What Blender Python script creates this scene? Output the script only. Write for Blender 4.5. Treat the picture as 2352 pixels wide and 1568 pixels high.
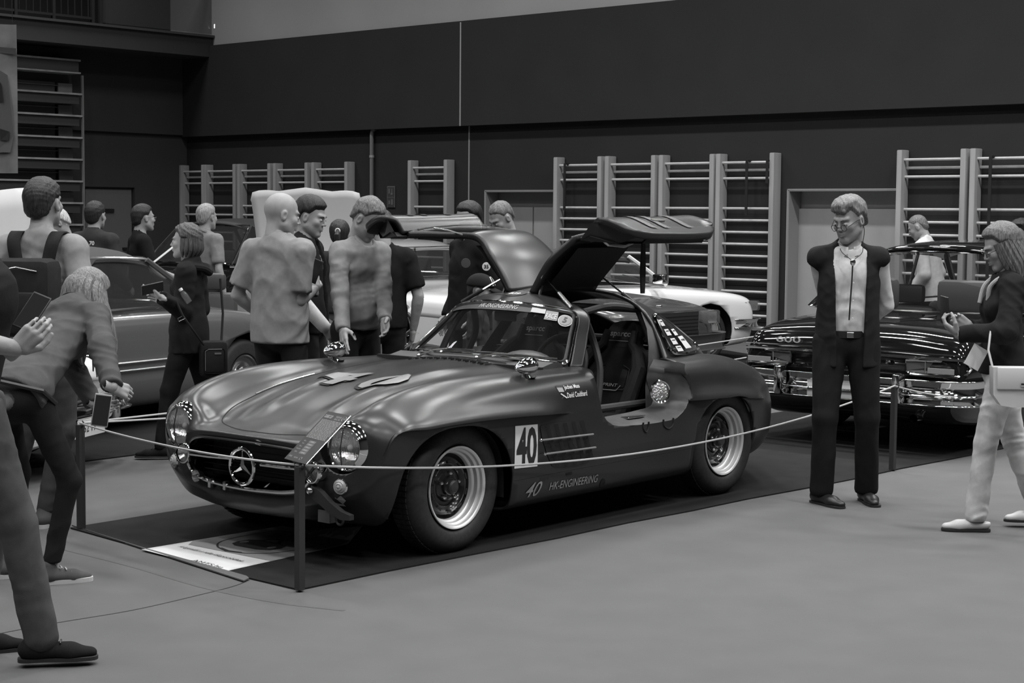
import bpy, bmesh, math, random
import numpy as np
from mathutils import Vector, Matrix, noise as mnoise
from mathutils.bvhtree import BVHTree
random.seed(7); RNG = np.random.default_rng(7)
for _o in list(bpy.data.objects): bpy.data.objects.remove(_o)
SC = bpy.context.scene
COL = SC.collection
PI = math.pi
# ------------------------------------------------------------------ camera
FPX, PITCH, ROLL, CAMH = 3868.45, 0.07578, 0.00853, 1.69708
_cam = bpy.data.cameras.new('camera'); _cam.sensor_width = 36; _cam.lens = FPX/2352*36; _cam.clip_end = 200
CAM = bpy.data.objects.new('camera', _cam); COL.objects.link(CAM)
_up = Vector((0, math.sin(PITCH), math.cos(PITCH))); _fw = Vector((0, math.cos(PITCH), -math.sin(PITCH))); _xx = Vector((1, 0, 0))
_R = _xx*math.cos(ROLL) + _up*math.sin(ROLL); _U = _up*math.cos(ROLL) - _xx*math.sin(ROLL)
CAM.matrix_world = Matrix(((_R.x, _U.x, -_fw.x, 0), (_R.y, _U.y, -_fw.y, 0), (_R.z, _U.z, -_fw.z, CAMH), (0, 0, 0, 1)))
SC.camera = CAM
SC.view_settings.view_transform = 'Standard'; SC.view_settings.look = 'None'
SC.view_settings.exposure = 0.0; SC.view_settings.gamma = 1.0; SC.view_settings.use_curve_mapping = False
W = bpy.data.worlds.new('world'); SC.world = W; W.use_nodes = True
W.node_tree.nodes['Background'].inputs[0].default_value = (1, 1, 1, 1)
W.node_tree.nodes['Background'].inputs[1].default_value = 0.10
try:
    SC.cycles.use_denoising = True; SC.cycles.max_bounces = 6; SC.cycles.transparent_max_bounces = 16
    SC.cycles.caustics_reflective = False; SC.cycles.caustics_refractive = False; SC.cycles.sample_clamp_indirect = 4.0
except Exception: pass
# hall frame: the back wall runs along WD, WN points through it away from the camera
WA = -0.73601
WD = Vector((math.cos(WA), math.sin(WA), 0)); WN = Vector((-WD.y, WD.x, 0)); WP = Vector((0.72, 24.80, 0))
def hall(s, d, z=0.0):      # s along the back wall, d out of the wall towards the camera
    return WP + WD*s - WN*d + Vector((0, 0, z))
ROOMZ = 8.6
# ------------------------------------------------------------------ ceiling lamps of the hall (rows across the hall)
LAMP_W, LAMP_L, LAMP_Z = 0.34, 1.25, 8.3
LAMPS = [(s, d) for d in (3.5, 7.2, 10.9, 14.6, 18.3, 22.0) for s in (-7.0, -3.6, -0.2, 3.2, 6.6, 10.0, 13.4, 16.8)]
LAMP_POWER = 122.0
for _i, (_s, _d) in enumerate(LAMPS):
    _l = bpy.data.lights.new('hall_lamp_light', 'AREA'); _l.shape = 'RECTANGLE'; _l.size = LAMP_L; _l.size_y = LAMP_W
    _l.energy = LAMP_POWER*min(max(.50+(.741*_s-.671*_d+6)/14, .55), 1.5); _l.spread = math.radians(142); _lo = bpy.data.objects.new('hall_lamp_light', _l); COL.objects.link(_lo)
    _lo.location = hall(_s, _d, LAMP_Z - 0.03); _lo.rotation_euler = (0, 0, WA)
# ------------------------------------------------------------------ helpers
MATS = {}
def mat(name, c=0.5, rough=0.6, metal=0.0, spec=0.5, noise=0.0, nscale=40.0, bump=0.0, bscale=200.0, trans=0.0, alpha=1.0,
        coat=0.0, emit=0.0, ior=1.45, aniso=None, stretch=None):
    if name in MATS: return MATS[name]
    m = bpy.data.materials.new(name); m.use_nodes = True; nt = m.node_tree; b = nt.nodes['Principled BSDF']
    b.inputs['Base Color'].default_value = (c, c, c, 1); b.inputs['Roughness'].default_value = rough
    b.inputs['Metallic'].default_value = metal; b.inputs['Specular IOR Level'].default_value = spec
    b.inputs['Transmission Weight'].default_value = trans; b.inputs['Alpha'].default_value = alpha
    b.inputs['Coat Weight'].default_value = coat; b.inputs['Coat Roughness'].default_value = 0.04; b.inputs['IOR'].default_value = ior
    if emit > 0: b.inputs['Emission Color'].default_value = (1, 1, 1, 1); b.inputs['Emission Strength'].default_value = emit
    if noise > 0 or bump > 0:
        tc = nt.nodes.new('ShaderNodeTexCoord'); vec = tc.outputs['Object']
        if stretch:
            mp = nt.nodes.new('ShaderNodeMapping'); mp.inputs['Scale'].default_value = stretch
            nt.links.new(vec, mp.inputs['Vector']); vec = mp.outputs['Vector']
    if noise > 0:
        n = nt.nodes.new('ShaderNodeTexNoise'); n.inputs['Scale'].default_value = nscale; n.inputs['Detail'].default_value = 4
        r = nt.nodes.new('ShaderNodeMapRange'); r.inputs['From Min'].default_value = 0.3; r.inputs['From Max'].default_value = 0.7
        r.inputs['To Min'].default_value = c*(1-noise); r.inputs['To Max'].default_value = c*(1+noise)
        nt.links.new(vec, n.inputs['Vector']); nt.links.new(n.outputs['Fac'], r.inputs['Value']); nt.links.new(r.outputs['Result'], b.inputs['Base Color'])
    if bump > 0:
        n2 = nt.nodes.new('ShaderNodeTexNoise'); n2.inputs['Scale'].default_value = bscale; n2.inputs['Detail'].default_value = 3
        bp = nt.nodes.new('ShaderNodeBump'); bp.inputs['Strength'].default_value = bump; bp.inputs['Distance'].default_value = 0.01
        nt.links.new(vec, n2.inputs['Vector']); nt.links.new(n2.outputs['Fac'], bp.inputs['Height']); nt.links.new(bp.outputs['Normal'], b.inputs['Normal'])
    MATS[name] = m; return m
def obj(name, V, Fs, m, parent=None, smooth=True, label=None, cat=None, group=None, kind=None, loc=None, sharp=None):
    me = bpy.data.meshes.new(name); me.from_pydata([tuple(map(float, v)) for v in V], [], [tuple(int(i) for i in f) for f in Fs]); me.update()
    if smooth: me.polygons.foreach_set('use_smooth', [True]*len(me.polygons))
    if smooth and sharp:
        me.set_sharp_from_angle(angle=math.radians(sharp))
    if m: me.materials.append(m)
    o = bpy.data.objects.new(name, me); COL.objects.link(o)
    if parent: o.parent = parent
    if loc: o.location = loc
    tag(o, label, cat, group, kind); return o
def tag(o, label=None, cat=None, group=None, kind=None):
    if label: o['label'] = label
    if cat: o['category'] = cat
    if group: o['group'] = group
    if kind: o['kind'] = kind
    return o
def empty(name, loc, rz=0.0, label=None, cat=None, group=None):
    o = bpy.data.objects.new(name, None); COL.objects.link(o); o.location = loc; o.rotation_euler = (0, 0, rz); o.empty_display_size = 0.2
    return tag(o, label, cat, group)
def copy_tree(o, parent=None):
    c = o.copy(); COL.objects.link(c)
    if parent: c.parent = parent
    for ch in o.children: copy_tree(ch, c)
    return c
class MB:
    """collects shapes into one mesh"""
    def __init__(s): s.v = []; s.f = []
    def add(s, V, F):
        n = len(s.v); s.v += [tuple(v) for v in V]; s.f += [tuple(i+n for i in f) for f in F]; return s
    def box(s, a, b, M=None, bev=0.0):
        (x0, y0, z0), (x1, y1, z1) = a, b
        if bev <= 0:
            V = [(x0,y0,z0),(x1,y0,z0),(x1,y1,z0),(x0,y1,z0),(x0,y0,z1),(x1,y0,z1),(x1,y1,z1),(x0,y1,z1)]
            F = [(0,3,2,1),(4,5,6,7),(0,1,5,4),(1,2,6,5),(2,3,7,6),(3,0,4,7)]
        else:
            bm = bmesh.new(); bmesh.ops.create_cube(bm, size=1.0)
            for v in bm.verts: v.co = ((x0+x1)/2+v.co.x*(x1-x0), (y0+y1)/2+v.co.y*(y1-y0), (z0+z1)/2+v.co.z*(z1-z0))
            bmesh.ops.bevel(bm, geom=bm.edges[:], offset=bev, segments=2, affect='EDGES', profile=0.5)
            bm.verts.index_update(); V = [tuple(v.co) for v in bm.verts]; F = [tuple(v.index for v in f.verts) for f in bm.faces]; bm.free()
        if M: V = [tuple(M @ Vector(v)) for v in V]
        return s.add(V, F)
    def tube(s, pts, r, n=10, cap=True, closed=False):
        pts = [Vector(p) for p in pts]; R = r if isinstance(r, (list, tuple)) else [r]*len(pts); N = len(pts); V = []; F = []
        T = []
        for i in range(N):
            a = pts[(i-1) % N] if (closed or i > 0) else pts[i]; b = pts[(i+1) % N] if (closed or i < N-1) else pts[i]; T.append((b-a).normalized())
        nrm = T[0].orthogonal().normalized()
        for i in range(N):
            if i > 0:
                q = T[i-1].rotation_difference(T[i]); nrm = q @ nrm
            nrm = (nrm - T[i]*nrm.dot(T[i])).normalized(); bn = T[i].cross(nrm)
            for k in range(n):
                a = 2*PI*k/n; V.append(pts[i] + (nrm*math.cos(a)+bn*math.sin(a))*R[i])
        for i in range(N if closed else N-1):
            j = (i+1) % N
            for k in range(n): F.append((i*n+k, i*n+(k+1) % n, j*n+(k+1) % n, j*n+k))
        if cap and not closed: F.append(tuple(range(n))[::-1]); F.append(tuple((N-1)*n+k for k in range(n)))
        return s.add(V, F)
    def lathe(s, prof, n=32, axis='z', c=(0, 0, 0), M=None, closed=False, arc=None):
        """prof: list of (r, h) revolved around axis"""
        V = []; F = []; P = len(prof)
        for k in range(n):
            a = 2*PI*k/n; ca, sa = math.cos(a), math.sin(a)
            for r, h in prof:
                p = {'z': (r*ca, r*sa, h), 'x': (h, r*ca, r*sa), 'y': (r*sa, h, r*ca)}[axis]
                V.append((p[0]+c[0], p[1]+c[1], p[2]+c[2]))
        for k in range(n):
            k2 = (k+1) % n
            for i in range(P if closed else P-1):
                j = (i+1) % P; F.append((k*P+i, k2*P+i, k2*P+j, k*P+j))
        if M: V = [tuple(M @ Vector(v)) for v in V]
        return s.add(V, F)
    def prism(s, poly, h0, h1, fn=None):
        """poly: 2D outline, extruded from h0 to h1; fn maps (x,y,h) to 3D"""
        fn = fn or (lambda x, y, h: (x, y, h)); n = len(poly)
        V = [fn(x, y, h0) for x, y in poly] + [fn(x, y, h1) for x, y in poly]
        F = [tuple(range(n))[::-1], tuple(range(n, 2*n))] + [(i, (i+1) % n, n+(i+1) % n, n+i) for i in range(n)]
        return s.add(V, F)
    def ball(s, c, r, nu=16, nv=10, M=None):
        r = r if isinstance(r, (list, tuple)) else (r, r, r); V = []; F = []
        for i in range(nv+1):
            t = PI*i/nv
            for k in range(nu):
                a = 2*PI*k/nu; V.append(Vector((r[0]*math.sin(t)*math.cos(a), r[1]*math.sin(t)*math.sin(a), r[2]*math.cos(t))))
        for i in range(nv):
            for k in range(nu): F.append((i*nu+k, (i+1)*nu+k, (i+1)*nu+(k+1) % nu, i*nu+(k+1) % nu))
        V = [((M @ v) if M else v)+Vector(c) for v in V]
        return s.add(V, F)
    def sheet(s, P):   # P[i][j] grid of points
        n, m = len(P), len(P[0]); return s.add([p for r in P for p in r], [(i*m+j, i*m+j+1, (i+1)*m+j+1, (i+1)*m+j) for i in range(n-1) for j in range(m-1)])
    def build(s, name, m, parent=None, smooth=False, sharp=35, **k):
        return obj(name, s.v, s.f, m, parent, smooth, sharp=sharp if smooth else None, **k)
def solid(o, t, off=-1.0):
    md = o.modifiers.new('solid', 'SOLIDIFY'); md.thickness = t; md.offset = off; md.use_even_offset = False; return o
def catmull(P, n, closed=False):
    """resample numpy array of points (N,dim) smoothly; n samples per segment"""
    P = np.asarray(P, float); N = len(P); out = []
    segs = N if closed else N-1
    for i in range(segs):
        if closed: p0, p1, p2, p3 = P[(i-1) % N], P[i], P[(i+1) % N], P[(i+2) % N]
        else:
            p1, p2 = P[i], P[i+1]; p0 = P[i-1] if i > 0 else 2*p1-p2; p3 = P[i+2] if i+2 < N else 2*p2-p1
        d0 = max(np.linalg.norm(p1-p0), 1e-6)**.5; d1 = max(np.linalg.norm(p2-p1), 1e-6)**.5; d2 = max(np.linalg.norm(p3-p2), 1e-6)**.5
        m1 = (p2-p1) - 0 if False else ((p1-p0)/d0-(p2-p0)/(d0+d1)+(p2-p1)/d1)*d1
        m2 = ((p2-p1)/d1-(p3-p1)/(d1+d2)+(p3-p2)/d2)*d1
        for k in range(n):
            t = k/n; t2 = t*t; t3 = t2*t
            out.append((2*t3-3*t2+1)*p1+(t3-2*t2+t)*m1+(-2*t3+3*t2)*p2+(t3-t2)*m2)
    if not closed: out.append(P[-1])
    return np.array(out)
def smooth_grid(K, nu, nv):
    """K[i][j] key points -> dense grid by centripetal splines both ways"""
    K = np.asarray(K, float); A = np.stack([catmull(K[i], nv) for i in range(len(K))])
    return np.stack([catmull(A[:, j], nu) for j in range(A.shape[1])], 1)
def grid_faces(n, m, off=0):
    return [(off+i*m+j, off+i*m+j+1, off+(i+1)*m+j+1, off+(i+1)*m+j) for i in range(n-1) for j in range(m-1)]
def clip(V, Fs, val, keep=+1):
    """cut a mesh along val==0 (val per vertex), keep the side with sign keep"""
    V = [tuple(v) for v in V]; val = list(val); nV = []; mp = {}; ed = {}; out = []
    def vi(i):
        if i not in mp: mp[i] = len(nV); nV.append(V[i])
        return mp[i]
    def ei(a, b):
        k = (a, b) if a < b else (b, a)
        if k not in ed:
            t = val[k[0]]/(val[k[0]]-val[k[1]]); p, q = V[k[0]], V[k[1]]
            ed[k] = len(nV); nV.append(tuple(p[i]+(q[i]-p[i])*t for i in range(3)))
        return ed[k]
    for f in Fs:
        s = [val[i]*keep > 0 for i in f]
        if all(s): out.append(tuple(vi(i) for i in f)); continue
        if not any(s): continue
        g = []
        for a in range(len(f)):
            b = (a+1) % len(f)
            if s[a]: g.append(vi(f[a]))
            if s[a] != s[b]: g.append(ei(f[a], f[b]))
        if len(g) >= 3: out.append(tuple(g))
    return nV, out
def poly_sd(P, poly):
    """signed distance (positive outside) of points P (N,2) to a closed polygon"""
    P = np.asarray(P, float); A = np.asarray(poly, float); B = np.roll(A, -1, 0); d = np.full(len(P), 1e9); ins = np.zeros(len(P), bool)
    for a, b in zip(A, B):
        e = b-a; w = P-a; t = np.clip((w@e)/max(e@e, 1e-12), 0, 1); d = np.minimum(d, np.linalg.norm(w-t[:, None]*e, axis=1))
        c = ((a[1] <= P[:, 1]) != (b[1] <= P[:, 1])); 
        with np.errstate(divide='ignore', invalid='ignore'):
            xi = a[0]+(P[:, 1]-a[1])*(b[0]-a[0])/(b[1]-a[1])
        ins ^= c & (P[:, 0] < xi)
    return np.where(ins, -d, d)
_tc = {}
def text_mesh(txt, size=1.0, shear=0.0, bold=0.0, res=3):
    key = (txt, size, shear, bold)
    if key in _tc: return _tc[key]
    cu = bpy.data.curves.new('t', 'FONT'); cu.body = txt; cu.size = size; cu.shear = shear; cu.offset = bold; cu.align_x = 'CENTER'; cu.align_y = 'CENTER'; cu.resolution_u = res
    o = bpy.data.objects.new('t', cu); COL.objects.link(o); dg = bpy.context.evaluated_depsgraph_get(); me = bpy.data.meshes.new_from_object(o.evaluated_get(dg))
    V = np.array([tuple(v.co) for v in me.vertices]) if len(me.vertices) else np.zeros((0, 3)); F = [tuple(p.vertices) for p in me.polygons]
    bpy.data.objects.remove(o); bpy.data.meshes.remove(me); bpy.data.curves.remove(cu)
    _tc[key] = (V[:, :2], F); return _tc[key]
def text_on(name, txt, size, o, ux, uy, m, parent, shear=0.0, bold=0.0, width=None, lift=0.0, fn=None, label=None):
    """flat text object: o centre, ux / uy unit vectors of reading direction and up"""
    V, F = text_mesh(txt, 1.0, shear, bold)
    w = V[:, 0].max()-V[:, 0].min(); h = V[:, 1].max()-V[:, 1].min(); c = (V.max(0)+V.min(0))/2; sx = size if width is None else width/w
    o = Vector(o); ux = Vector(ux); uy = Vector(uy); nz = ux.cross(uy)
    P = [o+ux*((x-c[0])*sx)+uy*((y-c[1])*size)+nz*lift for x, y in V]
    if fn: P = [fn(p) for p in P]
    return obj(name, P, F, m, parent, smooth=False, label=label)
# shared materials
CHROME = mat('chrome', 0.78, 0.07, 1.0); CHROME2 = mat('worn chrome', 0.62, 0.2, 1.0); RUBBER = mat('tyre rubber', 0.022, 0.62, noise=0.25, nscale=60)
BLACK = mat('black plastic', 0.018, 0.5); WHITE = mat('white print', 0.62, 0.5); PRINTG = mat('grey print', 0.36, 0.5)
GLASS = mat('clear glass', 0.05, 0.02, alpha=0.13, spec=0.8); DGLASS = mat('tinted car glass', 0.03, 0.03, alpha=0.62, spec=0.9)
LENS = mat('lamp lens', 0.3, 0.05, alpha=0.16, spec=0.9); REFL = mat('lamp reflector', 0.8, 0.12, 1.0, bump=0.25, bscale=60, stretch=(1, 6, 1))
INTER = mat('dark car interior', 0.016, 0.8)
# ================================================================== the hall
M_CARP = mat('grey carpet', 0.118, 0.95, spec=0.1, noise=0.045, nscale=3.5, bump=0.35, bscale=900)
M_DARKC = mat('dark carpet', 0.017, 0.92, spec=0.15, noise=0.12, nscale=5, bump=0.3, bscale=700)
M_WALL = mat('dark wall paint', 0.031, 0.85, spec=0.2, noise=0.06, nscale=1.3)
M_WALL2 = mat('lower dark wall paint', 0.030, 0.85, spec=0.2, noise=0.06, nscale=1.3)
M_WLIGHT = mat('grey upper wall paint', 0.36, 0.9, spec=0.2, noise=0.04, nscale=1.0)
M_BLONDE = mat('pale varnished wood', 0.33, 0.5, noise=0.15, nscale=9, stretch=(1, 1, .1))
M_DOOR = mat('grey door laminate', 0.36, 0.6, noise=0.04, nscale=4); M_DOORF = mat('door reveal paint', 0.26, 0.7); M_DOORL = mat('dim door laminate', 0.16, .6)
M_TRIM = mat('aluminium trim', 0.42, 0.45, 0.3)
S0, S1, DEP = -9.0, 20.0, 31.0
def struct(name, mb, m, smooth=False, parent=None):
    o = mb.build(name, m, parent, smooth);  o['kind'] = 'structure'; return o
def hbox(mb, s0, s1, d0, d1, z0, z1):
    V = [hall(s, d, z) for z in (z0, z1) for (s, d) in ((s0, d0), (s1, d0), (s1, d1), (s0, d1))]
    return mb.add(V, [(3, 2, 1, 0), (4, 5, 6, 7), (0, 1, 5, 4), (1, 2, 6, 5), (2, 3, 7, 6), (3, 0, 4, 7)])
struct('floor', hbox(MB(), S0-.6, S1+.6, -.6, DEP+.6, -0.10, 0.0), M_CARP)
DOORS = [(-1.54, -0.02 + 0.0), (3.90, 5.51)]          # reveals in the back wall
# back wall, lower part with two door reveals 0.30 m deep
mb = MB()
edges = [S0-0.4]
for a, b in DOORS: edges += [a, b]
edges.append(S1+.4)
for i in range(0, len(edges), 2): hbox(mb, edges[i], edges[i+1], -.35, 0, 0, 3.04)
for a, b in DOORS: hbox(mb, a, b, -.35, 0, 2.035, 3.04); hbox(mb, a, b, -.35, -.30, 0, 2.035)
struct('wall_back', mb, M_WALL2)
# upper wall stands proud of the lower one, so a shadow ledge runs along it
struct('wall_back_upper', hbox(MB(), S0-.4, S1+.4, -.35, 0.14, 3.03, 4.62), M_WALL)
struct('wall_back_top', hbox(MB(), S0-.4, S1+.4, -.35, 0.05, 4.60, ROOMZ), M_WLIGHT)
struct('wall_right', hbox(MB(), S1, S1+.4, 0, DEP, 0, ROOMZ), M_WALL)
struct('wall_front', hbox(MB(), S0, S1, DEP, DEP+.4, 0, ROOMZ), M_WLIGHT)
struct('ceiling', hbox(MB(), S0-.4, S1+.4, -.4, DEP+.4, ROOMZ, ROOMZ+.2), M_WALL)
for i, (a, b) in enumerate(DOORS):
    fr = struct('door_%d' % (i+1), hbox(hbox(MB(), a, b, -.298, -.27, 0, 1.80), a, b, -.30, -.285, 1.80, 2.03), M_DOOR)
    w = (b-a)
    for k in range(2):
        hbox(MB(), a+.02+k*w/2, a+w/2-.006+k*w/2, -.27, -.235, .01, 1.795).build('door_leaf', M_DOOR, fr)
    hbox(MB(), a+w/2-.20, a+w/2-.05, -.236, -.20, 1.00, 1.04).build('door_handle', BLACK, fr)
    mb = MB(); hbox(mb, a, a+.02, -.27, .012, 0, 2.035); hbox(mb, b-.02, b, -.27, .012, 0, 2.035); hbox(mb, a, b, -.27, .012, 2.02, 2.036)
    mb.build('door_reveal', M_DOORF, fr)
    mb = MB(); hbox(mb, a-.014, a, -.0, .016, 0, 2.05); hbox(mb, b, b+.014, 0, .016, 0, 2.05); hbox(mb, a-.014, b+.014, 0, .016, 2.036, 2.05)
    mb.build('door_edge_trim', M_TRIM, fr)
struct('trim_1', hbox(MB(), -1.965, -1.94, .13, .15, 3.03, 4.60), M_TRIM)
struct('trim_2', hbox(MB(), -1.90, -1.88, -.01, .012, 0, 3.03), M_TRIM)
# ceiling lamps (housings round the lights)
M_HOUS = mat('lamp housing', 0.5, 0.5)
_h0 = None
for (s, d) in LAMPS:
    if _h0 is None:
        root = empty('ceiling_lamp', hall(s, d, LAMP_Z), WA, 'long rectangular hall lamp under the dark ceiling', 'lamp', 'lamps under the ceiling of the hall')
        mb = MB(); L, Wd = LAMP_L/2+.03, LAMP_W/2+.03
        mb.box((-L, -Wd, -.02), (L, Wd, .12)); mb.build('lamp_housing', M_HOUS, root)
        for q in (-.4, .4): MB().tube([(q, 0, .12), (q, 0, ROOMZ-LAMP_Z)], .008, 6).build('hanger', BLACK, root)
        _h0 = root
    else:
        c = copy_tree(_h0); c.location = hall(s, d, LAMP_Z)
# left wall with a door, the recess above it, the gallery and the retracted seating
LD = (1.14, 2.17)
mb = MB(); hbox(mb, -9.3, -9.0, -.35, LD[0], 0, 3.07); hbox(mb, -9.3, -9.0, LD[1], DEP, 0, 3.07); hbox(mb, -9.3, -9.0, LD[0], LD[1], 2.10, 3.07); hbox(mb, -9.3, -9.14, LD[0], LD[1], 0, 2.1)
M_WALLL = mat('light-lifted wall paint', .060, .85, spec=.2, noise=.05, nscale=1.3)  # lighter copy of the dark wall paint, making up for missing lamp light
struct('wall_left', mb, M_WALLL)
struct('wall_left_upper', hbox(MB(), -9.3, -8.93, -.35, DEP, 3.06, 4.42), M_WALLL)
g = struct('wall_left_gallery', hbox(MB(), -9.3, -8.15, .0, DEP, 4.42, 4.76), M_WALLL)
hbox(MB(), -8.22, -8.10, -.0, DEP, 4.76, 4.80).build('gallery_ledge', mat('gallery ledge', .065, .6), g)
hbox(MB(), -11.2, -9.3, -.35, DEP, 4.42, 4.5).build('gallery_floor', M_WALL, g)
struct('wall_left_back', hbox(MB(), -11.4, -11.2, -.35, DEP, 4.4, ROOMZ), M_WALLL)
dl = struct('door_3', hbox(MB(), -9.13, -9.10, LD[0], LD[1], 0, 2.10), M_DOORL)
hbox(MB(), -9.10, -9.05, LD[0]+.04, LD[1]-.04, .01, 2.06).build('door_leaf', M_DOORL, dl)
hbox(MB(), -9.05, -9.02, LD[0]+.42, LD[0]+.6, 1.66, 1.72).build('door_sign', BLACK, dl)
hbox(MB(), -9.05, -9.0, LD[0]+.10, LD[0]+.24, 1.00, 1.04).build('door_handle', BLACK, dl)
# gallery: posts, glazed front, railings
M_POST = mat('gallery post paint', .02, .6); M_GGL = mat('gallery glass', .10, .08, alpha=.25)
gl = empty('gallery_railing', hall(-8.18, 2.0, 4.80), WA, 'black steel railing along the gallery edge at the upper left', 'railing')
def gb(s0, s1, d0, d1, z0, z1):   # box in the railing's own frame
    return (s0+8.18, -(d1-2.0), z0-4.80), (s1+8.18, -(d0-2.0), z1-4.80)
for d in (-.1, 2.35, 2.5, 3.25, 3.95, 4.8, 5.7): MB().box(*gb(-8.22, -8.16, d, d+.05, 4.8, 6.4)).build('post', M_POST, gl)
MB().box(*gb(-8.21, -8.17, -.1, 6.4, 5.85, 5.9)).build('top_rail', M_POST, gl)
MB().box(*gb(-8.21, -8.17, 2.5, 6.4, 4.86, 4.9)).build('bottom_rail', M_POST, gl)
_d = 2.6
while _d < 6.3:
    MB().box(*gb(-8.20, -8.185, _d, _d+.014, 4.9, 5.85)).build('baluster', M_POST, gl); _d += .13
MB().box(*gb(-8.195, -8.185, 0.0, 2.35, 4.83, 5.84)).build('glass_pane', M_GGL, gl)
struct('wall_left_gallery_screen', hbox(MB(), -9.9, -9.8, -.35, 1.1, 4.5, ROOMZ), mat('gallery screen', .05, .8))
struct('wall_left_gallery_end', hbox(MB(), -8.6, -8.12, -.34, .02, 4.8, ROOMZ), M_POST)
sg = obj('exit_light', *(lambda m: (m.v, m.f))(hbox(MB(), -8.12, -8.10, .03, .05, 4.93, 5.0)), mat('small lamp', 1, .5, emit=4.0), smooth=False, label='tiny white light at the right end of the dark gallery', cat='light')
# retracted seating against the left wall
M_TREAD = mat('seating tread edge', .34, .6, noise=.2, nscale=6); M_TSIDE = mat('seating side board', .19, .7, noise=.1, nscale=4); M_TDK = mat('seating dark board', .06, .7)
se = empty('retracted_seating', hall(-8.5, 3.6, 0), WA, 'tall stack of retracted grandstand rows beside the left door', 'seating')
def sb(mb, s0, s1, d0, d1, z0, z1): return mb.box((s0+8.5, -(d1-3.6), z0), (s1+8.5, -(d0-3.6), z1))
sb(MB(), -8.95, -8.87, 2.5, 7.5, 0, 4.18).build('back_frame', M_TDK, se)
for k in range(12):
    z = 4.20-k*.365
    if z < .1: break
    if k == 0:
        sb(MB(), -8.9, -8.48, 2.57, 7.5, z-.02, z+.01).build('seat_board', M_TREAD, se); sb(MB(), -8.86, -8.5, 2.6, 7.5, z-.2, z-.02).build('front_board', M_TDK, se); sb(MB(), -8.86, -8.48, 2.57, 7.5, z-.225, z-.2).build('seat_board', M_TREAD, se)
    zz = z-.58
    if zz < .05: break
    sb(MB(), -8.9, -8.46, 2.55, 7.5, zz, zz+.03).build('seat_board', M_TREAD, se)
    sb(MB(), -8.80, -8.50, 2.6, 7.5, zz-.15, zz).build('front_board', M_TDK, se)
    sb(MB(), -8.78, -8.76, 2.9, 7.5, zz+.03, zz+.215).build('riser', M_TDK, se)
    sb(MB(), -8.77, -8.74, 2.85, 7.5, zz+.155, zz+.165).build('nosing', M_TSIDE, se)
    sb(MB(), -8.76, -8.73, 2.58, 2.85, zz+.03, zz+.20).build('side_plate', M_TSIDE, se)
sb(MB(), -8.5, -8.46, 2.53, 2.56, 0, 3.95).build('end_post', M_TSIDE, se)
text_on('lettering', 'elan', .09, (0.0, -1.0, 0), (1, 0, 0), (0, 0, 1), M_TSIDE, se).location = (0, 0, 0)
se.children[-1].matrix_local = Matrix(((0, 0, 1, -.235), (-1, 0, 0, .55), (0, 1, 0, 3.31), (0, 0, 0, 1))) @ Matrix.Rotation(-PI/2, 4, 'X') @ Matrix.Translation((0, 1.0, 0))
# ---------------------------------------------------------------- wall bars
M_BAR = mat('wall bar rung', .55, .42, noise=.1, nscale=8, stretch=(1, 1, 1)); M_STRAP = mat('black strap', .012, .8)
def wall_bars(w):
    r = empty('wall_bars', (0, 0, 0)); mb = MB()
    for x in (0, w-.075): MB().box((x, -.19, .02), (x+.075, -.01, 2.52), bev=.012).build('upright', M_BLONDE, r, smooth=True)
    zs = [2.40, 2.19] + [1.79-.158*k for k in range(11)]
    for i, z in enumerate(zs):
        MB().tube([(.03, -.10 if i else -.13, z), (w-.045, -.10 if i else -.13, z)], .0175, 8).build('rung', M_BAR, r, smooth=True)
    MB().tube([(.03, -.06, 2.30), (w-.045, -.06, 2.30)], .0175, 8).build('rung', M_BAR, r, smooth=True)
    return r
BARS = [(-8.99, .72), (-8.28, .90), (-7.33, .90), (-6.36, .90), (-5.37, .90), (-3.06, .87), (-.02, .90), (.94, .90), (1.90, .93), (2.86, .93), (5.58, .93), (6.56, .93), (7.54, .93)]
BLAB = ['pale wall bars in the far left corner', 'pale wall bars, second from the left corner', 'pale wall bars, third from the left corner', 'pale wall bars behind the bald man',
        'pale wall bars just left of the thin pipe', 'single pale wall bars between the pipe sign and the first door', 'pale wall bars right beside the first door behind the raised car door',
        'pale wall bars, second from the first door', 'pale wall bars, third from the first door', 'pale wall bars just left of the second door', 'pale wall bars just right of the second door behind the white shirt man',
        'pale wall bars second to the right of the second door', 'pale wall bars at the right edge of the picture']
for (s, w), lab in zip(BARS, BLAB):
    r = wall_bars(w); r.location = hall(s, 0, 0); r.rotation_euler = (0, 0, WA); tag(r, lab, 'wall bars', 'wall bars along the back wall')
def strap(s, z0, z1, lab):
    mb = MB(); mb.box((-.02, -.215, z0), (.02, -.205, z1)); mb.box((-.02, -.21, z1-.01), (.02, -.12, z1+.01)); o = mb.build('hanging_strap', M_STRAP)
    o.location = hall(s, 0, 0); o.rotation_euler = (0, 0, WA); tag(o, lab, 'strap', 'black straps hung on the wall bars')
strap(.22, 1.75, 2.42, 'black strap hanging on the wall bars next to the first door'); strap(3.38, 1.7, 2.42, 'long black strap hanging on the wall bars left of the second door')
strap(6.84, .3, 2.42, 'black strap hanging on the wall bars near the right edge'); strap(3.70, 2.12, 2.42, 'short black strap at the right upright of the bars left of the second door')
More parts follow.
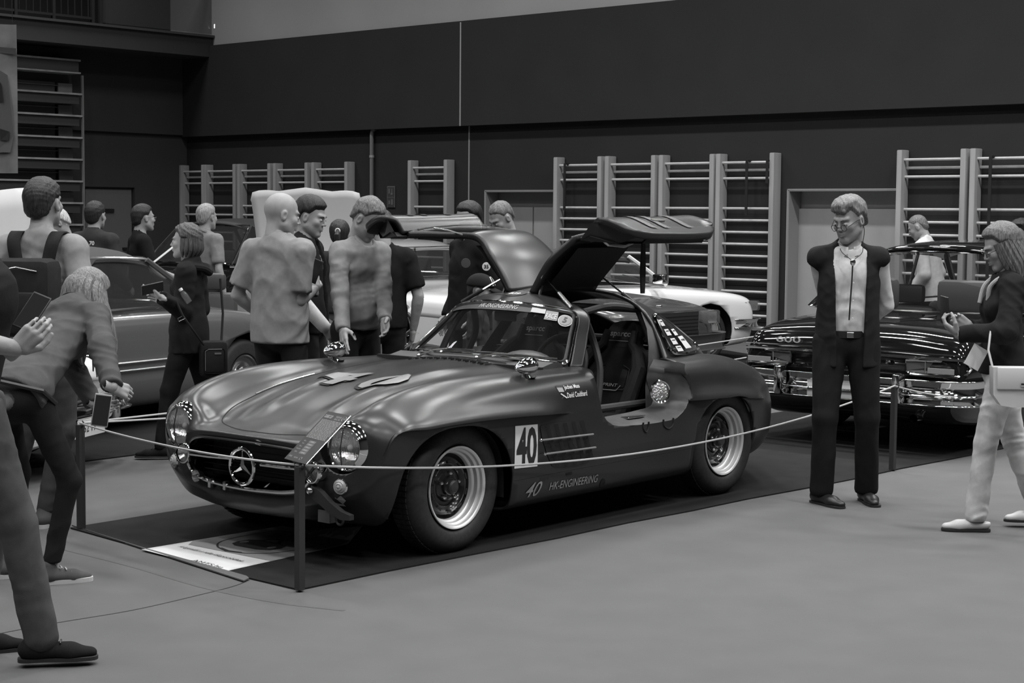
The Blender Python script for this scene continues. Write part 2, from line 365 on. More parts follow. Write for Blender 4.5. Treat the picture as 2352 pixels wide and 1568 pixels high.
# pipe and sign
r = empty('wall_pipe', hall(-4.02, .06, 0), WA, 'thin vertical pipe with a bend on the dark back wall', 'pipe')
MB().tube([(0, 0, 0), (0, 0, 2.96), (.02, .0, 3.02), (.07, 0, 3.04), (.09, 0, 3.04)], .032, 10).build('pipe', mat('pipe paint', .2, .45), r, smooth=True)
for z in (2.6, 1.4): MB().tube([(0, 0, z-.02), (0, 0, z+.02)], .04, 10).build('clamp', M_TRIM, r, smooth=True)
r = empty('wall_sign', hall(-3.61, .01, 1.95), WA, 'small pictogram sign with two pictures on the back wall right of the pipe', 'sign')
M_SIGN = mat('sign print', .13, .6); M_SIGD = mat('sign dark print', .05, .6)
MB().box((-.09, -.01, -.17), (.09, 0, .17)).build('board', M_SIGN, r)
for z in (-.16, .005): MB().box((-.078, -.014, z), (.078, -.010, z+.15)).build('picture_field', M_SIGD, r)
for a, b in (((-.05, -.017, .05), (-.02, -.014, .13)), ((.0, -.017, .03), (.045, -.014, .06)), ((.02, -.017, .06), (.035, -.014, .13)), ((-.05, -.017, -.12), (-.015, -.014, -.06)), ((.01, -.017, -.13), (.05, -.014, -.04))): MB().box(a, b).build('pictogram', M_SIGN, r)
# ================================================================== the satin dark grey sports coupe with raised doors
M_SATIN = mat('satin grey paint', 0.031, 0.29, 0.35, spec=0.6)
M_SEAM = mat('panel gap', 0.006, 0.8); M_UNDER = mat('underbody', 0.012, 0.8); M_PROW = mat('bare door frame paint', 0.11, 0.42, .3, noise=.2, nscale=12)
GX, GY, GTH = -0.85871, 8.80636, 4.01245
GULL = empty('sports_coupe', (GX, GY, 0), GTH, 'satin dark grey vintage gullwing race coupe with both doors raised and number 40', 'car')
def lerp(a, b, t): return a+(b-a)*t
def sstep(a, b, x):
    t = min(max((x-a)/(b-a), 0), 1); return t*t*(3-2*t)
def brow_w(x):   # protrusion of the brow over the wheels
    f = .050*sstep(-.86, -.55, x)*(1-sstep(.30, .60, x)); r = .050*sstep(-2.84, -2.66, x)*(1-sstep(-2.06, -1.86, x)); return max(f, r)
def brow_z(x):
    if x > -1.3: return float(np.interp(x, [-.95, -.83, -.4, 0, .3, .6], [.635, .645, .668, .675, .668, .645]))
    return float(np.interp(x, [-3.0, -2.82, -2.5, -2.2, -1.88, -1.7], [.545, .555, .600, .622, .622, .62]))
# columns: A centre, B, C valley, D, E crown, F, G shoulder, H brow, H2 below brow, I, J, K sill, L, M underside
def ring_front(): 
    r0 = [(.712,0,.562),(.705,.22,.560),(.690,.38,.548),(.680,.445,.52),(.676,.465,.485),(.676,.468,.455),(.678,.455,.42),(.682,.43,.39),(.684,.41,.375),(.690,.37,.36),(.700,.28,.345),(.708,.18,.34),(.714,.09,.337),(.716,0,.336)]
    r1 = [(.722,0,.592),(.713,.22,.590),(.690,.40,.580),(.672,.50,.565),(.655,.56,.52),(.650,.60,.47),(.655,.59,.42),(.665,.56,.37),(.668,.545,.355),(.68,.49,.325),(.700,.37,.30),(.715,.24,.285),(.724,.12,.278),(.727,0,.275)]
    r2 = [(.672,0,.602),(.655,.22,.600),(.612,.40,.612),(.600,.50,.665),(.600,.62,.694),(.585,.73,.655),(.57,.782,.585),(.575,.79,.50),(.575,.788,.485),(.59,.76,.41),(.62,.66,.33),(.655,.47,.265),(.69,.25,.225),(.70,0,.215)]
    return [r0, r1, r2]
def station(x, A, B, C, D, E, ye, F, G, yh, I=(.84,.48), J=(.835,.33), K=(.80,.19), zb=.17):
    zh = brow_z(x)
    return [(x,0,A),(x,.22,B),(x,.42,C),(x,.52,D),(x,ye,E),(x,F[0],F[1]),(x,G[0],G[1]),(x,yh,zh),(x,yh+.002,zh-.014),(x,I[0],I[1]),(x,J[0],J[1]),(x,K[0],K[1]),(x,.5,zb),(x,0,zb)]
K = ring_front()
K += [station(.50, .632,.627,.632,.690,.762,.635,(.745,.728),(.812,.672),.832,(.822,.48),(.79,.33),(.70,.215),.19),
      station(.32, .705,.700,.690,.735,.818,.640,(.755,.782),(.828,.722),.842,(.838,.48),(.825,.33),(.78,.19)),
      station(.05, .785,.778,.762,.788,.856,.640,(.758,.820),(.832,.755),.846,(.845,.48),(.838,.33),(.79,.19)),
      station(-.30, .838,.830,.812,.822,.868,.640,(.755,.835),(.828,.765),.842,(.848,.48),(.842,.33),(.80,.19)),
      station(-.65, .868,.858,.838,.838,.862,.645,(.752,.836),(.820,.765),.838,(.848,.48),(.842,.33),(.80,.19)),
      station(-.95, .892,.880,.856,.848,.857,.655,(.752,.838),(.815,.765),.834,(.848,.48),(.842,.33),(.80,.19)),
      station(-1.30, .900,.895,.875,.862,.858,.665,(.755,.838),(.815,.765),.834,(.848,.48),(.842,.33),(.80,.19)),
      station(-1.70, .890,.885,.868,.858,.860,.672,(.762,.840),(.820,.770),.836,(.850,.48),(.842,.33),(.80,.19)),
      station(-2.00, .880,.875,.862,.855,.862,.676,(.770,.842),(.830,.775),.844,(.852,.48),(.842,.33),(.80,.19)),
      station(-2.30, .880,.872,.858,.852,.862,.672,(.772,.836),(.832,.765),.848,(.850,.48),(.838,.33),(.79,.19)),
      station(-2.60, .868,.858,.838,.828,.828,.655,(.755,.792),(.815,.715),.832,(.830,.44),(.815,.31),(.76,.20)),
      station(-2.90, .815,.805,.780,.768,.752,.625,(.715,.712),(.768,.645),.782,(.782,.42),(.765,.31),(.70,.22),.20)]
K += [[(-3.20,0,.730),(-3.19,.2,.720),(-3.17,.36,.692),(-3.15,.45,.668),(-3.13,.55,.640),(-3.11,.625,.600),(-3.10,.665,.555),(-3.10,.685,.505),(-3.10,.686,.49),(-3.10,.685,.40),(-3.10,.665,.31),(-3.12,.58,.24),(-3.15,.40,.225),(-3.18,0,.22)],
      [(-3.46,0,.628),(-3.45,.17,.615),(-3.41,.29,.590),(-3.37,.36,.565),(-3.32,.43,.535),(-3.28,.485,.50),(-3.26,.515,.465),(-3.26,.525,.43),(-3.26,.526,.42),(-3.27,.52,.36),(-3.28,.49,.30),(-3.31,.42,.26),(-3.36,.28,.245),(-3.42,0,.24)],
      [(-3.60,0,.525),(-3.59,.12,.515),(-3.57,.20,.500),(-3.54,.25,.485),(-3.50,.30,.465),(-3.47,.33,.44),(-3.45,.345,.415),(-3.45,.35,.395),(-3.45,.35,.39),(-3.46,.34,.35),(-3.47,.32,.315),(-3.50,.27,.285),(-3.54,.17,.275),(-3.57,0,.27)],
      [(-3.64,0,.44),(-3.64,.05,.44),(-3.635,.09,.435),(-3.63,.11,.43),(-3.62,.13,.42),(-3.615,.145,.41),(-3.61,.15,.40),(-3.61,.15,.385),(-3.61,.15,.38),(-3.61,.145,.365),(-3.61,.13,.35),(-3.62,.11,.34),(-3.63,.07,.335),(-3.64,0,.33)]]
NU, NV = 7, 7
GB = smooth_grid(K, NU, NV)            # (rows, cols, 3)
HC = 7*NV
for i in range(GB.shape[0]):
    x = GB[i, HC, 0]; w = brow_w(x)
    for j in range(GB.shape[1]):
        z = GB[i, j, 2]
        if j <= HC:
            dz = z-GB[i, HC, 2]
            if j > 4*NV: GB[i, j, 1] += w*math.exp(-(dz/.055)**2)
        elif j == HC+1: GB[i, j, 1] += w*.45
        # hood bulges and slight outward roll at the brow edge
        xx, yy = GB[i, j, 0], GB[i, j, 1]
        if j < 4*NV:
            bw = sstep(-.80, -.35, xx)*(1-sstep(.28, .56, xx)); GB[i, j, 2] += .020*bw*math.exp(-((yy-.225)/.052)**2)
_gn, _gm = GB.shape[:2]
gv = GB.reshape(-1, 3); gf = grid_faces(_gn, _gm)
gval = (gv[:, 1] > .02)
def arch_sd(x, z, cx, cz, a, b, n=2.4):
    u = abs(x-cx)/a; v = max(z-cz, 0)/b; return (u**n+v**n)**(1/n)-1 if z > cz-.0 else u-1
ARF, ARR = (.062, .30, .412, .352), (-2.345, .30, .350, .318)
def archmask(P): 
    o = np.empty(len(P))
    for k, p in enumerate(P):
        if p[1] < .52: o[k] = 1; continue
        o[k] = min(arch_sd(p[0], p[2], *ARF), arch_sd(p[0], p[2], *ARR))
    return o
# opening below the raised door (side outline x,z)
DOOR_POLY = catmull([(-1.17,.90),(-1.14,.855),(-1.09,.79),(-1.10,.66),(-1.135,.585),(-1.20,.545),(-1.40,.527),(-1.65,.522),(-1.82,.54),(-1.915,.60),(-1.945,.69),(-1.92,.75),(-1.88,.80),(-1.885,.86),(-1.90,.92)], 6)[:, :2]
DOOR_POLY = np.vstack([DOOR_POLY, [(-1.90, 1.2), (-1.17, 1.2)]])
def to_np(V): return np.array(V, float)
# left / right halves: cut arches, then the door opening
v1, f1 = clip(gv, gf, archmask(gv))
P = to_np(v1); _h = np.hypot(P[:, 1]-.615, P[:, 2]-.578)-.121; _h = np.where(P[:, 0] < .42, .2, _h); v1, f1 = clip(v1, f1, _h)
_h = poly_sd(np.stack([P[:, 0]*0, P[:, 1]*0], 1), [(9,9),(9,10),(10,10)])[:0]
P = to_np(v1); sd = poly_sd(P[:, [0, 2]], DOOR_POLY); sd = np.where(P[:, 1] < .50, .2, sd)
body_v, body_f = clip(v1, f1, sd, +1)
door_v, door_f = clip(v1, f1, sd, -1)
# open the top under the glasshouse
P = to_np(body_v); CABP = [(-.93,-1),(-.90,.0),(-.93,.30),(-1.06,.575),(-1.17,.63),(-1.55,.67),(-1.90,.67),(-2.05,.62),(-2.55,.40),(-2.62,0),(-2.62,-1)]
cs = poly_sd(P[:, :2], CABP); cs = np.where(P[:, 2] < .5, .3, cs)
body_v, body_f = clip(body_v, body_f, cs, +1)
def mirror(V, F): return [(v[0], -v[1], v[2]) for v in V], [tuple(reversed(f)) for f in F]
def both(V, F):
    V2, F2 = mirror(V, F); n = len(V); return list(V)+V2, list(F)+[tuple(i+n for i in f) for f in F2]
bv, bf = both(body_v, body_f)
body = obj('body', bv, bf, M_SATIN, GULL)
_bm = bmesh.new(); _bm.from_mesh(body.data); bmesh.ops.remove_doubles(_bm, verts=_bm.verts, dist=.0004); bmesh.ops.recalc_face_normals(_bm, faces=_bm.faces); _bm.to_mesh(body.data); _bm.free()
body.data.set_sharp_from_angle(angle=math.radians(50)); solid(body, .012)
BVH = BVHTree.FromPolygons([Vector(v) for v in bv], bf)
def on_side(x, z, side=1, lift=.003):
    h = BVH.ray_cast(Vector((x, 2.0*side, z)), Vector((0, -side, 0)))
    return (h[0]+h[1]*(lift if h[1].y*side > 0 else -lift)) if h[0] else Vector((x, .85*side, z))
def on_top(x, y, lift=.003):
    h = BVH.ray_cast(Vector((x, y, 2.0)), Vector((0, 0, -1)))
    return (h[0]+h[1]*(lift if h[1].z > 0 else -lift)) if h[0] else Vector((x, y, .85))
def subdivide(V, F, L):
    bm = bmesh.new(); vs = [bm.verts.new(v) for v in V]
    for f in F:
        try: bm.faces.new([vs[i] for i in f])
        except Exception: pass
    for _ in range(5):
        e = [e for e in bm.edges if e.calc_length() > L]
        if not e: break
        bmesh.ops.subdivide_edges(bm, edges=e, cuts=1)
        bmesh.ops.triangulate(bm, faces=[f for f in bm.faces if len(f.verts) > 4])
    bm.verts.index_update(); V = [tuple(v.co) for v in bm.verts]; F = [tuple(v.index for v in f.verts) for f in bm.faces]; bm.free(); return V, F
def decal(name, V, F, m, fn, parent=None, L=.03, **k):
    V, F = subdivide(V, F, L); return obj(name, [fn(v) for v in V], F, m, parent or GULL, smooth=False, **k)
def side_decal(name, poly, m, lift=.003, **k):     # poly in (x,z), drawn on the left flank
    return decal(name, [(x, 0, z) for x, z in poly], [tuple(range(len(poly)))], m, lambda v: on_side(v[0], v[2], 1, lift), **k)
def side_text(name, txt, cx, cz, h, w, m, shear=0, bold=0, rot=0, lift=.004, **k):
    V, F = text_mesh(txt, 1.0, shear, bold); c = (V.max(0)+V.min(0))/2; W_ = V[:, 0].max()-V[:, 0].min(); H_ = V[:, 1].max()-V[:, 1].min()
    Q = []
    for x, y in V:
        a, b = (x-c[0])*w/W_, (y-c[1])*h/H_; Q.append((cx-(a*math.cos(rot)-b*math.sin(rot)), 0, cz+a*math.sin(rot)+b*math.cos(rot)))
    return decal(name, Q, F, m, lambda v: on_side(v[0], v[2], 1, lift), L=.05, **k)
def top_text(name, txt, cx, cy, h, w, m, ang, shear=0, bold=0, lift=.004, **k):
    V, F = text_mesh(txt, 1.0, shear, bold); c = (V.max(0)+V.min(0))/2; W_ = V[:, 0].max()-V[:, 0].min(); H_ = V[:, 1].max()-V[:, 1].min(); Q = []
    for x, y in V:
        a, b = (x-c[0])*w/W_, (y-c[1])*h/H_; Q.append((cx+a*math.cos(ang)-b*math.sin(ang), cy+a*math.sin(ang)+b*math.cos(ang), 0))
    return decal(name, Q, F, m, lambda v: on_top(v[0], v[1], lift), **k)
def seam(pts, fn, r=.003, n=6, name='panel_gap', m=None):
    q = [fn(*p) for p in catmull(pts, n)]; return MB().tube(q, r, 5).build(name, m or M_SEAM, GULL, smooth=True)
# hood seam and lower panel seam
hs = [(-.80,.50),(-.4,.47),(0,.455),(.28,.455),(.44,.44),(.53,.385),(.60,.25),(.64,.10),(.648,0)]
hs = hs+[(a, -b) for a, b in hs[::-1][1:]]
seam(hs, lambda x, y: on_top(x, y, -.0005), .0035)
seam([(-.36,.335),(-.8,.338),(-1.4,.340),(-1.98,.34)], lambda x, z: on_side(x, z, 1, -.001), .002)
# bright tube painting the highlight along the far hood seam edge
seam([(.23,-.465),(.0,-.468),(-.20,-.474)], lambda x, y: on_top(x, y, .001), .0035, name='seam_highlight', m=CHROME2)
# wheel wells, floor pan and cabin tub (dark inner structure)
for s in (1, -1):
    for cx, cz, a, b in (ARF, ARR):
        mb = MB(); prof = []
        for k in range(25):
            t = PI*k/24; c_, s_ = math.cos(t), math.sin(t); e = 2/2.4
            prof.append((cx+a*1.03*math.copysign(abs(c_)**e, c_), cz+b*1.03*abs(s_)**e))
        prof = [(cx+a*1.03, .19)]+prof+[(cx-a*1.03, .19)]
        prof = [(x, max(z, .24)) for x, z in prof]; mb.sheet([[(x, s*.77, z) for x, z in prof], [(x, s*.45, z) for x, z in prof]])
        n = len(mb.v); mb.add([(x, s*.45, z) for x, z in prof], [tuple(range(len(prof)))])
        mb.build('wheel_well', M_UNDER, GULL, smooth=True)
MB().box((-3.0, -.50, .195), (.50, .50, .21)).build('floor_pan', M_UNDER, GULL)
MB().box((-.86, -.62, .2), (-.84, .62, .87)).build('firewall', INTER, GULL)
MB().box((-2.12, -.66, .2), (-2.10, .66, .88)).build('rear_bulkhead', INTER, GULL)
# ---- glasshouse
GK = np.array([
 [(-1.22,0,1.19),(-1.228,.10,1.188),(-1.29,.34,1.170),(-1.362,.452,1.135),(-1.245,.535,1.00),(-1.10,.615,.855)],
 [(-1.39,0,1.236),(-1.40,.06,1.236),(-1.40,.30,1.208),(-1.43,.485,1.132),(-1.315,.572,.998),(-1.165,.655,.850)],
 [(-1.66,0,1.262),(-1.66,.06,1.261),(-1.64,.30,1.234),(-1.60,.505,1.135),(-1.58,.602,.998),(-1.55,.695,.850)],
 [(-2.00,0,1.245),(-2.00,.06,1.244),(-1.99,.30,1.212),(-1.96,.495,1.125),(-1.95,.598,.992),(-1.90,.695,.850)],
 [(-2.18,0,1.205),(-2.18,.07,1.204),(-2.16,.30,1.172),(-2.15,.462,1.085),(-2.17,.572,.968),(-2.18,.672,.858)],
 [(-2.40,0,1.130),(-2.40,.07,1.128),(-2.40,.28,1.090),(-2.40,.405,1.018),(-2.41,.500,.935),(-2.42,.600,.850)],
 [(-2.70,0,1.000),(-2.70,.06,.999),(-2.69,.22,.970),(-2.68,.345,.912),(-2.67,.42,.855),(-2.66,.49,.80)],
 [(-3.00,0,.835),(-3.00,.06,.834),(-2.98,.18,.813),(-2.96,.28,.775),(-2.94,.33,.74),(-2.92,.37,.70)]])
GN = 8
gg = smooth_grid(GK, GN, GN); gr, gc = gg.shape[:2]; ggv = gg.reshape(-1, 3)
fr_f, dr_f = [], []
for i in range(gr-1):
    for j in range(gc-1):
        q = (i*gc+j, i*gc+j+1, (i+1)*gc+j+1, (i+1)*gc+j)
        (dr_f if (GN <= i < 3*GN and j >= GN) else fr_f).append(q)
QW = [(-2.02,1.085),(-2.06,1.098),(-2.20,1.04),(-2.36,.935),(-2.40,.90),(-2.375,.878),(-2.02,.874),(-1.985,.89),(-2.0,1.06)]   # quarter window, x z
RW = [(-2.24,-.001),(-2.24,.27),(-2.27,.30),(-2.62,.215),(-2.65,.18),(-2.66,-.001)]                                             # rear window, x y
_sd = poly_sd(ggv[:, [0, 2]], QW); _sd = np.where(ggv[:, 1] < .40, .2, _sd); v2, f2 = clip(ggv, fr_f, _sd)
P = to_np(v2); _sd = poly_sd(P[:, :2], [(a, b-.05 if b < 0 else b) for a, b in RW]); _sd = np.where(P[:, 2] < .85, .3, _sd); v2, f2 = clip(v2, f2, _sd)
v3, f3 = both(v2, f2)
roof = obj('roof', v3, f3, M_SATIN, GULL)
_bm = bmesh.new(); _bm.from_mesh(roof.data); bmesh.ops.remove_doubles(_bm, verts=_bm.verts, dist=.0004); bmesh.ops.recalc_face_normals(_bm, faces=_bm.faces); _bm.to_mesh(roof.data); _bm.free()
solid(roof, .018)
BVR = BVHTree.FromPolygons([Vector(v) for v in v3], f3)
def on_roof(x, y, lift=.003):
    h = BVR.ray_cast(Vector((x, y, 2.0)), Vector((0, 0, -1))); return (h[0]+Vector((0, 0, lift))) if h[0] else Vector((x, y, 1.22))
def ggy(x, z):   # outer surface of the glasshouse side at x,z
    h = BVR2.ray_cast(Vector((x, 2, z)), Vector((0, -1, 0))); return h[0] if h[0] else Vector((x, .6, z))
BVR2 = BVHTree.FromPolygons([Vector(v) for v in ggv], grid_faces(gr, gc))
# quarter windows
M_STK = mat('paper sticker', .50, .6)
for s in (1, -1):
    fr = [ggy(x, z) for x, z in catmull(QW, 4, True)]; fr = [Vector((p.x, (p.y+.018)*s, p.z+.010)) for p in fr]
    g = obj('quarter_window', fr, [tuple(range(len(fr)))], DGLASS, GULL, smooth=False)
    MB().tube(fr, .010, 6, closed=True).build('chrome_frame', CHROME, g, smooth=True)
for (x, z, w, h) in ((-2.045,1.045,.055,.036),(-2.052,.990,.06,.036),(-2.062,.938,.06,.034),(-2.075,.896,.065,.030),(-2.155,.985,.06,.036),(-2.20,.925,.095,.068)):
    mb = MB(); n = Vector((0, .021, .012)); q = [ggy(x+a*w/2, z+b*h/2)+n for a, b in ((-1,-1),(1,-1),(1,1),(-1,1))]
    mb.add(q, [(0,1,2,3)]); st = mb.build('sticker', M_STK, GULL)
    mb = MB(); mb.add([q[0].lerp(q[1], a).lerp(q[3].lerp(q[2], a), b)+Vector((0, .001, .001)) for a, b in ((.15,.6),(.8,.6),(.8,.75),(.15,.75))], [(0,1,2,3)])
    mb.build('print_line', BLACK, st)
rw = []
for x, y in [(a, b) for a, b in RW if b > 0]+[(a, -b) for a, b in RW[::-1] if b > 0]:
    h = BVR2.ray_cast(Vector((x, abs(y), 2)), Vector((0, 0, -1))); rw.append(Vector((x, y, h[0].z)))
def rwp(x, y):
    h = BVR2.ray_cast(Vector((x, max(abs(y), .001), 2)), Vector((0, 0, -1))); return (x, y, h[0].z if h[0] else 1)
MB().sheet([[rwp(lerp(-2.22, -2.67, i/8), (j/8*2-1)*lerp(.30, .21, i/8)) for j in range(9)] for i in range(9)]).build('rear_window', GLASS, GULL, smooth=True)
# ---- windscreen
col_pts = catmull(GK[0], 10)      # half outline from roof centre to cowl corner
nA = 30                            # index of the upper corner
side_c = col_pts[nA:][::-1]        # bottom -> top along the A pillar
def wsp(u, v):
    k = v*(len(side_c)-1); i = min(int(k), len(side_c)-2); e = lerp(side_c[i], side_c[i+1], k-i)
    cen = np.array([lerp(-.895, -1.222, v), 0, lerp(.893, 1.192, v)]); a = abs(u)
    if v > .92:
        t = (v-.92)/.08; kk = a*nA; ii = min(int(kk), nA-1); top = lerp(col_pts[ii], col_pts[ii+1], kk-ii)
    b = a**2.0
    p = np.array([lerp(cen[0], e[0], b), e[1]*a, lerp(cen[2], e[2], a**2.3)])
    return Vector((p[0], math.copysign(p[1], u) if u else 0, p[2]))
ws = MB().sheet([[wsp(-.985+1.97*j/24, .015+.97*i/14) for j in range(25)] for i in range(15)]).build('windscreen', GLASS, GULL, smooth=True)
NWS = Vector((.55, 0, .83)).normalized()
def edge_loop(ins):
    a, b = .985-ins, ins*1.3+.02; q = []; r = .075
    def arc(cu, cv, a0):
        for k in range(7):
            t = a0+PI/2*k/6; q.append(wsp(cu+r*.55*math.cos(t), cv+r*math.sin(t)))
    arc(a-r*.55, 1-b-r, 0); 
    for k in range(1, 12): q.append(wsp(lerp(a-r*.55, -a+r*.55, k/12), 1-b))
    arc(-a+r*.55, 1-b-r, PI/2)
    for k in range(1, 8): q.append(wsp(-a, lerp(1-b-r, b+r, k/8)))
    arc(-a+r*.55, b+r, PI)
    for k in range(1, 12): q.append(wsp(lerp(-a+r*.55, a-r*.55, k/12), b))
    arc(a-r*.55, b+r, 1.5*PI)
    for k in range(1, 8): q.append(wsp(a, lerp(b+r, 1-b-r, k/8)))
    return q
MB().tube([p+NWS*.006 for p in edge_loop(.006)], .010, 8, closed=True).build('chrome_frame', CHROME, ws, smooth=True)
MB().tube([p+NWS*.001 for p in edge_loop(.03)], .011, 6, closed=True).build('rubber_seal', BLACK, ws, smooth=True)
M_BAND = mat('screen sun band', .055, .5); M_STAMP = mat('race sticker', .30, .6)
def ws_patch(name, pts, m, lift=.006, L=.05, **k):
    V, F = subdivide([(u, v, 0) for u, v in pts], [tuple(range(len(pts)))], L)
    return obj(name, [wsp(v[0], v[1])+NWS*lift for v in V], F, m, ws, smooth=False, **k)
def ws_text(name, txt, u, v, w, h, m, lift=.009, shear=0, bold=0):
    V, F = text_mesh(txt, 1.0, shear, bold); c = (V.max(0)+V.min(0))/2; W_ = V[:, 0].max()-V[:, 0].min(); H_ = V[:, 1].max()-V[:, 1].min()
    return obj(name, [wsp(u+(x-c[0])*w/W_, v+(y-c[1])*h/H_)+NWS*lift for x, y in V], F, m, ws, smooth=False)
ws_patch('sun_band', [(-.95,.83),(.5,.83),(.52,.945),(-.95,.945)], M_BAND)
ws_text('band_lettering', 'HK-ENGINEERING', .03, .893, .60, .075, mat('band lettering', .42, .5), shear=.2)
ws_patch('sticker', [(.50,.835),(.665,.835),(.665,.925),(.50,.925)], M_STK, .008)
rs = ws_patch('sticker', [(.672,.735),(.805,.735),(.805,.90),(.672,.90)], M_STAMP, .009)
ws_text('sticker_lettering', 'RACE', .738, .80, .118, .09, WHITE, .012, shear=.1, bold=.01)
ws_patch('round_sticker', [(.885+.072*math.cos(a), .765+.105*math.sin(a)) for a in np.linspace(0, 2*PI, 25)[:-1]], M_STK, .010)
ws_patch('round_sticker_field', [(.885+.060*math.cos(a), .765+.088*math.sin(a)) for a in np.linspace(0, 2*PI, 25)[:-1]], M_STAMP, .013)
ws_text('sticker_lettering', '5', .885, .765, .045, .095, M_BAND, .016, shear=.2, bold=.02)
for u in (-.90, -.87): ws_patch('small_sticker', [(u, .08), (u+.022, .08), (u+.022, .14), (u, .14)], M_STK, .006)
# rear view mirror behind the glass
MB().box((-1.27, -.07, 1.075), (-1.25, .09, 1.13), bev=.008).build('rear_view_mirror', BLACK, GULL, smooth=True)
# wipers and cowl vent
for y0, y1, dy in ((-.28, .02, 0), (.16, .50, 0)):
    a = on_top(-.86, y0-.02, .012); b = wsp((y0+y1)/2/.60, .06)+NWS*.02
    w = MB().tube([a, a.lerp(b, .5)+Vector((0, 0, .012)), b], [.007, .006, .004], 6).build('wiper', CHROME2, GULL, smooth=True)
    MB().tube([wsp(lerp(y0-.08, y1+.06, t)/.62, .05+.03*t)+NWS*.016 for t in (0, .25, .5, .75, 1)], .0045, 6).build('wiper_blade', CHROME2, w, smooth=True)
    MB().ball(a, .014, 10, 6).build('wiper_pivot', CHROME2, w, smooth=True)
for k in range(22):
    y = lerp(-.30, .27, k/21); p = on_top(-.80, y, .004)
    MB().box((-.835, y-.004, p.z-.01), (-.775, y+.006, p.z+.006)).build('cowl_vent_fin', CHROME2 if k % 2 else M_SATIN, GULL)
# roof number
decal('roof_sticker', [(-1.37+.058*math.cos(a), -.0+.07*math.sin(a), 0) for a in np.linspace(0, 2*PI, 25)[:-1]], [tuple(range(24))], BLACK, lambda v: on_roof(v[0], v[1], .003), L=.03)
_V, _F = text_mesh('B39', 1.0, .15, .02); _c = (_V.max(0)+_V.min(0))/2
decal('roof_number', [(-1.355-(y-_c[1])*.045, (x-_c[0])*.050, 0) for x, y in _V], _F, WHITE, lambda v: on_roof(v[0], v[1], .005))
_V, _F = text_mesh('VÖMA', 1.0, .15, .0); _c = (_V.max(0)+_V.min(0))/2
decal('roof_number', [(-1.405-(y-_c[1])*.014, (x-_c[0])*.016, 0) for x, y in _V], _F, PRINTG, lambda v: on_roof(v[0], v[1], .005))
# ---- doors: skin cut from the same surfaces, swung up about the roof hinge
HINGE = (.06, 1.25); OPEN = math.radians(61.5)
dv, df = list(map(tuple, ggv)), dr_f
_sd = poly_sd(ggv[:, [0, 2]], [(-1.42,1.105),(-1.86,1.105),(-1.885,1.08),(-1.90,.91),(-1.88,.885),(-1.27,.885),(-1.25,.90)])
_sd = np.where(ggv[:, 1] < .44, .2, _sd); dvv, dff = clip(dv, df, _sd); wv, wf = clip(dv, df, _sd, -1)
P = to_np(door_v); _zz = P[:, 2]; dv2, df2 = clip(door_v, door_f, np.where(P[:, 1] > .64, .858-np.maximum(_zz, .0)+0.02*0, -1.0)+.03*(P[:, 1] > .70))
def swing(V, s, extra=0.0):
    a = OPEN; out = []
    for x, y, z in V:
        yy, zz = y-HINGE[0], z-HINGE[1]; out.append((x, s*(HINGE[0]+yy*math.cos(a)-zz*math.sin(a)), HINGE[1]+yy*math.sin(a)+zz*math.cos(a)))
    return out
M_LINER = mat('door inner lining', .012, .85)
def fix_normals(o, ref):
    bm = bmesh.new(); bm.from_mesh(o.data); bmesh.ops.remove_doubles(bm, verts=bm.verts, dist=.0006)
    bmesh.ops.recalc_face_normals(bm, faces=bm.faces)
    s = sum((f.normal.dot(f.calc_center_median()-ref))*f.calc_area() for f in bm.faces)
    if s < 0: bmesh.ops.reverse_faces(bm, faces=bm.faces)
    bm.to_mesh(o.data); bm.free()
used = {}
def compact(V, F):
    m = {}; nv = []; nf = []
    for f in F:
        g = []
        for i in f:
            if i not in m: m[i] = len(nv); nv.append(V[i])
            g.append(m[i])
        nf.append(tuple(g))
    return nv, nf
up_v, up_f = compact(dvv, dff); lo_v, lo_f = compact(dv2, df2); wn_v, wn_f = compact(wv, wf)
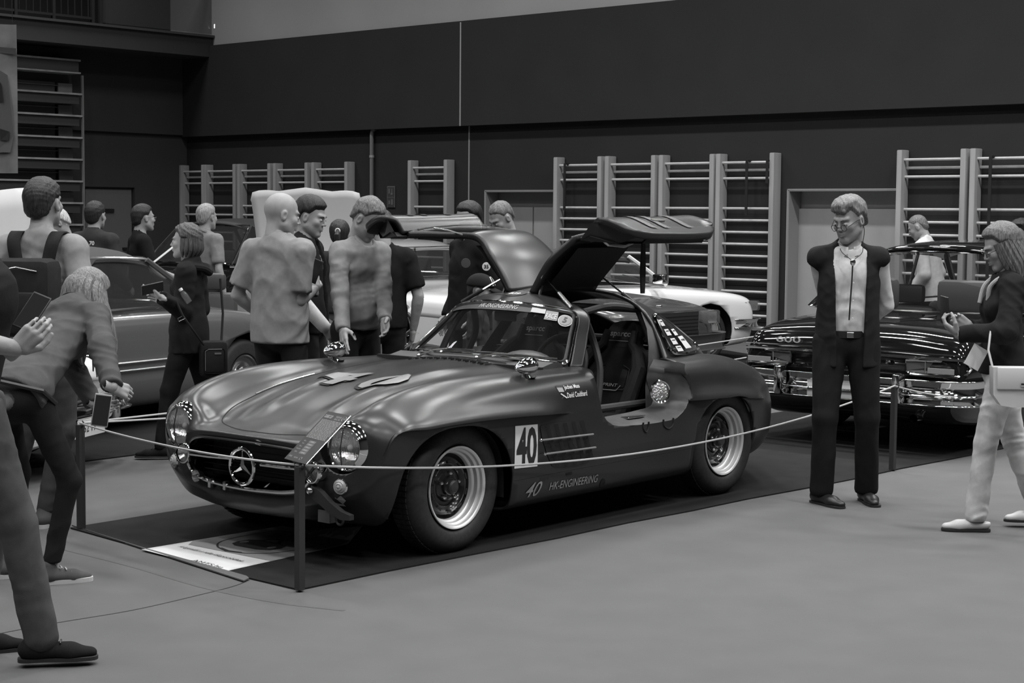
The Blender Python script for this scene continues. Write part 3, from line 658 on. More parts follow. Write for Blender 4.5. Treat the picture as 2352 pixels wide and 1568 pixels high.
for s in (1, -1):
    d = None
    def hp(x, y, z): return Vector(swing([(x, y, z)], s)[0])
    V = swing(up_v, s)+swing(lo_v, s); F = [tuple(f) for f in up_f]+[tuple(i+len(up_v) for i in f) for f in lo_f]
    d = obj('door', V, F, M_SATIN, GULL); fix_normals(d, hp(-1.6, .1, .7)); d.data.materials.append(M_LINER)
    md = d.modifiers.new('solid', 'SOLIDIFY'); md.thickness = .04; md.offset = -1; md.use_even_offset = False; md.material_offset = 1; md.material_offset_rim = 0
    d['label'] = 'raised roof door with dark lining' if s == 1 else 'raised roof door seen from its painted outer side'
    g = obj('door_window', swing(wn_v, s), wn_f, GLASS, d)
    # bubble on the sliding plexiglass pane
    bc = ggy(-1.60, .985); bp = hp(bc.x, bc.y, bc.z); n = hp(bc.x, bc.y+.8, bc.z+.5)-bp; n.normalize()
    MB().lathe([(0, .055), (.03, .052), (.06, .040), (.082, .018), (.09, 0)], 20, M=Matrix.Translation(bp) @ n.to_track_quat('Z', 'Y').to_matrix().to_4x4()).build('window_bubble', LENS, d, smooth=True)
    # frame bars of the window: chrome strip along the sill and the sliding rail
    q = [hp(*(ggy(lerp(-1.24, -1.89, t), .878)+Vector((0, .006, 0)))) for t in np.linspace(0, 1, 9)]; MB().tube(q, .006, 6).build('sill_strip', CHROME2, d, smooth=True)
    q = [hp(*(ggy(-1.36-.0, z)+Vector((0, .004, 0)))) for z in (.90, 1.0, 1.09)]; MB().tube(q, .005, 6).build('window_rail', CHROME2, d, smooth=True)
    # inner lining panel and door box
    q = [[hp(lerp(-1.45, -1.94, i/6), lerp(.12, .44, j/5), lerp(1.20, 1.11, j/5)-.03) for j in range(6)] for i in range(7)]
    MB().sheet(q).build('lining_panel', M_LINER, d, smooth=True)
    mb = MB(); q = []
    for t in np.linspace(0, 1, 9):
        x = lerp(-1.08, -1.88, t); q.append([hp(x, .63, .84), hp(x+.0, .68, .80), hp(lerp(-1.14, -1.86, t), .71, .66), hp(lerp(-1.24, -1.82, t), .76, .57), hp(lerp(-1.26, -1.80, t), .82, .555)])
    mb.sheet(q); mb.build('lower_lining', M_LINER, d, smooth=True)
    for xx, xb in ((-1.08, -1.26), (-1.88, -1.80)):
        mb = MB(); mb.add([hp(xx, .63, .84), hp(xx, .75, .82), hp(lerp(xx, xb, .3), .82, .72), hp(xb, .835, .56), hp(xb, .76, .57), hp(lerp(xx, xb, .5), .71, .66)], [(0,1,2,3,4,5)]); mb.build('door_end', M_SATIN, d)
    # pull strap, latch and grab handle
    a = hp(-1.45, .70, .70)
    if s == 1:
        MB().prism([(-.012,0),(.012,0),(.022,-.17),(.014,-.29),(-.014,-.29),(-.020,-.15)], -.006, .006, lambda x, y, h: (-1.45+x, a.y+h, a.z+y)).build('pull_strap', M_STRAP, d)
        MB().tube([hp(-1.15, .69, .80), hp(-1.20, .66, .74), hp(-1.32, .66, .72), hp(-1.40, .69, .72)], .012, 8).build('grab_handle', CHROME2, d, smooth=True)
        MB().box(*[tuple(hp(-1.84, .78, .62)+Vector(o)) for o in ((-.05, -.05, -.03), (.05, .05, .03))], bev=.01).build('latch', CHROME, d, smooth=True)
    hd = [hp(*(BVD(x, z))) for x, z in ()] if False else None
    # flush handle on the outer skin and the stripes of the painted number
    def dskin(x, z, l=.004):
        h = DB.ray_cast(Vector((x, 2, z)), Vector((0, -1, 0))); p = h[0] if h[0] else Vector((x, .83, z)); return hp(p.x, p.y+l, p.z+l*.3)
    if s == 1: DB = BVHTree.FromPolygons([Vector(v) for v in lo_v], lo_f)
    def dpoly(name, pts, m, l=.004):
        V, F = subdivide([(x, z, 0) for x, z in pts], [tuple(range(len(pts)))], .03); obj(name, [dskin(v[0], v[1], l) for v in V], F, m, d, smooth=False)
    dpoly('door_handle', [(-1.50+.07*math.cos(t), .70+.016*math.sin(t)) for t in np.linspace(0, 2*PI, 17)[:-1]], CHROME2, .008)
    for x0 in (-1.28, -1.40, -1.62): dpoly('number_stripe', [(x0, .82), (x0-.05, .82), (x0-.09, .60), (x0-.04, .60)], mat('faint stripe paint', .07, .4) if s == 1 else M_SATIN, .005)
    # gas struts
    for xa, xb in ((-1.45, -1.36), (-1.98, -2.05)):
        p0 = hp(xa, .17, 1.195); p1 = Vector((xb, s*.42, 1.165 if xb > -1.5 else 1.13))
        MB().tube([p0, p0.lerp(p1, .55)], .006, 6).build('strut_rod', CHROME, d, smooth=True)
        MB().tube([p0.lerp(p1, .5), p1], .012, 8).build('gas_strut', CHROME2 if s == 1 and xb > -1.5 else BLACK, d, smooth=True)
    MB().tube([hp(-1.44, .12, 1.2), Vector((-1.41, s*.14, 1.22)), Vector((-1.40, s*.09, 1.21))], .011, 6).build('hinge_arm', M_SATIN, d, smooth=True)
# ---- door jambs
def flange(s):
    pts = [p for p in DOOR_POLY[:-2] if p[1] < (.80 if p[0] > -1.5 else .842)]; n = len(pts); rows = []
    for k, (x, z) in enumerate(pts):
        p = on_side(x, z, 1, 0.0); t = k/(n-1); rear = sstep(.52, .78, t); front = 1-sstep(.25, .5, t)
        dx = .012*front+.17*rear*(1-.7*sstep(.72, .84, z)); dz = .02+.03*(1-rear)*(1-front)
        y1, y2 = p.y-.035, .66; zz = min(z, .87)
        zz = min(z, .845); rows.append([(x, p.y-.002, zz), (x+.012*(rear)-.006*front, y1, zz+.008), (x+dx*.45, lerp(y1, y2, .55), zz+dz*.6), (x+dx, y2, zz+dz)])
    mb = MB().sheet([[(a, b*s, c) for a, b, c in r] for r in rows]); return mb
for s in (1, -1): flange(s).build('door_jamb', M_PROW, GULL, smooth=True)
for s in (1, -1):
    MB().box((-1.95, s*.44 if s > 0 else -.66, .20), (-1.12, s*.66 if s > 0 else -.44, .545), bev=.02).build('sill_box', M_SATIN, GULL, smooth=True)
    MB().sheet([[(a_, s*y_, z_), (b_, s*(y_-.0), z_), (b_-.02, s*(y_-.05), z_)][:2] for z_, a_, b_, y_ in ((.5, -1.77, -2.0, .655), (.70, -1.76, -2.0, .655), (.84, -1.80, -1.93, .645), (.93, -1.85, -1.95, .61), (1.03, -1.90, -1.97, .56), (1.12, -1.95, -2.0, .48))]).build('inner_pillar', M_PROW, GULL, smooth=True)
sp = MB().lathe([(.064, 0), (.070, .006), (.064, .013), (.058, .010)], 28, M=Matrix.Translation((-1.80, .70, .672)) @ Vector((.35, .9, .1)).to_track_quat('Z', 'Y').to_matrix().to_4x4() @ Matrix.Translation((0, 0, .045))).build('filler_ring', CHROME, GULL, smooth=True)
MSH = mat('perforated chrome', .7, .15, 1.0, bump=1.0, bscale=90)
MB().lathe([(0, .012), (.03, .011), (.058, .006)], 28, M=Matrix.Translation((-1.80, .70, .672)) @ Vector((.35, .9, .1)).to_track_quat('Z', 'Y').to_matrix().to_4x4() @ Matrix.Translation((0, 0, .045))).build('filler_mesh', MSH, GULL, smooth=True)
mb = MB(); mb.box((-1.62, .70, .548), (-1.46, .76, .556), bev=.003); mb.build('sill_latch', CHROME2, GULL, smooth=True)
# ---- roll cage
M_CAGE = mat('cage tube paint', .055, .45, .2)
for s in (1, -1):
    for pts in ([(-1.46, .44, 1.13), (-1.40, .455, 1.10), (-1.28, .54, .80), (-1.20, .56, .3)], [(-1.47, .42, 1.12), (-1.52, .45, .98), (-1.50, .52, .80), (-1.36, .56, .34)],
                [(-1.46, .42, 1.135), (-1.75, .40, 1.16), (-2.03, .40, 1.13)], [(-2.03, .40, 1.13), (-2.04, .50, .9), (-2.04, .54, .3)], [(-2.0, .42, .9), (-1.9, .62, .62), (-1.3, .64, .58)][:0] or [(-1.2, .60, .60), (-1.9, .60, .60)]):
        MB().tube([(x, y*s, z) for x, y, z in catmull(pts, 5)], .021, 8).build('cage_tube', M_CAGE, GULL, smooth=True)
MB().tube([(-2.03, -.42, 1.13), (-2.03, .42, 1.13)], .021, 8).build('cage_tube', M_CAGE, GULL, smooth=True)
MB().tube([(-2.04, -.45, .95), (-2.04, .45, .95)], .018, 8).build('cage_tube', M_CAGE, GULL, smooth=True)
MB().tube([(-1.46, -.43, 1.135), (-1.46, .43, 1.135)], .020, 8).build('cage_tube', M_CAGE, GULL, smooth=True)
# ---- bucket seats
M_SEATF = mat('black seat cloth', .010, .9, noise=.2, nscale=60); M_SLOT = mat('harness slot trim', .035, .6)
seatroot = None
for sy in (.33, -.33):
    def sp_(y, z, off=0.0):   # backrest plane leaning back
        return (-1.72-(z-.35)*.40+off, sy+y, z)
    out = [(-.13,.35),(-.205,.45),(-.215,.62),(-.235,.80),(-.20,.87),(-.125,.91),(-.115,.99),(-.09,1.035),(-.04,1.055)]; out = out+[(-a, b) for a, b in out[::-1]]
    out = [tuple(p) for p in catmull([(a, b) for a, b in out], 4)]
    mb = MB().prism(out, 0, 1, lambda x, y, h: sp_(x, y, -.07*(1-h))); st = mb.build('seat_shell', M_SEATF, GULL, smooth=True)
    for b in (-1, 1):
        mb = MB(); mb.tube([sp_(b*y, z, .05*k) for y, z, k in ((.15,.36,2.4),(.20,.47,1.8),(.205,.62,1.3),(.22,.79,1.1),(.16,.88,.6),(.105,.92,.5),(.10,1.0,.4))], [.05,.05,.048,.045,.035,.028,.02], 10); mb.build('bolster', M_SEATF, st, smooth=True)
        q = [(.05,.66),(.105,.66),(.12,.68),(.12,.78),(.07,.80)]; MB().tube([sp_(b*y, z, .006) for y, z in q], .004, 5, closed=False).build('harness_slot', M_SLOT, st, smooth=True)
        MB().prism([(b*.055,.675),(b*.105,.675),(b*.11,.77),(b*.065,.78)], 0, 1, lambda x, y, h: sp_(x, y, .002+.002*h)).build('harness_opening', BLACK, st)
    mb = MB(); mb.box((-1.75, sy-.20, .30), (-1.28, sy+.20, .40), bev=.04); mb.build('cushion', M_SEATF, st, smooth=True)
    for b in (-1, 1): MB().tube([(-1.76, sy+b*.2, .44), (-1.5, sy+b*.21, .42), (-1.27, sy+b*.2, .40)], [.06, .05, .04], 10).build('bolster', M_SEATF, st, smooth=True)
    MB().tube([(-1.95, sy-.08, .80), (-1.80, sy-.09, .72), (-1.74, sy-.06, .5), (-1.6, sy, .42)], .022, 6).build('harness_strap', M_STRAP, st, smooth=True)
    uy = Vector((-.371, 0, .928)); ux = Vector((0, 1, 0))
    text_on('seat_lettering', 'sparco', .05, Vector(sp_(0, .975, .016)), ux, uy, mat('seat lettering', .20, .6), st, bold=.02, width=.155)
    MB().box((-.078, -.002, 0), (.078, .002, .001), M=Matrix.Translation(sp_(0, .942, .016)) @ Matrix(((0, -.371, .93, 0), (1, 0, 0, 0), (0, .928, .37, 0), (0, 0, 0, 1)))).build('seat_underline', MATS['seat lettering'], st)
    text_on('seat_lettering', 'SPRINT', .028, Vector(sp_(0, .685, .012)), ux, uy, WHITE, st, shear=.15, width=.125)
    MB().tube([sp_(y, z, .012) for y, z in ((-.085,.685),(-.06,.655),(.06,.655),(.085,.685))], .0025, 5).build('seat_emblem', WHITE, st)
# ---- dash and steering wheel
M_DASH = mat('dash paint', .075, .5)
MB().prism([(-.88,.86),(-1.0,.885),(-1.12,.87),(-1.16,.80),(-1.12,.66),(-.95,.60),(-.86,.62)], -.58, .58, lambda x, y, h: (x, h, y)).build('dashboard', M_DASH, GULL, smooth=True)
MB().ball((-1.07, .33, .85), (.11, .19, .085), 20, 12).build('instrument_cowl', M_DASH, GULL, smooth=True)
sw = MB(); Mx = Matrix.Translation((-1.36, .33, .82)) @ Matrix.Rotation(math.radians(70), 4, 'Y')
sw.tube([Mx @ Vector((.19*math.cos(a), .19*math.sin(a), 0)) for a in np.linspace(0, 2*PI, 33)[:-1]], .014, 8, closed=True)
for a in (0.3, 2.4, 4.5): sw.tube([Mx @ Vector((.03*math.cos(a), .03*math.sin(a), 0)), Mx @ Vector((.185*math.cos(a), .185*math.sin(a), 0))], .009, 6)
sw.tube([Mx @ Vector((0, 0, 0)), Vector((-1.1, .33, .78))], .03, 8); sw.build('steering_wheel', BLACK, GULL, smooth=True)
# ---- wheels
M_RIMP = mat('satin aluminium rim', .78, .38, .6); M_DISC = mat('black wheel disc', .022, .22, .2, coat=.3)
def wheel(x, yo, side, steer=0):
    w = empty('wheel', (0, 0, 0)); w.parent = GULL; w.location = (x, yo*side, .335)
    if side < 0: w.rotation_euler = (0, 0, PI)
    tp = [(.205,-.03),(.215,-.008),(.235,.006),(.265,.010),(.292,.006),(.312,-.008),(.325,-.026),(.332,-.045),(.335,-.09),(.332,-.135),(.325,-.154),(.31,-.175),(.28,-.19),(.235,-.186),(.21,-.17)]
    MB().lathe(tp, 72, 'y', closed=True).build('tyre', RUBBER, w, smooth=True)
    mb = MB()
    for k in range(72):     # tread blocks on the shoulder
        a = 2*PI*k/72
        for q in (-.052, -.088, -.124):
            M = Matrix.Rotation(a, 4, 'Y') @ Matrix.Translation((0, q, .3352)); mb.box((-.0105, -.014, -.002), (.0105, .014, .0025), M=M)
    t = mb.build('tread_blocks', RUBBER, w); t['kind'] = 'stuff'
    MB().lathe([(.203,-.012),(.209,-.004),(.207,.002),(.199,-.001),(.194,-.006),(.192,-.022),(.184,-.026),(.181,-.029),(.179,-.050),(.171,-.054),(.168,-.058),(.165,-.080),(.158,-.088)], 64, 'y').build('rim', M_RIMP, w, smooth=True)
    for rr, yy in ((.1895, -.0235), (.175, -.0515)): MB().lathe([(rr+.002, yy), (rr, yy-.001), (rr-.002, yy-.002)], 64, 'y').build('rim_groove', BLACK, w)
    MB().lathe([(.166,-.075),(.158,-.088),(.148,-.082),(.135,-.066),(.118,-.058),(.105,-.066),(.095,-.082),(.080,-.080),(.073,-.070),(.06,-.066),(.048,-.064),(.046,-.045),(.040,-.038),(.02,-.034),(0,-.033)], 64, 'y').build('wheel_disc', M_DISC, w, smooth=True)
    MB().lathe([(.036, -.05), (.034, -.026), (.026, -.018), (0, -.016)], 24, 'y').build('hub_cap', mat('hub grease cap', .06, .5, .4), w, smooth=True)
    for k in range(5):
        a = 2*PI*k/5+.35; c = (.066*math.cos(a), -.058, .066*math.sin(a))
        MB().lathe([(.011, -.01), (.0105, .008), (.006, .014), (0, .015)], 8, 'y', c=c).build('wheel_nut', CHROME2, w, smooth=True)
    for k in range(10):
        a = 2*PI*k/10; M = Matrix.Rotation(a, 4, 'Y') @ Matrix.Translation((0, -.0555, .127)); MB().box((-.016, -.004, -.006), (.016, .002, .006), M=M, bev=.002).build('disc_slot', BLACK, w)
    MB().lathe([(.17, -.19), (.17, -.10)], 32, 'y').build('brake_drum', M_UNDER, w, smooth=True)
    return w
for x, yo in ((0, .778), (-2.40, .795)):
    for sd_ in (1, -1): wheel(x, yo, sd_)
# ---- nose
def fx(y, z):   # front surface x at y,z
    h = BVH.ray_cast(Vector((2, y, z)), Vector((-1, 0, 0))); return h[0].x if h[0] else .6
for s in (1, -1):
    y, z = s*.615, .578; M = Matrix.Translation((.585, y, z)) @ Matrix.Rotation(math.radians(-3), 4, 'Y') @ Matrix.Rotation(math.radians(s*3), 4, 'Z')
    MB().lathe([(.128, -.16), (.130, -.02), (.128, .0)], 40, 'x', M=M).build('headlamp_barrel', M_SATIN, GULL, smooth=True)
    hl = MB().lathe([(.129, -.012), (.131, .002), (.127, .016), (.118, .034), (.109, .046), (.104, .050), (.098, .046), (.096, .030)], 48, 'x', M=M).build('headlamp', CHROME, GULL, smooth=True)
    hl.scale = (1, 1, 1)
    MB().lathe([(0, -.05), (.03, -.046), (.06, -.03), (.085, .0), (.098, .03)], 36, 'x', M=M).build('reflector', REFL, hl, smooth=True)
    MB().lathe([(.098, .036), (.085, .050), (.06, .062), (.03, .068), (0, .070)], 36, 'x', M=M).build('lens', LENS, hl, smooth=True)
    MB().tube([M @ Vector((.055, 0, -.09)), M @ Vector((.072, 0, 0)), M @ Vector((.055, 0, .09))], .003, 5).build('lens_rib', BLACK, hl, smooth=True)
    MB().ball(tuple(M @ Vector((0, 0, 0))), .016, 10, 6).build('bulb', WHITE, hl, smooth=True)
    # indicator
    yy, zz = s*.615, .400; x0 = fx(yy, zz)-.005; M2 = Matrix.Translation((x0, yy, zz)) @ Matrix.Rotation(s*.25, 4, 'Z')
    i_ = MB().lathe([(.038, -.02), (.040, .010), (.036, .016), (.033, .016)], 24, 'x', M=M2).build('indicator', CHROME, GULL, smooth=True)
    MB().lathe([(.034, .014), (.026, .026), (.022, .025), (.016, .032), (.010, .031), (0, .036)], 24, 'x', M=M2).build('indicator_lens', mat('ribbed lens', .45, .15, alpha=.9, bump=.3, bscale=120), i_, smooth=True)
    # fog lamp
    yf, zf = s*(.50 if s > 0 else .455), .462; x1 = .72; M3 = Matrix.Translation((x1, yf, zf))
    f_ = MB().lathe([(0, -.09), (.02, -.085), (.045, -.05), (.054, -.015), (.056, .004), (.052, .014), (.046, .016)], 28, 'x', M=M3).build('fog_lamp', CHROME, GULL, smooth=True)
    MB().lathe([(.048, .008), (.035, .018), (0, .024)], 24, 'x', M=M3).build('fog_lens', LENS, f_, smooth=True)
    MB().lathe([(0, -.03), (.03, -.02), (.047, .006)], 24, 'x', M=M3).build('fog_reflector', REFL, f_, smooth=True)
    if s > 0:
        for a in (45, -45): MB().box((-.045, -.006, .016), (.045, .006, .026), M=M3 @ Matrix.Rotation(PI/2, 4, 'Y') @ Matrix.Rotation(math.radians(a), 4, 'Z') @ Matrix.Translation((0, 0, 0))).build('tape_cross', BLACK, f_)
    MB().tube([(x1-.07, yf, zf-.03), (.66, yf*1.02, .36)], .008, 6).build('fog_lamp_stalk', CHROME2, f_, smooth=True)
MB().lathe([(0, -.03), (.02, -.02), (.03, .01), (.032, .02)], 20, 'x', M=Matrix.Translation((.73, -.33, .36))).build('horn', CHROME2, GULL, smooth=True)
# grille
r0 = [Vector(p) for p in catmull(K[0], 4)]; top = [p for p in r0[:22]]; bot = [p for p in r0[24:]]
t_ = [Vector((p.x+.006, -p.y, p.z)) for p in top[::-1]]+[p+Vector((.006, 0, 0)) for p in top[1:]]
MB().tube(t_, .007, 6).build('grille_trim', M_SATIN, GULL, smooth=True)
b_ = [Vector((p.x+.018, -p.y, p.z-.004)) for p in bot]+[p+Vector((.018, 0, -.004)) for p in bot[::-1][1:]]
MB().tube(b_, .011, 8).build('lower_chrome_strip', CHROME, GULL, smooth=True)
MB().box((.50, -.47, .33), (.52, .47, .57)).build('radiator', BLACK, GULL)
for k in range(1, 7):
    z = .345+.03*k; MB().tube([(.60, -.44, z), (.60, .44, z)], .003, 4).build('radiator_bar', M_UNDER, GULL)
sy, sz, sx = .02, .445, .745
star = MB().tube([(sx, sy+.088*math.cos(a), sz+.088*math.sin(a)) for a in np.linspace(0, 2*PI, 49)[:-1]], .0105, 10, closed=True).build('emblem_ring', CHROME, GULL, smooth=True)
for a in (90, 210, 330):
    t = math.radians(a); e = Vector((0, math.cos(t), math.sin(t))); p_ = Vector((0, -math.sin(t), math.cos(t))); c = Vector((sx, sy, sz))
    mb = MB(); mb.add([c+Vector((.012, 0, 0)), c+p_*.017+e*.0, c-p_*.017+e*.0, c+e*.084, c+Vector((-.010, 0, 0))], [(0, 2, 3), (0, 3, 1), (4, 3, 2), (4, 1, 3)]); mb.build('emblem_point', CHROME, star)
for y0, y1 in ((.115, .455), (-.42, -.075)):
    MB().tube([(.70, y0, .462), (.722, y0+.02, .463), (.726, (y0+y1)/2, .466), (.715, y1-.03, .470), (.69, y1, .472)], .011, 8).build('grille_bar', CHROME, GULL, smooth=True)
# bumper irons and brackets
for s in (1,):
    br = MB(); pts = [(.735, s*.50, .375), (.72, s*.545, .345), (.70, s*.59, .30), (.685, s*.65, .268), (.675, s*.70, .262)]
    for i in range(len(pts)-1):
        a, b = Vector(pts[i]), Vector(pts[i+1]); wd = [.030, .032, .028, .02, .012]
        br.add([a+Vector((0, 0, wd[i])), a-Vector((0, 0, wd[i])), b-Vector((0, 0, wd[i+1])), b+Vector((0, 0, wd[i+1])), a+Vector((-.03, 0, wd[i])), a+Vector((-.03, 0, -wd[i])), b+Vector((-.03, 0, -wd[i+1])), b+Vector((-.03, 0, wd[i+1]))],
               [(0,1,2,3),(4,7,6,5),(0,3,7,4),(1,5,6,2),(0,4,5,1),(3,2,6,7)])
    br.build('bumper_iron', mat('bare bumper iron', .05, .45, .5), GULL)
    MB().ball((.745, s*.505, .378), .018, 12, 8).build('iron_bolt', CHROME2, GULL, smooth=True)
for y in (-.235, -.12): MB().box((.715, y-.010, .31), (.745, y+.010, .355), bev=.004).build('strip_bracket', CHROME2, GULL, smooth=True)
MB().box((.62, .47, .215), (.66, .55, .275)).build('tow_bracket', M_PROW, GULL)
MB().tube([(.64+0*k, .60+.022*math.cos(k), .235+.022*math.sin(k)) for k in np.linspace(0, 2*PI, 17)[:-1]], .007, 6, closed=True).build('tow_eye', MATS['bare bumper iron'], GULL, smooth=True)
# ---- side vent (left and right)
VENT = [(-.560,.592),(-.585,.603),(-.86,.594),(-.895,.58),(-.985,.385),(-.965,.365),(-.68,.372),(-.65,.39)]
for s in (1, -1):
    n = len(VENT); q = catmull(VENT, 3, True)
    MB().add([on_side(x, z, s, .0035) for x, z in q], [tuple(range(len(q)))]).build('side_vent', mat('vent dark', .009, .8), GULL)
    for k in range(5):
        x0 = -.565-.075*k; a = [(x0-.035, .596), (x0-.052, .598), (x0-.142, .372), (x0-.125, .370)]
        P0 = [on_side(x, z, s, .006) for x, z in a]; P1 = [p+Vector((0, s*.012 if i in (1, 2) else 0, 0)) for i, p in enumerate(P0)]
        MB().add(P1, [(0,1,2,3)]).build('vent_louvre', mat('vent louvre', .022, .6), GULL)
    for z0, z1, xa, xb in ((.527, .515, -.545, -.99), (.452, .443, -.575, -1.01)):
        pts = [on_side(lerp(xa, xb, t), lerp(z0, z1, t), s, .020) for t in (0, .25, .5, .75, 1)]
        MB().tube(pts, .0055, 8).build('vent_bar', mat('pale vent bar', .35, .35, .6), GULL, smooth=True); 
        MB().ball(pts[0], .009, 10, 6).build('vent_bar_end', CHROME, GULL, smooth=True)
# ---- flank lettering
side_decal('number_plate', [(-.357,.617),(-.540,.610),(-.536,.391),(-.350,.399)], WHITE)
side_text('race_number', '40', -.447, .503, .20, .162, BLACK, bold=.03, rot=-.035)
side_decal('flag', [(-.735,.792),(-.782,.790),(-.786,.779),(-.738,.781)], BLACK); side_decal('flag', [(-.738,.781),(-.786,.779),(-.790,.757),(-.745,.759)], M_STAMP)
for a, b in ((0, 1), (1, 0)):
    z0, z1 = (.748, .722) if a == 0 else (.722, .748); side_decal('flag', [(-.752,z0),(-.760,z0+.004),(-.808,z1+.004),(-.800,z1)], WHITE)
side_text('driver_name', 'Jochen Mass', -.865, .775, .026, .135, WHITE, bold=.02); side_text('driver_name', 'David Coulthard', -.895, .737, .028, .175, WHITE, bold=.02)
M_SILV = mat('silver lettering', .30, .4, .3)
side_text('lettering', 'HK-ENGINEERING', -.865, .268, .042, .42, M_SILV, shear=.2, rot=-.01); side_text('lettering', '40', -.525, .270, .075, .13, M_SILV, shear=.5, bold=.005); side_text('lettering', 'Years', -.61, .315, .018, .075, M_SATIN, shear=.3)
side_decal('drain_hole', [(-1.13+.022*math.cos(a), .232+.024*math.sin(a)) for a in np.linspace(0, 2*PI, 17)[:-1]], M_SEAM)
for cx, w in ((-1.50, .026), (-1.72, .05)):
    seam([(cx+w, .535), (cx+w*.9, .50), (cx, .478), (cx-w*.9, .50), (cx-w, .535)], lambda x, z: on_side(x, z, 1, .001), .006, name='painted_number_edge')
for k in range(4): side_decal('louvre_mark', [(-.79-.014*k,.328),(-.796-.014*k,.328),(-.796-.014*k,.312),(-.79-.014*k,.312)], M_SEAM)
# arrow by the indicator
ar = [(-.03,0),(0,.03),(0,.016),(.03,.016),(.03,-.016),(0,-.016),(0,-.03)]
M_ARW = mat('arrow decal', .26, .5)
q = []
for a, b in ar:
    ca, sa = math.cos(.7), math.sin(.7); yy, zz = .605+a*ca-b*sa, .325+a*sa+b*ca; q.append(Vector((fx(yy, zz)+.004, yy, zz)))
MB().add(q, [tuple(range(7))]).build('arrow_sticker', M_ARW, GULL)
# hood number with its drop shadow
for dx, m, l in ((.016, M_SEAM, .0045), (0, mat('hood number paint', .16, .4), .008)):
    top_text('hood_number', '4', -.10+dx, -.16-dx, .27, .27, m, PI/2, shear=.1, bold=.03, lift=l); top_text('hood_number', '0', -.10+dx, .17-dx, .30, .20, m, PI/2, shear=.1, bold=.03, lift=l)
# mirrors on the fenders
for x, s in ((-.58, 1), (-.48, -1)):
    b = on_top(x, .735 if s > 0 else -.60, -.002); mr = MB().tube([b, b+Vector((.01, 0, .015)), b+Vector((.0, 0, .03))], [.028, .016, .016], 12).build('mirror', CHROME, GULL, smooth=True)
    c = b+Vector((.0, 0, .060)); MB().lathe([(0, .085), (.012, .080), (.03, .06), (.044, .03), (.052, -.01), (.052, -.035), (.048, -.042), (.044, -.036), (0, -.034)], 28, 'x', M=Matrix.Translation(c) @ Matrix.Rotation(.1, 4, 'Y') @ Matrix.Scale(.85, 4, (0, 0, 1))).build('mirror_housing', CHROME, mr, smooth=True)
    MB().lathe([(.034, 0), (.03, .005), (0, .006)], 20, M=Matrix.Translation(b+Vector((-.03, s*.0, .0)))).build('mirror_foot', BLACK, mr, smooth=True)
# ================================================================== floor coverings, barrier, sign, poster
def gw(x, y, z=0.0):      # coupe frame -> world
    c, s = math.cos(GTH), math.sin(GTH); return Vector((GX+x*c-y*s, GY+x*s+y*c, z))
def flat(name, pts, z, m, **k):
    mb = MB().prism(pts, z-.006, z); return mb.build(name, m, **k)
def wig(a, b, n=10, amp=.02, seed=0):
    r = random.Random(seed); return [(lerp(a[0], b[0], i/n)+r.uniform(-amp, amp), lerp(a[1], b[1], i/n)+r.uniform(-amp, amp)) for i in range(n)]
loc = wig((1.10,.79), (-5.9,1.20), 12, .015, 1)+wig((-5.9,1.20), (-12,1.45), 4, .0)+[(-12,-1.25)]+wig((-12,-1.25), (.90,-1.19), 8, .01, 2)+[(.90,-1.19),(1.08,.46)]
o = flat('dark_carpet_strip', [tuple(gw(x, y))[:2] for x, y in loc], .008, M_DARKC); tag(o, 'dark carpet strip under the gullwing coupe', kind='structure')
loc = [(2.6,-3.12)]+wig((2.6,-3.12), (-10.6,-3.2), 10, .01, 3)+[(-10.6,-3.2),(-12.4,-6.5),(-13.2,-11),(2.6,-11)]
o = flat('dark_carpet', [tuple(gw(x, y))[:2] for x, y in loc], .008, M_DARKC); tag(o, 'dark carpet under the cars parked behind', kind='structure')
# seams and painted crease shade of the grey carpet
from math import hypot
def ribbon(name, pts, w, z, m, **k):
    P = catmull(pts, 6); mb = MB(); L = []; R = []
    for i, p in enumerate(P):
        t = P[min(i+1, len(P)-1)]-P[max(i-1, 0)]; t = t/np.linalg.norm(t); n = np.array([-t[1], t[0]])
        L.append((*(p+n*w/2), z)); R.append((*(p-n*w/2), z))
    return mb.sheet([L, R]).build(name, m, **k)
FL = {}
def fp(px, py, z=0.0):    # floor point seen at that place (used once, to lay things out on the real floor)
    a, b = px-1176, py-784; c, s = math.cos(ROLL), math.sin(ROLL); x = (a*c+b*s)/FPX; u = -(-a*s+b*c)/FPX
    r = Vector((x, math.cos(PITCH)+u*math.sin(PITCH), -math.sin(PITCH)+u*math.cos(PITCH))); t = (z-CAMH)/r.z; return Vector((r.x*t, r.y*t, z))
M_CRSHADE = mat('carpet crease shade', .085, .95); M_LIN = mat('carpet joint', .03, .95)
a = [tuple(fp(*q))[:2] for q in ((-80,1470),(120,1432),(300,1402),(450,1368),(540,1345),(572,1332))]
o = ribbon('carpet_joint', a, .008, .0012, M_LIN); tag(o, 'thin dark joint running across the grey carpet at the lower left', 'carpet joint')
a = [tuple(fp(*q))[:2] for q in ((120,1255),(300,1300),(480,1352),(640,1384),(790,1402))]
o = ribbon('crease_shade', a, .022, .0010, M_CRSHADE); tag(o, 'painted crease shade across the grey carpet left of the near barrier post', 'carpet crease shade')  # flat dark ribbon painting the soft shade of a crease
# overlapping grey carpet corner
a = [fp(*q) for q in ((165,1210),(330,1262),(520,1314),(566,1327),(572,1332),(560,1338),(400,1378),(250,1330))]
o = flat('carpet_flap', [tuple(p)[:2] for p in a[:6]], .0115, M_CARP); tag(o, 'loose corner of the grey carpet overlapping the dark strip beside the poster', 'carpet')
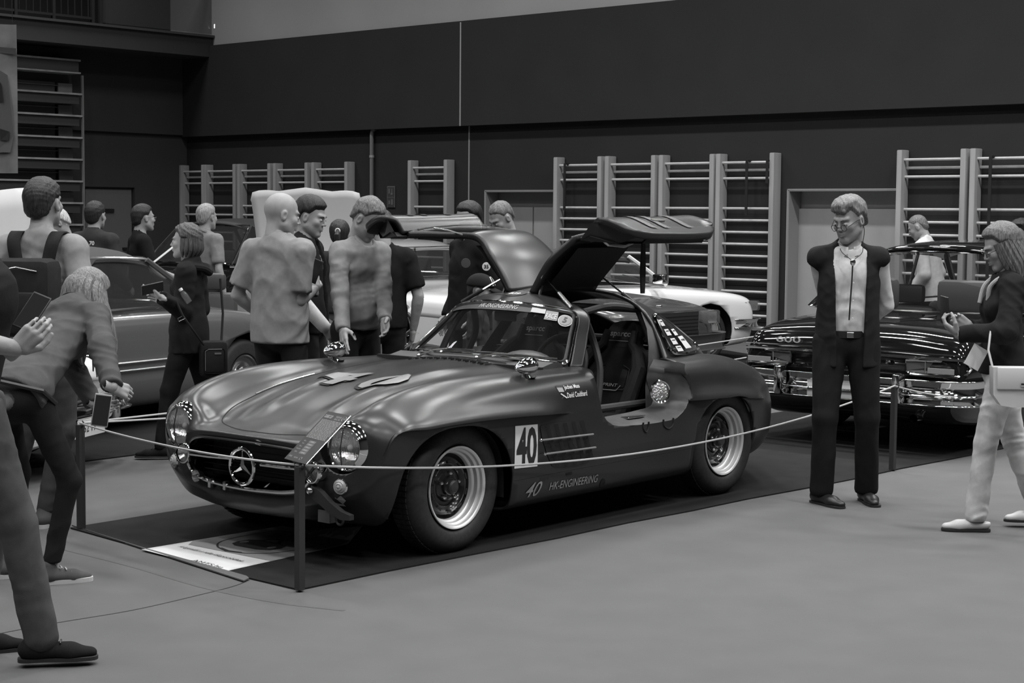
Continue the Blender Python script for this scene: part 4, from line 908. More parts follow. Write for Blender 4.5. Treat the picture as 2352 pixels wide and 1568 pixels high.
# barrier posts and cords
M_PST = mat('dark barrier post', .03, .5); M_CORD = mat('pale rope', .40, .7)
PSTS = [(fp(678,1356)+Vector((.023,-.019,0)), 'barrier post at the near corner of the coupe, carrying the information board'), (fp(2040,1080)+Vector((.023,-.019,0)), 'barrier post behind the man in the vest'), (gw(.88,-1.12), 'barrier post hidden behind the bending woman'),
        (Vector((4.6, 12.95, 0)), 'barrier post at the far right end'), (gw(-7.2,-1.22), 'barrier post behind the tail of the coupe')]
for p, lab in PSTS:
    r = empty('barrier_post', (p.x, p.y, .008), WA, lab, 'post')
    MB().box((-.017, -.017, .004), (.017, .017, .555)).build('post', M_PST, r); MB().lathe([(0, .0), (.02, 0), (.02, .006), (0, .006)], 28).build('foot_plate', M_PST, r)
    for s in (1, -1): MB().tube([(s*.017, 0, .545), (s*.03, 0, .555), (s*.033, 0, .57), (s*.02, 0, .578)], .004, 6).build('cord_hook', BLACK, r, smooth=True)
def cord(a, b, sag, lab, za=.572, zb=.572):
    pts = [(lerp(a.x, b.x, t), lerp(a.y, b.y, t), lerp(za, zb, t)-4*sag*t*(1-t)) for t in np.linspace(0, 1, 25)]
    o = MB().tube(pts, .0055, 6).build('rope', M_CORD, smooth=True); tag(o, lab, 'rope')
A_, B_, C_, D_, E_ = [p for p, l in PSTS]
cord(A_, B_, .185, 'pale rope hanging along the near side of the coupe'); cord(A_, C_, .03, 'pale rope across the front of the coupe')
cord(B_, D_, .16, 'pale rope running right from the post behind the man in the vest'); cord(C_, E_, .10, 'pale rope along the far side of the coupe')
cord(C_, gw(-7.3, -1.9), .03, 'upper pale rope behind the far headlamp of the coupe', .572, .60)
# information board on the near post
M_BRD = mat('info board print', .012, .35); M_TXT = mat('info board text', .33, .5)
Rv = Vector((.57, -.82, 0)).normalized(); Uv = Vector((.61, .42, .67)).normalized(); Rv = (Rv-Uv*Rv.dot(Uv)).normalized(); Nv = Rv.cross(Uv)
o0 = Vector((A_.x-.018, A_.y, .588))-Rv*.110-Uv*.0
bd = empty('information_board', (A_.x, A_.y, .575), 0, 'black information board with white print on the near barrier post', 'sign')
def bp(u, v, l=0.0): return o0+Rv*u+Uv*v+Nv*l-Vector((A_.x, A_.y, .575))
Wb, Hb = .212, .30
MB().add([bp(0,0,-.003),bp(Wb,0,-.003),bp(Wb,Hb,-.003),bp(0,Hb,-.003),bp(0,0),bp(Wb,0),bp(Wb,Hb),bp(0,Hb)], [(3,2,1,0),(4,5,6,7),(0,1,5,4),(1,2,6,5),(2,3,7,6),(3,0,4,7)]).build('board', M_BRD, bd)
MB().tube([bp(Wb, 0), bp(Wb, Hb)], .0022, 4).build('board_edge', CHROME2, bd)
MB().add([bp(.07,0,-.02),bp(.14,0,-.02),bp(.14,.10,-.02),bp(.07,.10,-.02),bp(.07,0,-.004),bp(.14,0,-.004),bp(.14,.10,-.004),bp(.07,.10,-.004)], [(3,2,1,0),(4,5,6,7),(0,1,5,4),(1,2,6,5),(2,3,7,6),(3,0,4,7)]).build('board_holder', BLACK, bd)
def btext(t, u, v, h, w, bold=0): 
    V, F = text_mesh(t, 1.0, 0, bold); c = (V.max(0)+V.min(0))/2; Wt = V[:, 0].max()-V[:, 0].min(); Ht = V[:, 1].max()-V[:, 1].min()
    obj('board_lettering', [bp(u+(x-c[0])*w/Wt, v+(y-c[1])*h/Ht, .001) for x, y in V], F, M_TXT, bd, smooth=False)
btext('CLASSIC CUP', .048, .272, .018, .07, .03); btext('MERCEDES-BENZ', .135, .278, .009, .05); btext('300 SL 1955', .135, .264, .009, .05)
rr_ = random.Random(4); mb = MB()
for k in range(17):
    v = .248-.0068*k; u = .015
    while u < .19:
        w = rr_.uniform(.008, .028); w = min(w, .195-u); mb.add([bp(u, v, .001), bp(u+w, v, .001), bp(u+w, v+.003, .001), bp(u, v+.003, .001)], [(0,1,2,3)]); u += w+.004
t = mb.build('small_print', M_TXT, bd); t['kind'] = 'stuff'
for k, (a, b) in enumerate((('Év:', '1955'), ('Típus:', '300 SL'), ('Motor:', '2996 cm³'), ('Teljesítmény:', '215 LE'), ('Szín:', 'DB 40'))):
    v = .118-.0165*k; btext(a, .04, v, .008, .04 if k == 3 else .022)
    MB().add([bp(.075, v-.007, .0008), bp(.135, v-.007, .0008), bp(.135, v+.0065, .0008), bp(.075, v+.0065, .0008)], [(0,1,2,3)]).build('table_field', mat('board field', .12, .5), bd); btext(b, .105, v, .0075, .03)
btext('VDMKE', .03, .022, .009, .03); btext('PARTNER', .085, .020, .007, .035)
MB().tube([bp(.13+.008*math.cos(a), .02+.008*math.sin(a), .001) for a in np.linspace(0, 2*PI, 17)[:-1]], .0012, 4, closed=True).build('board_emblem', M_TXT, bd); MB().tube([bp(.185+.015*math.cos(a), .275+.013*math.sin(a), .001) for a in np.linspace(0, 2*PI, 17)[:-1]], .0012, 4, closed=True).build('board_emblem', M_TXT, bd)
btext('2024', .185, .275, .007, .02)
# poster on the floor in front of the coupe
M_PAP = mat('poster paper', .60, .6); M_INK = mat('poster ink', .02, .6); M_PGR = mat('poster grey print and shade', .22, .6)
pa, pb_, pc, pd = fp(325,1266), fp(520,1316), fp(835,1245), fp(650,1212)
rp = empty('floor_poster', (pa.x, pa.y, .010), 0, 'white floor poster with a black shield and car print in front of the coupe', 'poster')
def pp(u, v, l=0.0):
    p = pa.lerp(pb_, u).lerp(pd.lerp(pc, u), v); c = max(0, v-.88)*max(0, u-.35); return Vector((p.x-pa.x, p.y-pa.y, .001+l+c*.9*1.2))
mb = MB(); mb.sheet([[pp(i/12, j/16) for i in range(13)] for j in range(17)]); o = mb.build('sheet', M_PAP, rp, smooth=True); solid(o, .002)
def pshape(name, pts, m, l=.0015):
    V, F = subdivide([(u, v, 0) for u, v in pts], [tuple(range(len(pts)))], .12); obj(name, [pp(v[0], v[1], l) for v in V], F, m, rp, smooth=False)
def pline(pts, w, closed=True, name='printed_line'):
    P = [np.array(p) for p in pts]; n = len(P); mb = MB()
    for i in range(n if closed else n-1):
        a, b = P[i], P[(i+1) % n]; t = (b-a)/np.linalg.norm(b-a); q = np.array([-t[1], t[0]])*w/2
        mb.add([pp(*(a+q), .002), pp(*(a-q), .002), pp(*(b-q), .002), pp(*(b+q), .002)], [(0,1,2,3)])
    o = mb.build(name, M_INK, rp); return o
pshape('shade_field', [(.10,.26),(1,.30),(1,.985),(0,.985),(0,.35)], M_PGR, .0012)  # shade over the white sheet painted as a flat grey field
sh = [(.5,.30),(.66,.33),(.80,.42),(.86,.55),(.87,.88),(.13,.88),(.14,.55),(.20,.42),(.34,.33)]
pline([tuple(p) for p in catmull(sh[:5], 4)]+[tuple(p) for p in catmull(sh[5:]+[sh[0]], 4)][:-1], .014, name='shield_outline')
pshape('shield_tip', [(.5,.285),(.64,.315),(.62,.335),(.5,.315),(.38,.335),(.36,.315)], M_INK, .0025)
pshape('printed_car', [(.28,.50),(.30,.45),(.38,.42),(.62,.43),(.72,.47),(.74,.54),(.70,.60),(.60,.62),(.52,.70),(.42,.70),(.37,.62),(.28,.58)], M_INK, .0025)
pshape('printed_car_window', [(.41,.62),(.44,.68),(.50,.68),(.55,.62)], M_PGR, .003)
for u in (.33, .66): pshape('printed_car_lamp', [(u+.03*math.cos(a), .52+.03*math.sin(a)) for a in np.linspace(0, 2*PI, 13)[:-1]], M_PGR, .003)
def ptext(t, u, v, h, w, m=M_INK, rot=0, bold=0, shear=0):
    V, F = text_mesh(t, 1.0, shear, bold); c = (V.max(0)+V.min(0))/2; Wt = V[:, 0].max()-V[:, 0].min(); Ht = V[:, 1].max()-V[:, 1].min()
    obj('poster_lettering', [pp(u+(x-c[0])*w/Wt, v+(y-c[1])*h/Ht, .003) for x, y in V], F, m, rp, smooth=False)
ptext('CLASSIC', .46, .80, .07, .44, bold=.02); ptext('CUP', .60, .73, .06, .2, bold=.03); ptext('2024', .34, .74, .03, .13)
ptext('A legendák is néha kikapcsolódnak...', .5, .19, .045, .78, shear=.4); ptext('AMTS.hu', .74, .030, .032, .34)
# ================================================================== the other cars
M_CPAINT = {}
def paint(name, c, rough=.12, metal=0.0, coat=.8): return mat(name, c, rough, metal, coat=coat)
P_BLACK = paint('black car lacquer', .008, .06); P_WHITE = paint('white car paint', .80, .18); P_SILV = paint('silver car paint', .40, .22, .35); P_GREY = paint('grey car paint', .13, .22, .3)
P_LIGHT = paint('pale silver paint', .40, .2, .2); P_DARK = paint('dark car paint', .035, .15); SOFT = mat('soft top cloth', .045, .9, bump=.3, bscale=300); TAIL = mat('tail lamp glass', .10, .08, coat=1.0)
HEADREST = mat('seat leather', .05, .5)
def gwheel(parent, x, y, r, rim, side, style='disc', capm=None):
    w = empty('wheel', (0, 0, 0)); w.parent = parent; w.location = (x, y, r)
    if side < 0: w.rotation_euler = (0, 0, PI)
    k = r/.335; W_ = .17
    MB().lathe([(rim*1.0,-.02),(rim*1.1,.004),(r*.84,.008),(r*.93,-.004),(r*.985,-.03),(r,-.08),(r*.985,-.13),(r*.93,-.155),(rim*1.1,-.165),(rim,-.15)], 40, 'y', closed=True).build('tyre', RUBBER, w, smooth=True)
    if style == 'disc':
        MB().lathe([(rim,-.02),(rim*1.03,-.0),(rim*.96,.002),(rim*.9,-.02),(rim*.72,-.03),(rim*.66,-.012),(rim*.5,-.006),(rim*.46,.006),(rim*.2,.014),(0,.016)], 36, 'y').build('wheel_cover', capm or CHROME2, w, smooth=True)
    else:
        MB().lathe([(rim,-.02),(rim*1.03,-.0),(rim*.96,.002),(rim*.9,-.02),(rim*.86,-.05)], 36, 'y').build('rim', CHROME2, w, smooth=True)
        MB().lathe([(rim*.9,-.05),(0,-.055)], 36, 'y').build('rim_shadow', BLACK, w)
        AL = mat('alloy wheel face', .42, .35, .5)
        for q in range(5):
            a = 2*PI*q/5; mb = MB(); poly = [(-.062,.03),(.062,.03),(.085,rim*.93),(-.085,rim*.93)]
            mb.prism(poly, -.045, -.02, lambda u, v, h: (u*math.cos(a)+v*math.sin(a), h, -u*math.sin(a)+v*math.cos(a))); mb.build('wheel_spoke', AL, w)
            c = (.055*math.cos(a), -.02, .055*math.sin(a)); MB().lathe([(.010, 0), (.008, .006), (0, .007)], 8, 'y', c=c).build('wheel_nut', BLACK, w)
        MB().lathe([(.04, -.02), (.035, -.005), (0, -.002)], 20, 'y').build('hub_cap', CHROME2, w, smooth=True)
    return w
def car(name, label, loc, ang, S, pm, wheels, gh=None, nu=4, nv=4, wr=.31, rim=.19, wstyle='disc', capm=None, roofm=None, glass=None, cut_top=None, bon=None, arch_r=None):
    """S: stations (x, z centre top, z shoulder, half width, z bottom, inset) ; nose first. origin = front axle centre on the floor"""
    R = empty(name, tuple(loc), ang, label, 'car'); K = []
    for (x, zt, zs, w, zb, *e) in S:
        xo = e[0] if e else 0.0
        K.append([(x, 0, zt), (x, w*.45, zt-.004), (x-xo*.3, w*.74, lerp(zt, zs, .55)), (x-xo*.6, w*.90, zs), (x-xo, w*.975, zs-.055), (x-xo, w, lerp(zs, zb, .36)), (x-xo, w*.995, lerp(zs, zb, .62)), (x-xo, w*.97, zb+.09), (x-xo*.7, w*.90, zb), (x, 0, zb-.01)])
    G = smooth_grid(K, nu, nv); n, m = G.shape[:2]; V = G.reshape(-1, 3); F = grid_faces(n, m)
    ar = arch_r or wr*1.16
    val = np.array([min([arch_sd(p[0], p[2], wx, wr, ar, ar, 2.1) if p[1] > .45 else 1 for wx in wheels]) for p in V])
    V, F = clip(V, F, val)
    if cut_top:
        P = to_np(V); c = poly_sd(P[:, :2], cut_top); c = np.where(P[:, 2] < .6, .3, c); V, F = clip(V, F, c)
    hwid = max(s[3] for s in S)
    # end caps
    V, F = both(V, F); b = obj('body', V, F, pm, R)
    bm = bmesh.new(); bm.from_mesh(b.data); bmesh.ops.remove_doubles(bm, verts=bm.verts, dist=.0005); bmesh.ops.recalc_face_normals(bm, faces=bm.faces); bm.to_mesh(b.data); bm.free(); solid(b, .012)
    for xi in (0, -1):
        ring = [tuple(p) for p in G[xi]]; q = ring+[(p[0], -p[1], p[2]) for p in ring[::-1]][1:-1]
        obj('end_panel', q, [tuple(range(len(q)))], pm, R, smooth=False)
    for wx in wheels:
        for s in (1, -1):
            gwheel(R, wx, s*(hwid-.045), wr, rim, s, wstyle, capm)
            prof = [(wx+ar*1.02*math.cos(t), wr+ar*1.02*math.sin(t)) for t in np.linspace(-.25, PI+.25, 17)]
            mb = MB(); mb.sheet([[(x, s*(hwid-.03), max(z, S[1][4]+.03)) for x, z in prof], [(x, s*.42, max(z, S[1][4]+.03)) for x, z in prof]]); k = len(mb.v); mb.add([(x, s*.42, z) for x, z in prof], [tuple(range(len(prof)))]); mb.build('wheel_well', M_UNDER, R, smooth=True)
    bv = BVHTree.FromPolygons([Vector(v) for v in V], F)
    def side(x, z, s, l=.004):
        h = bv.ray_cast(Vector((x, 2*s, z)), Vector((0, -s, 0))); return (Vector((x, h[0].y+l*s, z)) if h[0] else Vector((x, hwid*s, z)))
    def top(x, y, l=.003):
        h = bv.ray_cast(Vector((x, y, 2.5)), Vector((0, 0, -1))); return h[0]+Vector((0, 0, l)) if h[0] else Vector((x, y, .8))
    def strip(name, pts, m, r=.006, s=(1, -1), parent=None):
        for q in s: MB().tube([side(x, z, q, r*.5) for x, z in pts], r, 6).build(name, m, parent or R, smooth=True)
    R_ = dict(root=R, side=side, top=top, strip=strip, bvh=bv)
    if gh:   # greenhouse: (windscreen base x,z) (roof front) (roof rear) (rear glass base), widths
        (x0, z0), (x1, z1), (x2, z2), (x3, z3) = gh['pts']; wb, wt = gh.get('wb', hwid-.10), gh.get('wt', hwid-.26); rm = roofm or pm; gm = glass or DGLASS
        bow = gh.get('bow', .10)
        def cs(x, z, w, s): return Vector((x, w*s, z))
        # screens and side glass
        def screen(nm, xa, za, xb, zb_, b):
            P = []
            for i in range(7):
                t = i/6; w = lerp(wb-.03, wt-.03, t); P.append([(lerp(xa, xb, t)+b*(1-(j/6-1)**2) if False else lerp(xa, xb, t)+b*(1-((j-6)/6)**2), w*(j-6)/6, lerp(za, zb_, t)) for j in range(13)])
            MB().sheet(P).build(nm, gm, R, smooth=True); ed = P[0]+[r[-1] for r in P[1:]]+P[-1][::-1][1:]+[r[0] for r in P[::-1][1:-1]]
            MB().tube(ed, .012, 6, closed=True).build('chrome_frame', gh.get('fm', CHROME), R, smooth=True)
        screen('windscreen', x0, z0, x1, z1, bow)
        if gh.get('rear', True): screen('rear_window', x3, z3, x2, z2, -bow)
        else: MB().sheet([[(lerp(x3, x2, i/4)-bow*(1-((j-6)/6)**2), lerp(wb-.03, wt-.03, i/4)*(j-6)/6, lerp(z3, z2, i/4)) for j in range(13)] for i in range(5)]).build('soft_back', rm, R, smooth=True)
        if gh.get('roof', True):
            P = []; N = 10
            for i in range(N+1):
                t = i/N; x = lerp(x1+.02, x2-.02, t); z = lerp(z1, z2, t)+gh.get('crown', .05)*math.sin(PI*t)**.6; row = []
                for j in range(-8, 9):
                    u = j/8; zz = z-.0-.075*abs(u)**3.2; xx = x+(bow*(1-u*u)*(1-t)) - bow*(1-u*u)*t; row.append((xx, (wt+.012)*u, zz+.035*(1-u*u)))
                P.append(row)
            r = MB().sheet(P).build('roof', rm, R, smooth=True); solid(r, .03)
            for s in (1, -1):
                MB().tube([(x0+.02, s*(wb-.02), z0), (lerp(x0, x1, .5), s*lerp(wb, wt, .5), lerp(z0, z1, .5)+.0), (x1, s*wt, z1-.02)], .022, 6).build('pillar', gh.get('pm', pm), R, smooth=True)
                q = [(x3, s*(wb-.02), z3), (x3+gh.get('cw', .2), s*(wb-.0), z3), (x2+gh.get('cw', .2)*.8, s*(wt+.01), z2-.03), (x2, s*(wt-.0), z2-.02)]
                r = MB().add(q, [(0, 1, 2, 3)] if s > 0 else [(3, 2, 1, 0)]).build('rear_pillar', rm, R); solid(r, .03, 0)
                for xb in gh.get('bp', []):
                    MB().tube([(xb[0], s*(wb-.005), z0-.02), (xb[1], s*(wt+.0), z1-.02)], gh.get('bpr', .014), 6).build('pillar', gh.get('bpm', CHROME2), R, smooth=True)
                sg = [(x0-.06, s*(wb-.012), z0), (x3+gh.get('cw', .2)-.02, s*(wb-.012), z3), (x2+gh.get('cw', .2)*.8-.02, s*(wt-.01), z2-.03), (x1-.03, s*(wt-.01), z1-.03)]
                MB().add(sg, [(0, 1, 2, 3)]).build('side_window', gm, R)
                MB().tube([(x0-.04, s*(wb-.006), z0+.004), (x3+.03, s*(wb-.006), z3+.004)], .009, 6).build('belt_strip', CHROME, R, smooth=True)
                MB().tube([(x1-.02, s*(wt+.012), z1-.012), (lerp(x1, x2, .5), s*(wt+.014), lerp(z1, z2, .5)+gh.get('crown', .05)*.45-.03), (x2+.02, s*(wt+.012), z2-.012)], .008, 6).build('gutter_strip', gh.get('fm', CHROME), R, smooth=True)
    # cabin floor and seats
    if gh or cut_top:
        sx = gh['pts'][0][0]-.95 if gh else cut_top[0][0]-.9
        for xx in ([sx] if not (gh or {}).get('four') else [sx, sx-.85]):
            for y in (.36, -.36):
                st = MB().box((xx-.12, y-.24, .35), (xx+.0, y+.24, .98), M=Matrix.Translation((0, 0, 0)), bev=.05).build('seat_back', HEADREST, R, smooth=True)
                MB().box((xx-.11, y-.14, 1.0), (xx-.03, y+.14, 1.15), bev=.035).build('head_rest', HEADREST, st, smooth=True)
        if len(wheels) > 1: MB().box((min(wheels)+.1, -hwid+.12, .25), (max(wheels)-.5, hwid-.12, .32)).build('cabin_floor', INTER, R)
        x_ = (gh['pts'][0][0] if gh else cut_top[0][0]); MB().box((x_-.30, -hwid+.16, .62), (x_-.02, hwid-.16, .86), bev=.05).build('dashboard', INTER, R, smooth=True)
    return R_
def lampset(C, x, ys, z, r, m=CHROME, fwd=1, name='headlamp', sy=1.0):
    for y in ys:
        M = Matrix.Translation((x, y, z)) @ Matrix.Scale(fwd, 4, (1, 0, 0)) @ Matrix.Scale(sy, 4, (0, 0, 1))
        h = MB().lathe([(r*1.10, -.22), (r*1.15, -.02), (r*1.12, .0), (r*1.0, .02), (r*.93, .022)], 28, 'x', M=M).build(name, m, C['root'], smooth=True)
        MB().lathe([(0, -.06), (r*.4, -.05), (r*.8, -.01), (r*.95, .015)], 24, 'x', M=M).build('reflector', REFL, h, smooth=True)
        MB().lathe([(r*.95, .018), (r*.6, .035), (0, .042)], 24, 'x', M=M).build('lens', LENS, h, smooth=True)
def bumper(C, x, w, z, back=.55, r=.045, fwd=1, parts=1, m=CHROME, h=.09):
    pts = [(x-fwd*back, w+.02, z), (x-fwd*.16, w+.03, z), (x-fwd*.03, w*.88, z), (x+fwd*.01, w*.5, z), (x+fwd*.02, 0, z)]
    pts = pts+[(a, -b, c) for a, b, c in pts[::-1][1:]]; P = catmull(pts, 5); prof = [(-.02, -h/2), (.012, -h*.42), (.028, -h*.12), (.03, h*.1), (.014, h*.42), (-.02, h/2)]
    G = []
    for i, p in enumerate(P):
        t = P[min(i+1, len(P)-1)]-P[max(i-1, 0)]; t /= np.linalg.norm(t); n = np.array([-t[1], t[0]])*(-1 if fwd > 0 else 1)
        n = n if True else n; s = 1 if (n[0]*fwd >= -.2) else 1
        G.append([(p[0]+n[0]*-a if False else p[0]+(-n[0])*-a, p[1]+n[1]*a, p[2]+b) for a, b in prof])
    o = MB().sheet(G).build('bumper', m, C['root'], smooth=True); solid(o, .006, 0); return o
# --- 1 black limousine seen from behind at the right
WCAR = math.atan2(.765, .644)
D1 = Vector((.644, .765, 0)); N1 = Vector((-.765, .644, 0))
tail = Vector((2.46, 12.25, 0)); org = tail+D1*(3.2+1.25)       # front axle
S6 = [(.88,.72,.62,.70,.24,.02),(.80,.86,.80,.86,.20,.03),(.30,.93,.88,.93,.19),(-.8,.97,.92,.94,.19),(-1.6,.98,.94,.94,.19),(-2.6,.98,.94,.94,.19),(-3.2,.98,.93,.94,.19),(-3.75,.955,.90,.935,.20),(-4.15,.92,.87,.92,.22),(-4.36,.86,.82,.90,.26),(-4.43,.74,.72,.885,.32),(-4.45,.60,.57,.87,.38),(-4.43,.46,.455,.84,.40)]
C6 = car('limousine', 'black lacquered limousine seen from behind, to the right of the man in the vest', org, WCAR, S6, P_BLACK, (0, -3.2), wr=.35, rim=.2,
         gh=dict(pts=((-.95,.98),(-1.55,1.43),(-3.0,1.43),(-3.62,.985)), wb=.84, wt=.68, four=True, bp=[(-1.95,-2.02)], bpm=CHROME, crown=.05, cw=.28, bow=.12),
         cut_top=[(-1.0,-1),(-1.0,.76),(-3.5,.76),(-3.5,-1)], glass=mat('clear car glass', .02, .02, alpha=.22, spec=.9))
rt = C6['root']
C6['strip']('waist_strip', [(.7,.80),(-1,.86),(-3,.86),(-4.2,.79)], CHROME, .010)
for x, z, r, in ((-4.47,.700,.010), (-4.475,.735,.006)): MB().tube([(x+.04, -.89, z), (x, -.6, z+.004), (x-.004, 0, z+.008), (x, .6, z+.004), (x+.04, .89, z)], r, 6).build('tail_strip', CHROME, rt, smooth=True)
MB().tube([(-4.40,-.86,.83),(-4.42,-.5,.842),(-4.425,0,.846),(-4.42,.5,.842),(-4.40,.86,.83)], .006, 6).build('boot_strip', CHROME, rt, smooth=True)
for s in (1, -1):     # framed wrap-round tail lamps
    y0, y1 = s*.47, s*.895; P = [(-4.478, y0, .685), (-4.478, y0+s*.0, .61), (-4.475, y0+s*.04, .585), (-4.45, s*.85, .585), (-4.40, s*.895, .60), (-4.36, s*.91, .64), (-4.40, s*.90, .685)]
    fr = MB().add(P, [tuple(range(7))]).build('tail_lamp', TAIL, rt); MB().tube(P, .011, 6, closed=True).build('lamp_frame', CHROME, fr, smooth=True)
    MB().tube([(-4.482, s*.62, .60), (-4.482, s*.62, .68)], .004, 5).build('lamp_divider', CHROME2, fr); MB().box((-4.486, min(s*.64, s*.84), .60), (-4.478, max(s*.64, s*.84), .64), bev=.002).build('reflector', mat('tail reflector', .25, .15), fr)
b = bumper(C6, -4.56, .93, .50, back=.75, fwd=-1, h=.11); bumper(C6, -4.55, .93, .415, back=.5, fwd=-1, h=.07)
for s in (1, -1): MB().box((-4.66, s*.48-.035, .38), (-4.56, s*.48+.035, .60), bev=.025).build('overrider', CHROME, rt, smooth=True)
MB().box((-4.575,-.27,.385),(-4.56,.27,.50)).build('number_plate', WHITE, rt)
text_on('badge', '600', .062, (-4.435, .52, .775), (0, -1, 0), (0, 0, 1), mat('bright badge', .55, .3, .3), rt, width=.21, bold=.01); MB().box((-4.44, .40, .733), (-4.432, .64, .738)).build('badge_bar', MATS['bright badge'], rt)
MB().lathe([(.032, -.25), (.033, .0), (.028, .0), (.026, -.2)], 20, 'x', M=Matrix.Translation((-4.50, -.55, .27)) @ Matrix.Scale(-1, 4, (1, 0, 0))).build('exhaust_pipe', CHROME, rt, smooth=True)
MB().lathe([(.02, 0), (.02, .01), (0, .014)], 16, 'x', M=Matrix.Translation((-4.47, -.33, .66)) @ Matrix.Scale(-1, 4, (1, 0, 0))).build('boot_lock', CHROME, rt, smooth=True)
MB().box((-3.6,-.72,.93),(-3.35,.72,.97)).build('parcel_shelf', INTER, rt)
for y in (-.42, .12, .46)[:0]: pass
for y in (-.40, .42): MB().box((-3.42, y-.24, .97), (-3.30, y+.24, 1.22), bev=.05).build('rear_head_rest', mat('headrest cloth', .07, .8), rt, smooth=True)
# --- 2 white roadster at the right behind the coupe
D2 = Vector((.78, .626, 0)); N2 = Vector((-.626, .78, 0)); wf = Vector((2.25, 19.3, 0)); org = wf+N2*.86
SR = [(.86,.66,.60,.66,.28,.02),(.80,.74,.70,.84,.24,.04),(.60,.80,.76,.885,.20),(0,.87,.82,.90,.19),(-.5,.91,.85,.895,.19),(-.95,.93,.86,.89,.19),(-1.6,.92,.87,.89,.19),(-2.46,.91,.87,.89,.20),(-3.0,.86,.82,.88,.22),(-3.38,.78,.74,.84,.28),(-3.42,.6,.58,.82,.34)]
CR = car('roadster', 'white open-top roadster with a dark roof parked before the wall bars right of the coupe', org, math.atan2(.626, .78), SR, P_WHITE, (0, -2.46), wr=.32, rim=.212, wstyle='alloy',
         gh=dict(pts=((-.56,.90),(-.98,1.25),(-1.75,1.24),(-2.30,.92)), wb=.74, wt=.56, roof=True, bp=[], crown=.03, rear=False, cw=.30, bow=.14, fm=P_DARK, pm=P_WHITE), roofm=SOFT, cut_top=[(-.66,-1),(-.66,.66),(-2.0,.66),(-2.0,-1)], glass=MATS['clear car glass'])
rt = CR['root']; CR['strip']('rubbing_strip', [(.6,.46),(.42,.46)], CHROME2, .012); CR['strip']('rubbing_strip', [(-.5,.46),(-2.1,.46)], CHROME2, .012)
CR['strip']('door_gap', [(-.78,.84),(-.82,.5),(-.80,.25)], M_SEAM, .003)
for s in (1, -1):
    MB().box((.60, s*.62 if s > 0 else -.865, .58), (.865, .865 if s > 0 else -.62, .70), bev=.02).build('headlamp', LENS, rt, smooth=True); MB().box((.58, s*.62 if s > 0 else -.855, .585), (.84, .855 if s > 0 else -.62, .695), bev=.02).build('headlamp_reflector', REFL, rt, smooth=True)
    for k in range(4): MB().box((.50, (.70 if s > 0 else -.872), .60+.025*k), (.62, (.872 if s > 0 else -.70), .612+.025*k)).build('indicator_rib', mat('indicator glass', .25, .2), rt)
    m = MB().box((-.96, s*.90-.02, .92), (-.86, s*.90+.14*s, 1.03) if s > 0 else (-.86, -.88, 1.03), bev=.02) if False else MB().box((-.88, min(s*.84, s*1.02), .93), (-.78, max(s*.84, s*1.02), 1.04), bev=.02); m.build('door_mirror', CHROME, rt, smooth=True)
bumper(CR, .95, .87, .44, h=.10); MB().box((.84,-.58,.46),(.88,.58,.70)).build('grille', BLACK, rt); MB().tube([(.885,-.6,.71),(.885,.6,.71)], .01, 6).build('grille_trim', CHROME, rt, smooth=True)
text_on('screen_sticker', '580', .05, (-.80, -.45, 1.14), (0, 1, 0), (-.85, 0, .53), WHITE, rt)
for y in (.1, -.45): MB().tube([CR['top'](-.38, y), (-.50, y+.2, .95), (-.58, y+.42, 1.0)], .006, 5).build('wiper', BLACK, rt, smooth=True)
# --- 3 dark saloon nose between the coupe's tail and the white roadster
A3 = math.atan2(-.66, .75); org = Vector((.98, 17.0, 0))
SD = [(.80,.66,.60,.62,.28,.02),(.76,.76,.72,.80,.24,.05),(.55,.81,.78,.84,.21),(0,.87,.84,.86,.2),(-.6,.92,.88,.865,.2),(-.95,.95,.90,.865,.2),(-1.15,.95,.90,.865,.2)]
CD = car('saloon', 'dark grey saloon whose nose shows between the coupe tail and the white roadster', org, A3, SD, mat('slate car paint', .075, .25, .3, coat=.5), (0,), wr=.31, rim=.19)
rt = CD['root']
for s in (1, -1):
    MB().box((.60, min(s*.50, s*.815), .60), (.80, max(s*.50, s*.815), .74), bev=.02).build('headlamp', LENS, rt, smooth=True); MB().box((.58, min(s*.51, s*.80), .605), (.77, max(s*.51, s*.80), .735), bev=.02).build('headlamp_reflector', REFL, rt, smooth=True)
g = MB().box((.74,-.40,.50),(.83,.40,.76), bev=.015).build('grille_frame', CHROME2, rt, smooth=True)
for k in range(6): MB().box((.828, -.37, .53+.035*k), (.838, .37, .548+.035*k)).build('grille_bar', BLACK, g)
MB().box((.826,-.38,.515),(.832,.38,.745)).build('grille_mesh', BLACK, g)
o = bumper(CD, .92, .84, .44, h=.16, m=mat('grey bumper plastic', .05, .5)); MB().lathe([(.035, 0), (.032, .006), (0, .008)], 20, M=Matrix.Translation(CD['top'](.62, 0))).build('hood_badge', CHROME2, rt, smooth=True)
